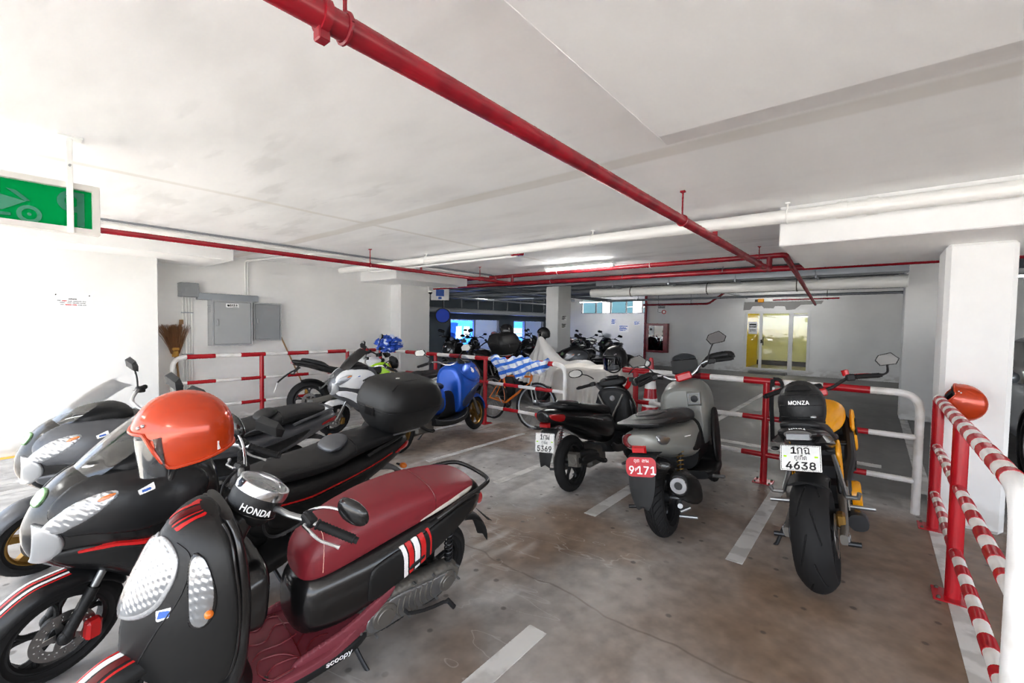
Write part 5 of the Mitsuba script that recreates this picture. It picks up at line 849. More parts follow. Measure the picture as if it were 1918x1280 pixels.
    for s in (1, -1):
        b.p('shroud', pillow([(.84, .80), (1.06, .90), (1.20, .86), (1.22, .70), (1.12, .56), (1.05, .60), (1.04, .74), (.92, .74)], .014, .025, .03, s * .205), ac); b.p('shroud_inset', pillow([(.90, .80), (1.02, .84), (1.08, .80), (1.06, .68), (.98, .73)], .006, .015, .02, s * .222), 'm_plastic')
        b.p('side_panel', pillow([(.60, .76), (.58, .62), (.50, .50), (.40, .47), (.44, .60), (.34, .68), (.40, .78)], .012, .025, .03, s * .13), ac); b.p('side_panel_lower', pillow([(.56, .64), (.50, .46), (.38, .42), (.44, .58)], .012, .015, .02, s * .115), 'm_plastic')
    Tl = Surf([ringx(x, w, zb, zt, n, zb + (zt - zb) * .55, 0, 44) for x, w, zb, zt, n in [(.56, .10, .72, .80, 3), (.40, .125, .72, .81, 3), (.20, .130, .765, .865, 3), (.02, .125, .825, .925, 2.8), (-.12, .112, .865, .955, 2.6), (-.21, .09, .895, .965, 2.4), (-.24, .065, .91, .955, 2.2)]]); k2 = b.p('tail', Tl.mesh(5), c.get('tail', 'm_black'))
    for s in (1, -1): b.p('tail_wing', hull([(-.12, s * .09, .935), (-.20, s * .125, .885), (-.10, s * .150, .875), (.12, s * .145, .81), (.15, s * .12, .86), (-.23, s * .07, .885), (-.05, s * .155, .85)]), ac if c.get('wing') else 'm_black', k2)
    b.p('tail_lamp', hull([(x, y, z) for x, q in ((-.20, 1.), (-.252, .85)) for y in (-.062 * q, .062 * q) for z in (.900 + (1 - q) * .04, .940 - (1 - q) * .02)]), c.get('lamp', 'm_taillens'), k2)
    if txt == 'yellow': b.p('lettering', text_at('HONDA', .016, (-.228, 0, .958), (0, -1, 0), (.7, 0, .7)), 'm_print', k2, False, False)
    St = Surf([ringx(x, w, zb, zt, n, zb + (zt - zb) * .5, 0, 44) for x, w, zb, zt, n in [(.60, .06, .78, .80, 2.4), (.56, .11, .77, .815, 2.6), (.42, .145, .77, .828, 2.8), (.30, .14, .80, .85, 2.8), (.22, .13, .83, .91, 2.8), (.05, .118, .885, .965, 2.8), (-.08, .095, .93, .985, 2.6), (-.11, .05, .945, .975, 2.4)]]); b.p('seat', St.mesh(5), 'm_seat')
    b.p('plate_holder', cat_(hull([(-.14, y, z) for y in (-.05, .05) for z in (.82, .89)] + [(-.20, y, .80) for y in (-.045, .045)] + [(-.22, y, .74) for y in (-.05, .05)]), B(-.25, -.20, -.09, .09, .735, .75)), 'm_plastic')
    if txt == 'yellow': plate(b, (-.238, 0, .805), 38, 'กฉ', 'ภูเก็ต', '4638', .19, .15)
    elif txt: b.p('plate_bracket', tube([(-.12, 0, .84), (-.30, 0, .74), (-.44, 0, .62)], .012, 8, 3), 'm_plastic'); b.p('licence_plate', at(B(-.1, .1, -.082, .082, -.0015, .0015, .001), frame4((-.46, 0, .55), (0, -1, 0), (.3, 0, .95))), 'm_platewhite')
    for s in (1, -1):
        b.p('peg_hanger', tube([(.34, s * .11, .70), (.22, s * .145, .56), (.14, s * .16, .50)], [.012, .014, .012], 8, 3), 'm_metal'); b.p('passenger_peg', tube([(.14, s * .16, .50), (.13, s * .215, .505), (.125, s * .225, .535)], [.013, .013, .012], 8, 1), 'm_metal')
        b.p('foot_peg', rod((.42, s * .15, .36), (.41, s * .285, .36), .013, 10), 'm_metal'); b.p('heel_plate', hull([(.40, s * .15, .34), (.50, s * .15, .36), (.52, s * .15, .50), (.44, s * .15, .48), (.40, s * .158, .34), (.50, s * .158, .36), (.52, s * .158, .50), (.44, s * .158, .48)]), 'm_castmetal')
        b.p('indicator', ell((-.15, s * .13, .835), (.02, .022, .010), 2, 2.4), 'm_plastic')
    [b.p('paddock_bobbin', rod((-.02, s * .15, .29), (-.02, s * .21, .29), .014, 10), 'm_darkmetal') for s in (1, -1)]; b.p('side_stand', tube([(.50, .14, .30), (.44, .24, .14), (.42, .30, .03), (.44, .33, .022)], [.014, .012, .012, .016], 8, 3), 'm_darkmetal')
    # front
    b.p('headlamp', cat_(lathe_f((1.32, 0, .86), .095, .10)), 'm_plastic', None, True); b.p('headlamp_lens', lathe_f((1.385, 0, .855), .085, .03), 'm_reflector', None, True); b.p('meter', at(B(-.03, .03, -.07, .07, -.05, .05, .01), frame4((1.22, 0, 1.02), (.8, 0, .6), (0, 1, 0))), 'm_plastic', None, True)
    hb = controls(b, [(1.08, 0, 1.02), (1.08, .10, 1.035), (1.02, .22, 1.09), (.99, .26, 1.088)], [(1.0, .25, 1.09), (.95, .375, 1.075)], mirrors if mirrors else None, True, 'm_plastic', 'm_rubber', 'm_red' if grooves else 'm_darkmetal', 'm_plastic', 'angular', (.075, .045))
    b.p('reservoir', cat_(lathe([(.0, 0), (.022, 0), (.024, .04), (.0, .045)], 16, 'z', (1.03, -.20, 1.11))), c.get('res', 'm_plastic'), hb, True); b.p('clamp', B(1.05, 1.12, -.06, .06, .985, 1.04, .01), c.get('res', 'm_plastic'), hb, True)
    return b
def lathe_f(c, r, d):
    return move(rot(lathe([(0, d), (r * .6, d * .93), (r * .9, d * .6), (r, .0), (r * .8, -d * .4), (0, -d * .5)], 28, 'z'), (0, 1, 0), 90), *c)
YB = naked('yellow and black motorcycle with a fat rear tyre seen from behind, rightmost bike', (-.185, 3.08), 91, 8, 1.0, dict(tank='m_yellow', accent='m_yellow', frame='m_darkmetal', fork='m_gold', res='m_red', lamp='m_boxdark'), None, 20, 'yellow', True)
# bar-end mirror on the right grip
YB.p('mirror_arm', tube([(.945, -.39, 1.075), (.93, -.42, 1.09), (.91, -.425, 1.145)], .007, 8, 3), 'm_plastic', YB.key + '__handlebar', True)
sh, gl = mirror_head((.90, -.43, 1.18), -6, .07, .045, 'angular'); YB.p('mirror', sh, 'm_plastic', YB.key + '__handlebar', True); YB.p('mirror_glass', gl, 'm_mirrorglass', YB.key + '__handlebar', True)
for s in (1, -1): YB.p('lever_guard', tube([(1.03, s * .22, 1.09), (1.05, s * .31, 1.085), (1.02, s * .37, 1.075)], [.02, .016, .01], 8, 3), 'm_red', YB.key + '__handlebar', True)
naked('black and lime green motorcycle seen from its rear left by the left wall', (-6.54, 3.12), 70, 6, .97, dict(tank='m_white', accent='m_lime', fork='m_gold', tail='m_matte'), None, 10, 'blank', mirrors=[(1.0, .22, 1.11), (.96, .40, 1.26)])
# ---------------------------------------------------------------- helmets
def shell(rad, edge, th=.012, na=56, nt=20, n=2.2, z0=0.):
    """helmet shell: edge(azimuth) = height of the rim; front is +x"""
    a, b, c = rad; R = []
    for k in range(na):
        az = 2 * np.pi * k / na; ca, sa = math.cos(az), math.sin(az); ze = edge(az); row = []
        pe = math.acos(max(-1, min(1, ze / c)))
        for t in np.linspace(.02, 1, nt):
            p = pe * t; rr = math.sin(p) if p < 1.571 else 1 - .10 * (p - 1.571) ** 2 * 2; row.append((a * rr * np.sign(ca) * abs(ca) ** (2 / n), b * rr * np.sign(sa) * abs(sa) ** (2 / n), c * math.cos(p)))
        R.append(row)
    R = np.array(R).transpose(1, 0, 2); inner = R * (1 - th / np.mean(rad)); ring = np.concatenate([R, inner[::-1]], 0); return grid_mesh(ring, True, True), R
def placed(M, k, name, m, mt, **kw): return part(k, name, m, mt, kw.pop('smooth', 35), M, **kw)
def pose(c, yaw, pitch=0, roll=0, s=1.):
    E = trimesh.transformations.euler_matrix(math.radians(roll), math.radians(pitch), math.radians(yaw), 'sxyz'); E[:3, 3] = c; return E @ np.diag([s, s, s, 1])
def open_helmet(label, M, m, group=None, visor=True, sticker=True):
    k = thing('helmet', label, 'helmet', group)
    e = lambda az: (lambda q: .035 if q < .75 else (.035 - .125 * (.5 - .5 * math.cos(math.pi * min(1, (q - .75) / .55))) if q < 1.3 else -.09 + .022 * min(1, (q - 1.3) / 1.2)))(abs((az + math.pi) % (2 * math.pi) - math.pi))
    s, R = shell((.150, .125, .145), e); placed(M, k, 'shell', s, m); rim = R[-1]; placed(M, k, 'rim', tube(np.vstack([rim, rim[:1]]) * [1.005, 1.008, 1], .0065, 8, 1, False), m)
    li, _ = shell((.138, .113, .132), lambda az: e(az) - .022, .02); placed(M, k, 'liner', li, 'm_ink')
    if visor: placed(M, k, 'visor', sheet([[(.115 * math.cos(t) + .022, .122 * math.sin(t), z - .02 * (1 - abs(t))) for t in np.linspace(-1.25, 1.25, 9)] for z in (.02, -.03, -.08, -.115)], .003), 'm_screen'); placed(M, k, 'chin_strap', tube([(.03, .105, -.08), (.05, .07, -.14), (.055, 0, -.16), (.05, -.07, -.14), (.03, -.105, -.08)], .008, 8, 5), 'm_rubber')
    for az, z in ((.62, .055), (.75, .062), (1.75, -.07), (-.7, .055), (-1.75, -.07)):
        r = math.sqrt(max(0, 1 - (z / .145) ** 2)); placed(M, k, 'rivet', ell((.152 * r * np.sign(math.cos(az)) * abs(math.cos(az)) ** .91, .127 * r * np.sign(math.sin(az)) * abs(math.sin(az)) ** .91, z), .0065, 2), 'm_chrome')
    if sticker: az, z = 2.35, -.045; placed(M, k, 'sticker', at(B(-.018, .018, -.016, .016, -.001, .001), frame4((.147 * math.cos(az) * 1.0, .125 * math.sin(az) * 1.0, z), (-math.sin(az), math.cos(az), 0), (.1 * math.cos(az), .1 * math.sin(az), 1))), 'm_print')
    return k
ORANGE = (np.array([0, 0, 1.5]) + 1.0 * np.array([-1.80, .43, -.375]))
open_helmet('glossy orange open-face helmet hung on the handlebar of the maroon-seat scooter', pose(ORANGE, 256, 5, -6, .95), 'm_orange')
open_helmet('orange helmet hung on the end post of the right barrier rail', frame4((.50, 4.56, .985), (-.55, -.2, .80), np.cross((.80, -.30, .50), (-.55, -.2, .80))) @ np.diag([.92, .92, .92, 1]), 'm_orange', visor=False)
def full_helmet(label, M, m, txt=None):
    k = thing('helmet', label, 'helmet'); e = lambda az: -.115 + .02 * math.cos(az); s, R = shell((.150, .128, .150), e, .02, n=2.0); placed(M, k, 'shell', s, m); placed(M, k, 'liner', lathe([(.10, -.10), (.07, -.115), (.06, -.09)], 24, 'z'), 'm_ink')
    rim = R[-1]; placed(M, k, 'rim', tube(np.vstack([rim, rim[:1]]), .006, 8, 1, False), 'm_rubber')
    g = lambda az, z, off=1.012: (lambda r: (.150 * r * off * np.sign(math.cos(az)) * abs(math.cos(az)), .128 * r * off * np.sign(math.sin(az)) * abs(math.sin(az)), z))(math.sqrt(max(0, 1 - (min(z, .149) / .150) ** 2)) if z > 0 else 1 - .2 * (z / .15) ** 2)
    placed(M, k, 'visor', sheet([[g(t, z, 1.02) for t in np.linspace(-1.15, 1.15, 9)] for z in (-.03, .01, .045, .07)], .003), 'm_black'); placed(M, k, 'vent', sheet([[g(t, z, 1.03) for t in np.linspace(2.45, 3.83, 9)] for z in (.115, .10, .085)], .004), 'm_graphite')
    for zz in (.06, -.005, -.075): placed(M, k, 'seam', tube([g(t, zz - .0 * t, 1.005) for t in np.linspace(2.1, 4.18, 18)], .0022, 5, 1), 'm_ink')
    if txt:
        L = centred(meshkit.text_mesh(txt, .024, .002, True)); v = L.vertices.copy(); az = math.pi + v[:, 0] / .14; L.vertices = np.array([np.array(g(a, z, 1.008)) for a, z in zip(az, .012 + v[:, 1])]) + np.c_[v[:, 2] * np.cos(az), v[:, 2] * np.sin(az), 0 * az]; placed(M, k, 'lettering', L, 'm_print', smooth=False)
        placed(M, k, 'emblem', ell(g(math.pi + .55, -.075), (.012, .018, .012), 2), 'm_metal')
    return k
def on_bike(b, p, yaw=0, pitch=0, roll=0, s=1.):
    E = trimesh.transformations.euler_matrix(math.radians(roll), math.radians(pitch), math.radians(yaw), 'sxyz'); E[:3, 3] = p; return b.M @ E @ np.diag([s, s, s, 1])
full_helmet('matte black full-face helmet sitting on the tail of the yellow motorcycle', on_bike(YB, (.10, 0, 1.055), 0, 6, 0, .96), 'm_matte', 'MONZA')
# grey helmet on the black scooter
k = open_helmet('dark grey helmet hanging above the handlebar of the black scooter', pose((-2.25, 4.54, 1.145), 262, 4, 0, .98), 'm_graphite', sticker=False)
open_helmet('black helmet resting on the luggage box of a dark motorcycle behind the back rail', pose((-5.75, 6.75, 1.385), 200, 0, 0, .95), 'm_black', sticker=False)
open_helmet('black helmet on a dark motorcycle beside the covered one', pose((-5.40, 7.55, 1.33), 230, 0, 0, .95), 'm_matte', sticker=False)
# ---------------------------------------------------------------- things on and by the left wall
WX = -7.66
k = thing('electric_box', 'larger grey electric box with a printed label on the left wall', 'electric box')
part(k, 'body', B(WX, WX + .19, 2.13, 2.67, 1.125, 1.80, .004), 'm_box', False); d = part(k, 'door', B(WX + .18, WX + .205, 2.155, 2.645, 1.15, 1.775, .004), 'm_box', False); part(k, 'door_frame', cat_(B(WX + .18, WX + .21, 2.13, 2.15, 1.125, 1.80), B(WX + .18, WX + .21, 2.65, 2.67, 1.125, 1.80), B(WX + .18, WX + .21, 2.13, 2.67, 1.78, 1.80), B(WX + .18, WX + .21, 2.13, 2.67, 1.125, 1.145)), 'm_box', False)
part(d, 'latch', cat_(B(WX + .205, WX + .222, 2.185, 2.215, 1.42, 1.52, .004), B(WX + .22, WX + .232, 2.193, 2.207, 1.45, 1.5, .003)), 'm_metal'); part(d, 'name_plate', B(WX + .204, WX + .208, 2.31, 2.48, 1.70, 1.755), 'm_print', False)
part(d, 'name_plate_print', cat_(*[B(WX + .207, WX + .2095, y, y + w, z, z + h) for y, w, z, h in ((2.325, .03, 1.712, .03), (2.36, .018, 1.722, .022), (2.385, .018, 1.722, .022), (2.41, .018, 1.722, .022), (2.44, .02, 1.722, .022), (2.36, .10, 1.708, .006))]), 'm_ink', False); part(k, 'conduit_knockout', cat_(*[B(WX + .04, WX + .15, 2.126, 2.131, z, z + .012) for z in (1.62, 1.65, 1.68, 1.71)]), 'm_boxdark', False)
k = thing('electric_box', 'smaller grey electric box to the right on the left wall', 'electric box'); part(k, 'body', B(WX, WX + .14, 2.70, 3.12, 1.19, 1.79, .004), 'm_box', False); d = part(k, 'door', B(WX + .135, WX + .158, 2.725, 3.095, 1.215, 1.765, .004), 'm_boxdark', False); part(d, 'latch', B(WX + .156, WX + .172, 2.75, 2.775, 1.47, 1.54, .004), 'm_metal'); part(k, 'door_frame', cat_(B(WX + .13, WX + .16, 2.70, 2.72, 1.19, 1.79), B(WX + .13, WX + .16, 3.10, 3.12, 1.19, 1.79), B(WX + .13, WX + .16, 2.7, 3.12, 1.77, 1.79), B(WX + .13, WX + .16, 2.7, 3.12, 1.19, 1.21)), 'm_box', False)
k = thing('junction_box', 'speckled grey junction box at the left end of the cable duct', 'electric box'); part(k, 'body', B(WX, WX + .16, 1.77, 1.985, 1.83, 2.03, .006), 'm_boxdark', False); part(k, 'screw', cat_(*[lathe_x((WX + .158, y, z), .007, -.004) for y in (1.785, 1.97) for z in (1.845, 2.015)]), 'm_metal')
k = thing('cable_duct', 'grey cable duct joining the junction box to the electric boxes', 'cable duct'); part(k, 'trunk', B(WX, WX + .09, 1.985, 2.80, 1.80, 1.90, .003), 'm_boxdark', False); part(k, 'duct_cover', B(WX + .088, WX + .095, 1.985, 2.80, 1.805, 1.895), 'm_galv', False)
for i, y in enumerate((1.825, 1.86, 1.895, 1.93)): k = one('conduit', 'white conduit running down from the junction box, %s from the left' % ['first', 'second', 'third', 'fourth'][i], 'pipe', tube([(WX + .022, y, 0), (WX + .022, y, 1.85)], .012, 10, 1), 'm_pipe_white'); part(k, 'clip', cat_(*[B(WX, WX + .037, y - .018, y + .018, z, z + .015, .003) for z in (.4, 1.0, 1.6)]), 'm_galv')
for i, y in enumerate((2.63, 2.665)): one('conduit', 'white conduit rising from the cable duct to the ceiling, %s one' % ['left', 'right'][i], 'pipe', tube([(WX + .03, y, 1.88), (WX + .03, y, 2.40), (WX + .06, y + .02, 2.44), (WX + .3, y + .1, 2.455), (WX + 1.6, y + .35, 2.46)], .012, 10, 4), 'm_pipe_white')
# brooms
rs = np.random.default_rng(11)
def f_straw(p, n, uv): return MIX((.24, .11, .045), (.13, .055, .022), N(p.x * 120 + p.y * 160, p.z * 3, 2))
mat('m_straw', mikit.proc(f_straw), .8); mat('m_bamboo', '#8a6a42', .55); mat('m_twine', '#b98a3a', .7)
k = thing('broom', 'straw broom standing head up against the left wall beside the column edge', 'broom'); by, bx = 1.72, WX + .07
part(k, 'handle', tube([(bx + .03, 1.86, .02), (bx + .015, by + .03, .7), (bx, by, 1.2)], .013, 10, 3), 'm_bamboo'); st = []
for i in range(240):
    u, v = rs.normal(0, .5), rs.uniform(-1, 1); st.append(tube([(bx + v * .02, by + u * .035, 1.02), (bx + v * .03, by + u * .06, 1.12), (bx + v * .05, by - .03 + u * .17, 1.40 + rs.uniform(-.04, .04))], [.004, .004, .0022], 4, 2))
part(k, 'bristles', cat_(st), 'm_straw', kind='stuff'); part(k, 'binding', cat_(lathe([(.045, 0), (.052, .02), (.045, .04)], 16, 'z', (bx, by, 1.07)), lathe([(.04, 0), (.04, .08)], 16, 'z', (bx, by, .98))), 'm_twine')
k = thing('broom', 'plain wooden pole standing behind the straw broom', 'pole'); part(k, 'handle', tube([(WX + .16, 1.58, .01), (WX + .03, 1.80, 1.50)], .016, 10, 1), 'm_bamboo'); part(k, 'cap', B(WX + .012, WX + .05, 1.78, 1.825, 1.44, 1.505, .004), 'm_bamboo')
k = thing('broom', 'broom leaning on the left wall right of the electric boxes', 'broom'); part(k, 'handle', tube([(WX + .02, 3.13, 1.33), (WX + .22, 3.50, .30)], .012, 10, 1), 'm_bamboo'); st = []
for i in range(160): u, v = rs.normal(0, .5), rs.normal(0, .5); st.append(tube([(WX + .22 + v * .02, 3.50 + u * .02, .32), (WX + .27 + v * .05, 3.60 + u * .10, .01)], .003, 4, 1))
part(k, 'bristles', cat_(st), 'm_straw', kind='stuff'); part(k, 'binding', lathe([(.022, 0), (.03, .04), (.022, .08)], 14, 'z', (WX + .22, 3.50, .28)), 'm_twine')
# paper notice on the wall
k = thing('paper_notice', 'white paper notice with black and red lines on the bright left wall', 'notice'); part(k, 'sheet', B(-7.12, -7.117, .51, .825, 1.575, 1.79), 'm_print', False)
def words(y0, z, lens, h=.010): 
    o = []; y = y0
    for L in lens: o.append(B(-7.118, -7.1155, y, y + L, z, z + h)); y += L + .008
    return cat_(*o)
part(k, 'heading', words(.625, 1.715, [.068]), 'm_ink', False); part(k, 'black_lines', cat_(words(.535, 1.695, [.03]), words(.62, 1.690, [.035, .07, .03]), words(.555, 1.672, [.045]), words(.615, 1.670, [.035, .055, .045]), words(.56, 1.650, [.028]), words(.70, 1.648, [.035, .03])), 'm_boxdark', False); part(k, 'red_lines', cat_(words(.573, 1.692, [.038]), words(.60, 1.649, [.05, .035])), 'm_printred', False); part(k, 'pins', cat_(*[ell((-7.116, y, 1.765), .007, 1) for y in (.525, .80)]), 'm_ink')
# ---------------------------------------------------------------- hanging green sign
scene['m_signgreen'] = {'type': 'principledthin', 'base_color': rgb('#08a35c'), 'diff_trans': 1.0, 'roughness': .35, 'spec_trans': 0.0}
mat('m_signdark', '#0b6b4f', .5); mat('m_signgrey', '#2d7a5e', .5); mat('m_signframe', '#cfccc6', .4, .2)
sx, y0, y1, z0, z1 = -3.46, -.95, .437, 1.972, 2.245; k = thing('hanging_sign', 'green parking sign in a pale frame hanging from the ceiling at left', 'sign')
part(k, 'panel', B(sx - .002, sx + .002, y0 + .03, y1 - .03, z0 + .03, z1 - .03), 'm_signgreen', False); part(k, 'frame', cat_(*[B(sx - .035, sx + .035, *q, .002) for q in ((y0, y1, z1 - .032, z1), (y0, y1, z0, z0 + .032), (y0, y0 + .032, z0, z1), (y1 - .032, y1, z0, z1))]), 'm_signframe', False)
tyz = lambda pts: pts
def flat(polys, m, name, off=.004):
    g = unary_union(polys); mm = cat_([trimesh.creation.extrude_polygon(q, .002, engine='earcut') for q in getattr(g, 'geoms', [g])]); v = mm.vertices; mm.vertices = np.c_[sx + off + v[:, 2], v[:, 0], v[:, 1]]; mm.faces = mm.faces; mm.fix_normals(); part(k, name, mm, m, False)
P_ = lambda *p: Polygon(p); ringp = lambda y, z, r, w: Point(y, z).buffer(r, 16).difference(Point(y, z).buffer(r - w, 16))
flat([sbox(.345, 2.012, .375, 2.20), Point(.325, 2.145).buffer(.058, 16).difference(Point(.325, 2.145).buffer(.028, 12)).difference(sbox(.345, 2.0, .5, 2.3))], 'm_signdark', 'letter')
flat([ringp(.165, 2.045, .046, .018), ringp(-.17, 2.045, .046, .018), Point(.165, 2.045).buffer(.008), P_((-.20, 2.09), (.06, 2.13), (.155, 2.11), (.12, 2.085), (.07, 2.05), (-.10, 2.045), (-.16, 2.08))], 'm_signgrey', 'motorcycle_symbol'); flat([P_((.085, 2.165), (.12, 2.16), (.17, 2.115), (.15, 2.11)), P_((-.1, 2.02), (.1, 2.025), (.1, 2.04), (-.1, 2.045))], 'm_signdark', 'motorcycle_symbol_shade')
for y in (.315, -.80): part(k, 'hanger', cat_(B(sx + .03, sx + .055, y - .013, y + .013, z0 - .002, 2.48, .002), B(sx - .02, sx + .10, y - .05, y + .05, 2.472, 2.481)), 'm_pipe_white', False); part(k, 'hanger_bolt', rod((sx + .02, y, 2.33), (sx + .075, y, 2.33), .006, 8), 'm_metal')
# ---------------------------------------------------------------- camera, cloths, strap, cone
k = thing('security_camera', 'small white security camera under the corner capital', 'security camera'); part(k, 'bracket', B(-7.33, -7.25, 5.98, 6.10, 2.19, 2.285, .006), 'm_pipe_white'); part(k, 'dome', ell((-7.27, 6.04, 2.17), .045, 2), 'm_ink'); part(k, 'collar', lathe([(.05, 0), (.055, .03), (.04, .04)], 20, 'z', (-7.27, 6.04, 2.165)), 'm_pipe_white'); part(k, 'cable', tube([(-7.27, 6.1, 2.26), (-7.1, 6.3, 2.28), (-6.8, 6.38, 2.275)], .008, 6, 4), 'm_pipe_white')
def f_plaid(p, n, uv):
    u = p.x * 1.0 + .45 * p.z + .06 * FB(p.x * 9, p.y * 9, p.z * 9, 2); w = p.z * 1.0 - p.x * .35 + .05 * FB(p.x * 8 + 3, p.y * 8, p.z * 8, 2)
    a = SS(.38, .46, dr.abs((w * 9 - dr.floor(w * 9)) - .5) * 1.0); b = SS(.30, .36, dr.abs((u * 7 - dr.floor(u * 7)) - .5))
    c = MIX((.80, .84, .90), (.035, .16, .62), dr.maximum(a * .0 + (1 - SS(.20, .26, dr.abs((w * 9 - dr.floor(w * 9)) - .5))), b * .55)); return c
mat('m_plaid', mikit.proc(f_plaid), .75, sheen=.3)
def f_bluecloth(p, n, uv): return MIX((.02, .07, .42), (.55, .62, .80), SS(.56, .62, FB(p.x * 12 + p.z * 5, p.y * 12, p.z * 10, 3)))
mat('m_bluecloth', mikit.proc(f_bluecloth), .7, sheen=.3)
def cloth_over_rail(x0, x1, y, z, seed):
    K, n = 60, 72; R = []
    for i in range(K):
        s = i / (K - 1); x = x0 + (x1 - x0) * s; g = np.linspace(0, 2 * np.pi, n, endpoint=False); e = min(1, 6 * s, 6 * (1 - s)) ** .5
        d = .20 * e * (.7 + .6 * meshkit.noise(np.array([[s * 6, seed, 0]]))[0]); ww = .075 + .03 * math.sin(s * 9)
        yy = ww * np.cos(g) * (1 - .35 * (np.sin(g) < 0) * -np.sin(g)); zz = np.where(np.sin(g) > 0, (.055 + .03 * math.sin(x * 11)) * np.sin(g), d * np.sin(g))
        nz = meshkit.fbm(np.c_[np.full(n, x * 9), yy * 14, zz * 14], 3, seed) - .5; k_ = 1 + .8 * nz; fold = .014 * np.sin(x * 42 + np.cos(g) * 3 + 4 * nz)
        R.append(np.c_[np.full(n, x) + .03 * nz, y + yy * k_ + fold * .6, z + zz * k_ + fold])
    return grid_mesh(np.array(R))
one('striped_cloth', 'blue and white striped cloth draped over the back rail', 'cloth', cloth_over_rail(-4.36, -3.36, 4.84, .985, 3), 'm_plaid', True)
def lump(c, r, seed, amp=.35, f=9, sub=5):
    m = trimesh.creation.icosphere(sub); v = m.vertices; d = meshkit.fbm(v * f * .35 + seed, 4, seed) - .5; q = np.abs(meshkit.fbm(v * f * .22 + seed + 7, 2, seed) - .5); m.vertices = v * (1 + amp * d - .5 * amp * (q < .04) * 1)[:, None] * np.asarray(r) + np.asarray(c); return m
one('blue_cloth', 'crumpled blue and white cloth bundled over the handlebar of the lime green motorcycle', 'cloth', lump((-6.02, 4.16, 1.17), (.26, .16, .14), 5, .8, 10), 'm_bluecloth', True)
k = thing('lock_strap', 'black strap loop hanging from the rail post left of the yellow motorcycle', 'strap'); part(k, 'webbing', strip([(-.745, 4.82, 1.02), (-.747, 4.815, .8), (-.735, 4.815, .6), (-.725, 4.815, .42)], .035, .006, (0, 1, 0), 4), 'm_rubber'); part(k, 'webbing', strip([(-.74, 4.82, 1.025), (-.70, 4.815, 1.025), (-.665, 4.815, .98), (-.66, 4.815, .8), (-.665, 4.815, .62)], .03, .006, (0, 1, 0), 4), 'm_rubber'); part(k, 'buckle', B(-.745, -.72, 4.80, 4.815, .86, .95, .004), 'm_metal')
def cone(label, x, y, h=.95):
    k = thing('traffic_cone', label, 'traffic cone'); part(k, 'base', B(x - .19, x + .19, y - .19, y + .19, 0, .035, .008), 'm_ink')
    pr = [(.15, .035), (.025, h)]; L = lambda z: .15 + (.025 - .15) * (z - .035) / (h - .035)
    part(k, 'body', lathe([(L(.035), .035), (L(h - .02), h - .02), (.02, h), (0, h)], 28, 'z', (x, y, 0)), 'm_rail_red'); 
    for z, q in ((.36, .12), (.62, .11)): part(k, 'white_band', lathe([(L(z) + .002, z), (L(z + q) + .002, z + q)], 28, 'z', (x, y, 0)), 'm_rail_white')
    return k
cone('red and white traffic cone on the driveway behind the rail', -2.47, 6.12, 1.06)
# ---------------------------------------------------------------- covered motorcycles
def f_cover(p, n, uv): return MIX((.52, .51, .50), (.42, .41, .40), FB(p.x * 6, p.y * 6, p.z * 6, 3))
mat('m_cover', mikit.proc(f_cover), .55, sheen=.2)
def f_cover2(p, n, uv): return MIX((.50, .48, .44), (.42, .40, .37), FB(p.x * 6, p.y * 6, p.z * 6, 3))
mat('m_cover2', mikit.proc(f_cover2), .6)
def drape(prof, heading, pos, seed, hem=.12):
    """a cover over a motorcycle: prof = (x, top, half width at the top, half width at the hem)"""
    P = np.array(prof, float); P = PchipInterpolator(np.arange(len(P)), P)(np.linspace(0, len(P) - 1, 130)); n = 61; R = []
    for x, t, w, wb in P:
        u = np.linspace(-1, 1, n); a = np.abs(u); k = np.clip((a - .28) / .72, 0, 1); yy = np.sign(u) * np.where(a < .28, w * (a / .28), w + (wb - w) * k ** .8); zz = np.where(a < .28, t - .05 * (a / .28) ** 2, (t - .05) * (1 - k) + hem * k)
        nz = meshkit.fbm(np.c_[np.full(n, x * 4), u * 2.2, np.full(n, t)], 3, seed) - .5; fold = k * (.075 * np.abs(np.sin(x * 20 + 3 * nz + np.sign(u) * 1.5)) + .03 * np.sin(x * 41 + 9 * nz)) + .05 * nz
        R.append(np.c_[np.full(n, x) + .06 * nz, yy + np.sign(u) * fold, zz + .05 * nz * (1 - k)])
    R = np.array(R); L = np.concatenate([R, (R + [0, 0, -.006])[:, ::-1] * [1, .985, 1]], 1); m = grid_mesh(L, True, True); m.apply_transform(trimesh.transformations.rotation_matrix(math.radians(heading), [0, 0, 1])); m.apply_translation((*pos, 0)); return m
C1 = one('motorcycle_cover', 'pale grey cover with a raised peak over a motorcycle, behind the striped cloth', 'cover', drape([(-.75, .55, .08, .10), (-.70, .80, .12, .22), (-.4, .90, .17, .28), (0, .86, .18, .30), (.32, 1.0, .18, .28), (.55, 1.22, .11, .26), (.64, 1.30, .07, .24), (.72, 1.10, .09, .22), (.95, .80, .10, .18), (1.05, .5, .06, .10)], 172, (-4.32, 6.75), 4, .42), 'm_cover', True)
C2 = one('motorcycle_cover', 'beige grey pleated cover over a motorcycle, right beside the open end of the back rail', 'cover', drape([(-.62, .5, .10, .12), (-.58, .84, .16, .26), (-.3, .93, .20, .30), (0, .93, .20, .30), (.25, .92, .20, .31), (.45, .96, .22, .30), (.55, .85, .16, .24), (.60, .5, .10, .12)], 8, (-3.25, 5.85), 9, .08), 'm_cover2', True)
for c, pts in ((C1, [(-5.0, 6.86), (-3.75, 6.69)]), (C2, [(-3.62, 5.80), (-2.88, 5.90)])):
    for x, y in pts: part(c, 'covered_wheel', move(tyre(.26, .10, .18, 40), x, y, .26), 'm_rubber')
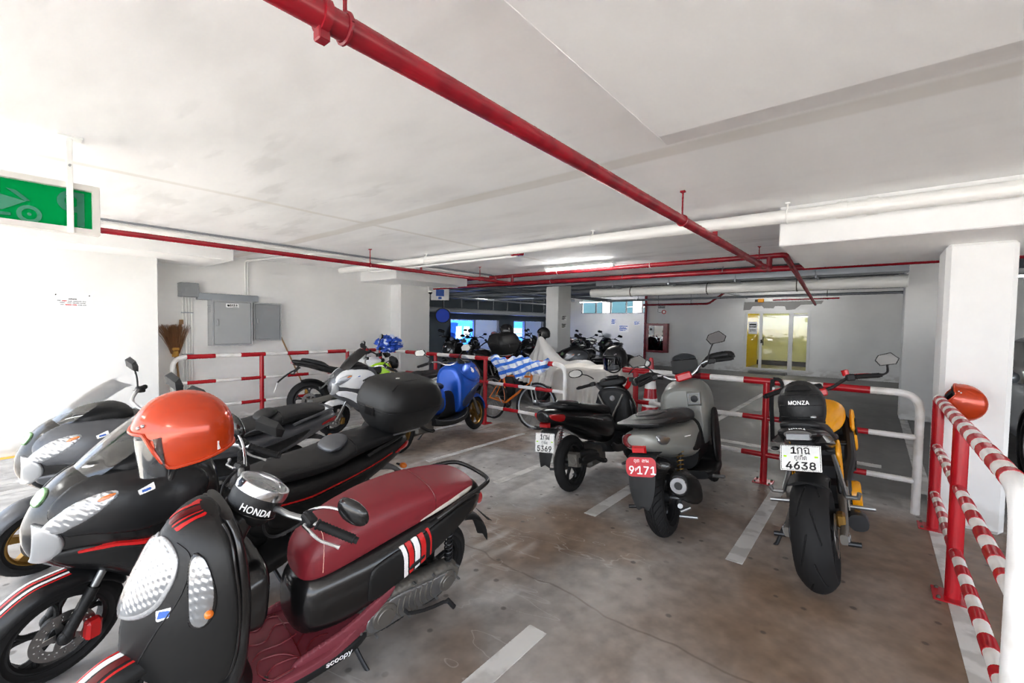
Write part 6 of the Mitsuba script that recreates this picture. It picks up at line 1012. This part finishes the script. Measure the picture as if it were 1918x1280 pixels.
# ---------------------------------------------------------------- bicycle beside the blue scooter
def bicycle(pos, head):
    b = Bike('bicycle', 'bicycle with an orange frame standing behind the back rail beside the blue scooter', 'bicycle', pos, head, 5, .95, 14, (.85, .8), 20)
    for x, f in ((0, False), (1.04, True)):
        k = b.p('wheel', move(ringlathe([(.345 + .017 * math.cos(a), .018 * math.sin(a)) for a in np.linspace(0, 6.283, 13)[:-1]], 72), x, 0, .345), 'm_rubber', None, f); b.p('rim', move(rim_mesh(.328, .026, 16, 'wire', .02), x, 0, .345), 'm_metal', k, f)
    T_ = lambda P, r=.016, f=False, m='m_amber', n='frame': b.p(n, tube(P, r, 10, 2), m, None, f)
    T_([(.34, 0, .30), (.24, 0, .78)]); T_([(.34, 0, .30), (.88, 0, .68)], .019); T_([(.25, 0, .74), (.90, 0, .78)]); T_([(.88, 0, .66), (.90, 0, .84)], .02)
    for s in (1, -1): T_([(0, s * .06, .345), (.34, s * .03, .30)], .010); T_([(0, s * .06, .345), (.25, s * .02, .74)], .009); T_([(1.04, s * .055, .345), (.93, s * .05, .62), (.90, 0, .70)], .012, True, 'm_metal', 'fork')
    b.p('saddle', loft([ringx(.08, .04, .84, .87, 2.4), ringx(.12, .075, .84, .885, 2.6), ringx(.24, .05, .845, .88, 2.6), ringx(.36, .018, .85, .87, 2.2)], 4), 'm_ink'); T_([(.24, 0, .78), (.225, 0, .85)], .013, False, 'm_metal', 'seat_post'); b.p('handlebar', tube([(.90, .28, .92), (.94, .2, .92), (.93, .05, .91), (.90, 0, .88), (.93, -.05, .91), (.94, -.2, .92), (.90, -.28, .92)], .012, 8, 4), 'm_metal', None, True)
    b.p('chainring', move(disc_mesh(.085, .05), .34, 0, .30), 'm_darkmetal'); b.p('crank', cat_(rod((.34, .07, .30), (.44, .08, .20), .010), rod((.34, -.07, .30), (.24, -.08, .40), .010), B(.41, .48, .08, .16, .185, .205, .004), B(.20, .27, -.16, -.08, .39, .41, .004)), 'm_metal'); b.p('basket', cat_([tube([(1.0 + .11 * math.cos(a) * s, .14 * math.sin(a) * s, z) for a in np.linspace(0, 6.283, 17)], .004, 5, 1) for z, s in ((.98, 1.), (.90, .93), (.82, .85))] + [rod((1.0 + .11 * math.cos(a), .14 * math.sin(a), .98), (1.0 + .093 * math.cos(a), .119 * math.sin(a), .82), .003, 5) for a in np.arange(0, 6.28, .4)]), 'm_print', None, True)
bicycle((-4.75, 5.22), -8)
# ---------------------------------------------------------------- motorcycles in the dark hall
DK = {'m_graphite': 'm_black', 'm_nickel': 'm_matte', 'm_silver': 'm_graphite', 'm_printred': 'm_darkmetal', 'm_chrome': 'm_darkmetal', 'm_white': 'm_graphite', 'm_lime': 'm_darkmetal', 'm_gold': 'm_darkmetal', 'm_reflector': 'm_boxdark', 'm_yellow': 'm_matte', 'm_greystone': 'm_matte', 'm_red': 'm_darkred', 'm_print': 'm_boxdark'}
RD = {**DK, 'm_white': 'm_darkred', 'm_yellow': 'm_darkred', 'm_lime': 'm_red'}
MAXI = tourer('big black touring scooter with a tall windscreen behind the back rail at left', (-7.30, 7.85), 172, 7, 1.02, dict(upper='m_black', lower='m_matte', tail='m_matte', nose='m_matte', bump='m_seat', badge='m_graphite'), steer=18, screen='m_screen', tall=.28)
B1 = naked('black motorcycle with a luggage box behind the back rail', (-5.55, 6.55), 160, 7, 1.0, dict(tank='m_black', accent='m_matte', tail='m_black'), None, 10, None, mirrors=[(1.0, .22, 1.07), (.96, .40, 1.24)])
k = top_case(type('o', (), {'M': B1.M @ trimesh.transformations.translation_matrix((.30, 0, .10))}), 'black luggage box on the motorcycle behind the back rail')
far = []
GA = 'parked motorcycles in the dark hall'
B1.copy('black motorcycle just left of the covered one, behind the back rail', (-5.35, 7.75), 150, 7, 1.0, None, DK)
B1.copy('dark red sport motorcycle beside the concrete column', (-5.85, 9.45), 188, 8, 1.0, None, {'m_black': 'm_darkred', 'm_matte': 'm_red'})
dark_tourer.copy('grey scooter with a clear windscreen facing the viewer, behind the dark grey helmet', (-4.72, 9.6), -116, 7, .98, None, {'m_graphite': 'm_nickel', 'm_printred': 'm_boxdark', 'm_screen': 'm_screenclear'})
where = ['leftmost', 'second from the left', 'third from the left', 'fourth from the left', 'rightmost', 'left one of the nearer rank', 'middle one of the nearer rank', 'right one of the nearer rank']
for i, (x, y, h) in enumerate([(-11.9, 16.6, -80), (-11.0, 16.4, -82), (-10.1, 16.6, -80), (-9.2, 16.3, -80), (-8.2, 16.5, -84), (-10.6, 13.6, -80), (-9.5, 13.4, -82), (-7.9, 13.0, -84)]):
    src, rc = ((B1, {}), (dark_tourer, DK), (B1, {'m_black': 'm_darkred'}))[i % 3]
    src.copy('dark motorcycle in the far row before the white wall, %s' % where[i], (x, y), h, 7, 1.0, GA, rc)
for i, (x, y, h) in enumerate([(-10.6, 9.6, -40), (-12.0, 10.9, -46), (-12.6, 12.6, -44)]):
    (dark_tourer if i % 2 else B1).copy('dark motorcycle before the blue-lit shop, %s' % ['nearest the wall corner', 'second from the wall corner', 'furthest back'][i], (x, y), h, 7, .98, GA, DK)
# ---------------------------------------------------------------- back wall: glass door, fire cabinet, signs
mat('m_roomwall', '#cfd0a0', .7); mat('m_roomyellow', '#b59a18', .7); mat('m_roomfloor', '#6e6a52', .5)
struct('wall_room_back', B(-4.2, -1.2, 19.6, 19.7, 0, 2.7), 'm_roomwall'); struct('wall_room_left', B(-3.75, -3.6, 17.1, 19.6, 0, 2.7), 'm_roomyellow'); struct('wall_room_right', B(-1.3, -1.2, 17.1, 19.6, 0, 2.7), 'm_roomwall'); struct('ceiling_room', B(-3.7, -1.2, 17.1, 19.7, 2.6, 2.7), 'm_roomwall'); struct('baseboard_room', B(-3.6, -1.3, 19.57, 19.6, .1, .28), 'm_ink'); struct('floor_room', B(-3.7, -1.2, 17.0, 19.6, 0, .10), 'm_roomfloor')
tube_lamp('ceiling lamp inside the room behind the glass door', -2.5, 18.3, 2.52, 2.6, 1.2, TUBE * 1.1)
d1 = thing('door_1', kind='structure'); fy0, fy1 = 16.88, 16.95
for x0, x1 in ((-3.52, -3.44), (-3.06, -2.97), (-2.21, -2.09), (-1.70, -1.62)): part(d1, 'jamb', B(x0, x1, fy0, fy1, .10, 2.10, .004), 'm_aluwhite', False)
for z0, z1 in ((2.02, 2.10), (.10, .17)): part(d1, 'rail', B(-3.52, -1.62, fy0 + .003, fy1, z0, z1, .004), 'm_aluwhite', False)
for x0, x1 in ((-3.44, -3.06), (-2.97, -2.21), (-2.09, -1.70)): part(d1, 'glass', B(x0, x1, 16.91, 16.914, .17, 2.02), 'm_pane', False)
part(d1, 'handle', tube([(-2.93, 16.87, .95), (-2.93, 16.83, .97), (-2.93, 16.83, 1.2), (-2.93, 16.87, 1.22)], .012, 8, 3), 'm_ink'); part(d1, 'lock', B(-3.01, -2.96, 16.86, 16.88, 1.02, 1.14, .004), 'm_ink')
mat('m_plaster', '#8d8c8a', .8)
m = trimesh.creation.extrude_polygon(Polygon([(-3.55, 2.42), (-1.3, 2.42), (-1.35, 2.32), (-1.9, 2.30), (-2.05, 2.16), (-2.30, 2.13), (-2.34, 2.26), (-2.62, 2.27), (-2.66, 2.2), (-2.95, 2.2), (-3.0, 2.28), (-3.3, 2.27), (-3.36, 2.15), (-3.58, 2.14)]), .006, engine='earcut'); v = m.vertices.copy(); m.vertices = np.c_[v[:, 0], 16.9 - v[:, 2], v[:, 1]]; m.fix_normals(); struct('wall_patch', m, 'm_plaster')
struct('door_step', B(-3.3, -2.2, 16.5, 16.9, 0, .08, .01), 'm_floor')
part(d1, 'mullion_cap', B(-2.09, -1.62, fy0 - .004, fy1, 1.93, 2.0, .004), 'm_aluwhite', False)
k = thing('paper_notice', 'white paper notice on the left glass pane of the door', 'notice'); part(k, 'sheet', B(-3.40, -3.13, 16.905, 16.909, 1.32, 1.74), 'm_print', False); part(k, 'print', cat_(*[B(-3.37, -3.16, 16.9035, 16.9052, z, z + h) for z, h in ((1.62, .05), (1.55, .035), (1.46, .02), (1.42, .02))]), 'm_ink', False)
k = thing('emergency_light', 'yellow emergency lamp with a white case above the glass door', 'emergency lamp'); part(k, 'lamp', B(-3.12, -2.95, 16.78, 16.88, 2.40, 2.52, .01), 'm_yellow'); part(k, 'case', B(-2.93, -2.70, 16.82, 16.9, 2.42, 2.52, .008), 'm_pipe_white'); part(k, 'bracket', B(-3.22, -3.12, 16.84, 16.9, 2.42, 2.50, .006), 'm_bracket')
k = thing('fire_cabinet', 'dark red fire hose cabinet with a glass front on the back wall', 'fire cabinet'); X0, X1, Z0, Z1 = -6.98, -6.14, .52, 1.65
part(k, 'case', cat_(B(X0, X1, 16.72, 16.899, Z0, Z0 + .03), B(X0, X1, 16.72, 16.899, Z1 - .03, Z1), B(X0, X0 + .03, 16.72, 16.9, Z0, Z1), B(X1 - .03, X1, 16.72, 16.9, Z0, Z1), B(X0, X1, 16.88, 16.9, Z0, Z1)), 'm_darkred', False); d = part(k, 'door', cat_(B(X0, X1, 16.69, 16.72, Z1 - .09, Z1, .003), B(X0, X1, 16.69, 16.72, Z0, Z0 + .09, .003), B(X0, X0 + .10, 16.69, 16.72, Z0, Z1, .003), B(X1 - .16, X1, 16.69, 16.72, Z0, Z1, .003)), 'm_pipe_red', False); part(d, 'glass', B(X0 + .1, X1 - .16, 16.70, 16.704, Z0 + .09, Z1 - .09), 'm_screen', False); part(d, 'notice', B(X0 + .13, X0 + .32, 16.684, 16.69, 1.2, 1.52), 'm_print', False); part(d, 'notice_print', B(X0 + .16, X0 + .25, 16.682, 16.685, 1.38, 1.46), 'm_ink', False)
part(k, 'hose_reel', rot(ringlathe([(.26, -.04), (.26, .04), (.12, .04), (.12, -.04)], 32), (0, 0, 1), 0, (0, 0, 0)).apply_translation((-6.6, 16.82, 1.0)), 'm_red'); part(k, 'hose', tube([(-6.4, 16.78, 1.15), (-6.45, 16.76, .75), (-6.6, 16.76, .66), (-6.75, 16.76, .78)], .025, 8, 5), 'm_print')
k = thing('wall_sign', 'small square sign with a red ring high on the back wall', 'sign'); part(k, 'plate', B(-6.62, -6.30, 16.885, 16.90, 2.06, 2.36), 'm_print', False); part(k, 'print', cat_(B(-6.60, -6.32, 16.88, 16.886, 2.24, 2.30), B(-6.60, -6.32, 16.88, 16.886, 2.31, 2.34), B(-6.6, -6.585, 16.88, 16.886, 2.08, 2.22), B(-6.6, -6.4, 16.88, 16.886, 2.08, 2.095)), 'm_boxdark', False); part(k, 'red_ring', move(ringlathe([(.085, -.004), (.085, .004), (.055, .004), (.055, -.004)], 28), -6.36, 16.878, 2.10), 'm_printred')
def notice(label, x, y, z, w, h, face='y'):
    k = thing('paper_notice', label, 'notice'); part(k, 'sheet', B(x - w / 2, x + w / 2, y - .003, y, z - h / 2, z + h / 2), 'm_print', False); part(k, 'print', cat_(*[B(x - w * .4, x + w * .4 * q, y - .005, y - .002, z + h * t, z + h * (t + .1)) for t, q in ((.25, 1), (.05, .6), (-.12, .9), (-.32, .5))]), 'm_stickerblue', False)
notice('upper of two small notices on the white wall of the dark hall', -10.3, 20.5, 1.75, .26, .34); notice('larger notice on the white wall of the dark hall', -9.75, 20.5, 1.42, .55, .36); notice('notice at the right end of the white wall in the dark hall', -9.05, 20.5, 1.7, .36, .22)
for z, lb in ((1.72, 'upper notice on the concrete column'), (1.50, 'lower notice on the concrete column')):
    k = thing('paper_notice', lb, 'notice'); part(k, 'sheet', B(-6.70, -6.697, 10.2, 10.46, z - .08, z + .08), 'm_print', False); part(k, 'print', cat_(*[B(-6.698, -6.695, 10.22, 10.44 - q, z + t, z + t + .018) for t, q in ((.04, 0), (.01, .05), (-.02, .02), (-.05, .1))]), 'm_ink', False)
# ---------------------------------------------------------------- blue-lit shop on the far left
SX = -14.5
g = sbox(5.0, 0, 22, 3.2)
for h in ((13.2, .25, 16.5, 1.72), (17.6, .25, 20.3, 1.72)): g = g.difference(sbox(*h))
m = trimesh.creation.extrude_polygon(g, .2, engine='earcut'); v = m.vertices.copy(); m.vertices = np.c_[SX - v[:, 2], v[:, 0], v[:, 1]]; m.faces = m.faces[:, ::-1]; struct('wall_shop', m, 'm_hall_ceiling')
mat('m_shopwall', '#c9d4d6', .6); mat('m_shopfloor', '#8f9694', .4)
struct('wall_shop_back', B(-18.2, -18, 12.5, 21, 0, 2.4), 'm_shopwall'); struct('wall_shop_end', B(-18, SX - .2, 12.6, 12.8, 0, 2.4), 'm_shopwall'); struct('wall_shop_end', B(-18, SX - .2, 20.8, 21, 0, 2.4), 'm_shopwall'); struct('ceiling_shop', B(-18.2, SX - .2, 12.5, 21, 2.3, 2.4), 'm_shopwall'); struct('floor_shop', B(-18.2, SX - .2, 12.5, 21, 0, .02), 'm_shopfloor')
for i, y in enumerate((14.6, 18.6)): tube_lamp('ceiling lamp inside the shop, %s window' % ['behind the left', 'behind the right'][i], -15.6, y, 2.2, 2.3, 1.2, TUBE * 1.6, 'y')
k = thing('window_2', kind='structure')
for y in (13.2, 14.75, 16.5, 17.6, 18.6, 20.3): part(k, 'mullion', B(SX - .12, SX - .02, y - .04, y + .04, .25, 1.72), 'm_boxdark', False)
for a, c in ((13.24, 14.71), (14.79, 16.46), (17.64, 18.56), (18.64, 20.26)): part(k, 'pane', B(SX - .08, SX - .076, a, c, .25, 1.72), 'm_pane', False)
mat('m_poster', '#0b3fc2', .4)
for y0, y1, z0, lb in ((13.3, 14.7, .3, 'blue lit panel with two white notices in the shop window'), (17.7, 18.5, .3, 'blue lit panel with white lettering in the right shop window')):
    k = thing('light_panel', lb, 'illuminated panel'); p = part(k, 'panel', B(SX - .16, SX - .13, y0, y1, z0, 1.68), 'm_poster', False); scene[p]['emitter'] = emit((.015, .10, .60), .55)
    q = part(k, 'notice', cat_(*([B(SX - .13, SX - .12, y0 + .35, y0 + .70, .85, 1.4), B(SX - .13, SX - .12, y0 + .85, y0 + 1.2, .95, 1.4)] if y0 < 15 else [B(SX - .13, SX - .12, y0 + .06 + .12 * i, y0 + .13 + .12 * i, z, z + .12) for i in range(6) for z in (.9, 1.06, 1.22)])), 'm_print', False); scene[q]['emitter'] = emit((.75, .9, 1.), .5)
k = thing('round_sign', 'glowing round blue sign hanging before the shop', 'sign'); p = part(k, 'disc', rot(lathe([(.0, .05), (.26, .05), (.28, .03), (.28, -.03), (.26, -.05), (0, -.05)], 32, 'y'), (0, 0, 1), 49).apply_translation((-13.2, 11.6, 1.83)), 'm_poster'); scene[p]['emitter'] = emit((.02, .12, .8), .6); part(k, 'ring', rot(ringlathe([(.30, -.06), (.30, .06), (.27, .06), (.27, -.06)], 32), (0, 0, 1), 49).apply_translation((-13.2, 11.6, 1.83)), 'm_ink'); part(k, 'hanger', rod((-13.2, 11.6, 2.1), (-13.2, 11.6, 3.16), .015), 'm_ink')
k = thing('washing_machine_wall', 'white machines with round doors seen through the shop window', 'washing machine')
for i, y in enumerate((15.0, 15.8, 16.5)): part(k, 'cabinet', B(-17.4, -16.7, y - .36, y + .36, 0, 1.75, .01), 'm_lampcase', False); part(k, 'round_door', move(rot(ringlathe([(.27, -.03), (.27, .03), (.20, .05), (.20, -.03)], 32), (0, 0, 1), 90), -16.68, y, 1.28), 'm_metal'); part(k, 'porthole', move(rot(lathe([(.0, .02), (.2, .02)], 24, 'y'), (0, 0, 1), 90), -16.69, y, 1.28), 'm_ink')
k = thing('hanging_sign', 'white hanging sign under the hall ceiling before the shop', 'sign'); part(k, 'panel', at(B(-.27, .27, -.02, .02, -.2, .2, .004), pose((-10.2, 8.85, 2.42), 49)), 'm_print', False); part(k, 'print', at(cat_(B(-.12, .12, -.024, -.02, -.08, .12), B(-.05, .05, -.024, -.02, -.17, -.1)), pose((-10.2, 8.85, 2.42), 49)), 'm_stickerblue', False); part(k, 'hanger', cat_(rod((-10.35, 9.0, 2.6), (-10.35, 9.0, 3.16), .01), rod((-10.05, 8.7, 2.6), (-10.05, 8.7, 3.16), .01)), 'm_ink')
k = thing('balustrade', 'dark railing of thin bars high in the hall before the shop', 'railing')
part(k, 'top_bar', rod((-13.6, 9.0, 2.75), (-13.6, 19, 2.75), .025), 'm_boxdark'); part(k, 'bottom_bar', rod((-13.6, 9.0, 2.15), (-13.6, 19, 2.15), .03), 'm_boxdark')
for y in np.arange(9, 19.1, 1.0): part(k, 'upright', B(-13.62, -13.58, y - .02, y + .02, 2.0, 3.16), 'm_boxdark', False)
struct('trim_2', B(-14.4, -13.4, 8.5, 20.4, 1.98, 2.12), 'm_boxdark')
# ---------------------------------------------------------------- the silver car behind the right pillar
mat('m_carpaint', '#8f9499', .25, .7, coat=1.)
def car(pos, head):
    k = thing('car', 'silver car partly hidden behind the right pillar', 'car'); M = trimesh.transformations.translation_matrix([*pos, 0]) @ rz(math.radians(head)); q = lambda n, m, mt, sm=35: part(k, n, m, mt, sm, M)
    S = Surf([ringx(x, w, zb, zt, n, zb + (zt - zb) * .5, 0, 48) for x, w, zb, zt, n in [(2.15, .45, .32, .62, 3), (2.10, .70, .24, .70, 3.5), (1.85, .82, .20, .80, 4), (1.2, .86, .18, .92, 4.5), (.4, .87, .18, .97, 5), (-.8, .87, .18, .98, 5), (-1.6, .84, .2, 1.0, 4.5), (-2.0, .76, .26, .95, 4), (-2.12, .5, .36, .86, 3)]]); q('body', S.mesh(5), 'm_carpaint')
    q('cabin', loft([ringz(z, xb, xf, w, 4.5) for z, xb, xf, w in ((.90, -1.95, 1.05, .82), (1.05, -1.85, .85, .80), (1.25, -1.6, .45, .72), (1.40, -1.25, .10, .62), (1.45, -.95, -.15, .5))], 4), 'm_black'); q('roof', loft([ringz(z, xb, xf, w, 4.5) for z, xb, xf, w in ((1.38, -1.32, .15, .645), (1.44, -1.1, -.02, .56), (1.47, -.9, -.25, .42))], 4), 'm_carpaint')
    for s in (1, -1):
        for x in (1.35, -1.30):
            w = q('wheel', move(tyre(.315, .20, .215, 56, .2), x, s * .78, .315), 'm_rubber'); part(w, 'rim', move(rim_mesh(.22, .17, 7, 'blade', .06), x, s * .79, .315), 'm_metal', 35, M); q('wheel_arch', move(ringlathe([(.37, -.11), (.37, .11), (.34, .11), (.34, -.11)], 48), x, s * .78, .33), 'm_ink')
        q('headlamp', S.patch([(2.05, s * .72, .70), (1.85, s * .80, .76), (1.70, s * .84, .76), (1.80, s * .84, .66), (2.02, s * .76, .62)], .004, .003, .012, .03, .02, 2), 'm_reflector'); q('door_mirror', ell((.75, s * .95, .98), (.10, .10, .07), 2, 2.5), 'm_carpaint'); q('pillar', tube([(.95, s * .80, .95), (.45, s * .71, 1.25), (.10, s * .62, 1.41)], .03, 8, 3), 'm_carpaint')
    q('bumper', S.patch([(2.1, .6, .50), (2.2, 0, .50), (2.1, -.6, .50), (2.1, -.6, .36), (2.2, 0, .34), (2.1, .6, .36)], .006, .003, .01, .03, .03, 2), 'm_ink')
car((2.14, 8.35), -90)
# a pale building outside the high windows
k = thing('building', 'pale building seen through the high windows of the far wall', 'building'); part(k, 'wall', B(-26, -2, 32, 34, 0, 12), 'm_wall', False)
for x in np.arange(-24, -4, 2.6):
    for z in (2.2, 5.2, 8.2): part(k, 'window', B(x, x + 1.7, 31.9, 32.02, z, z + 1.6), 'm_teal', False)
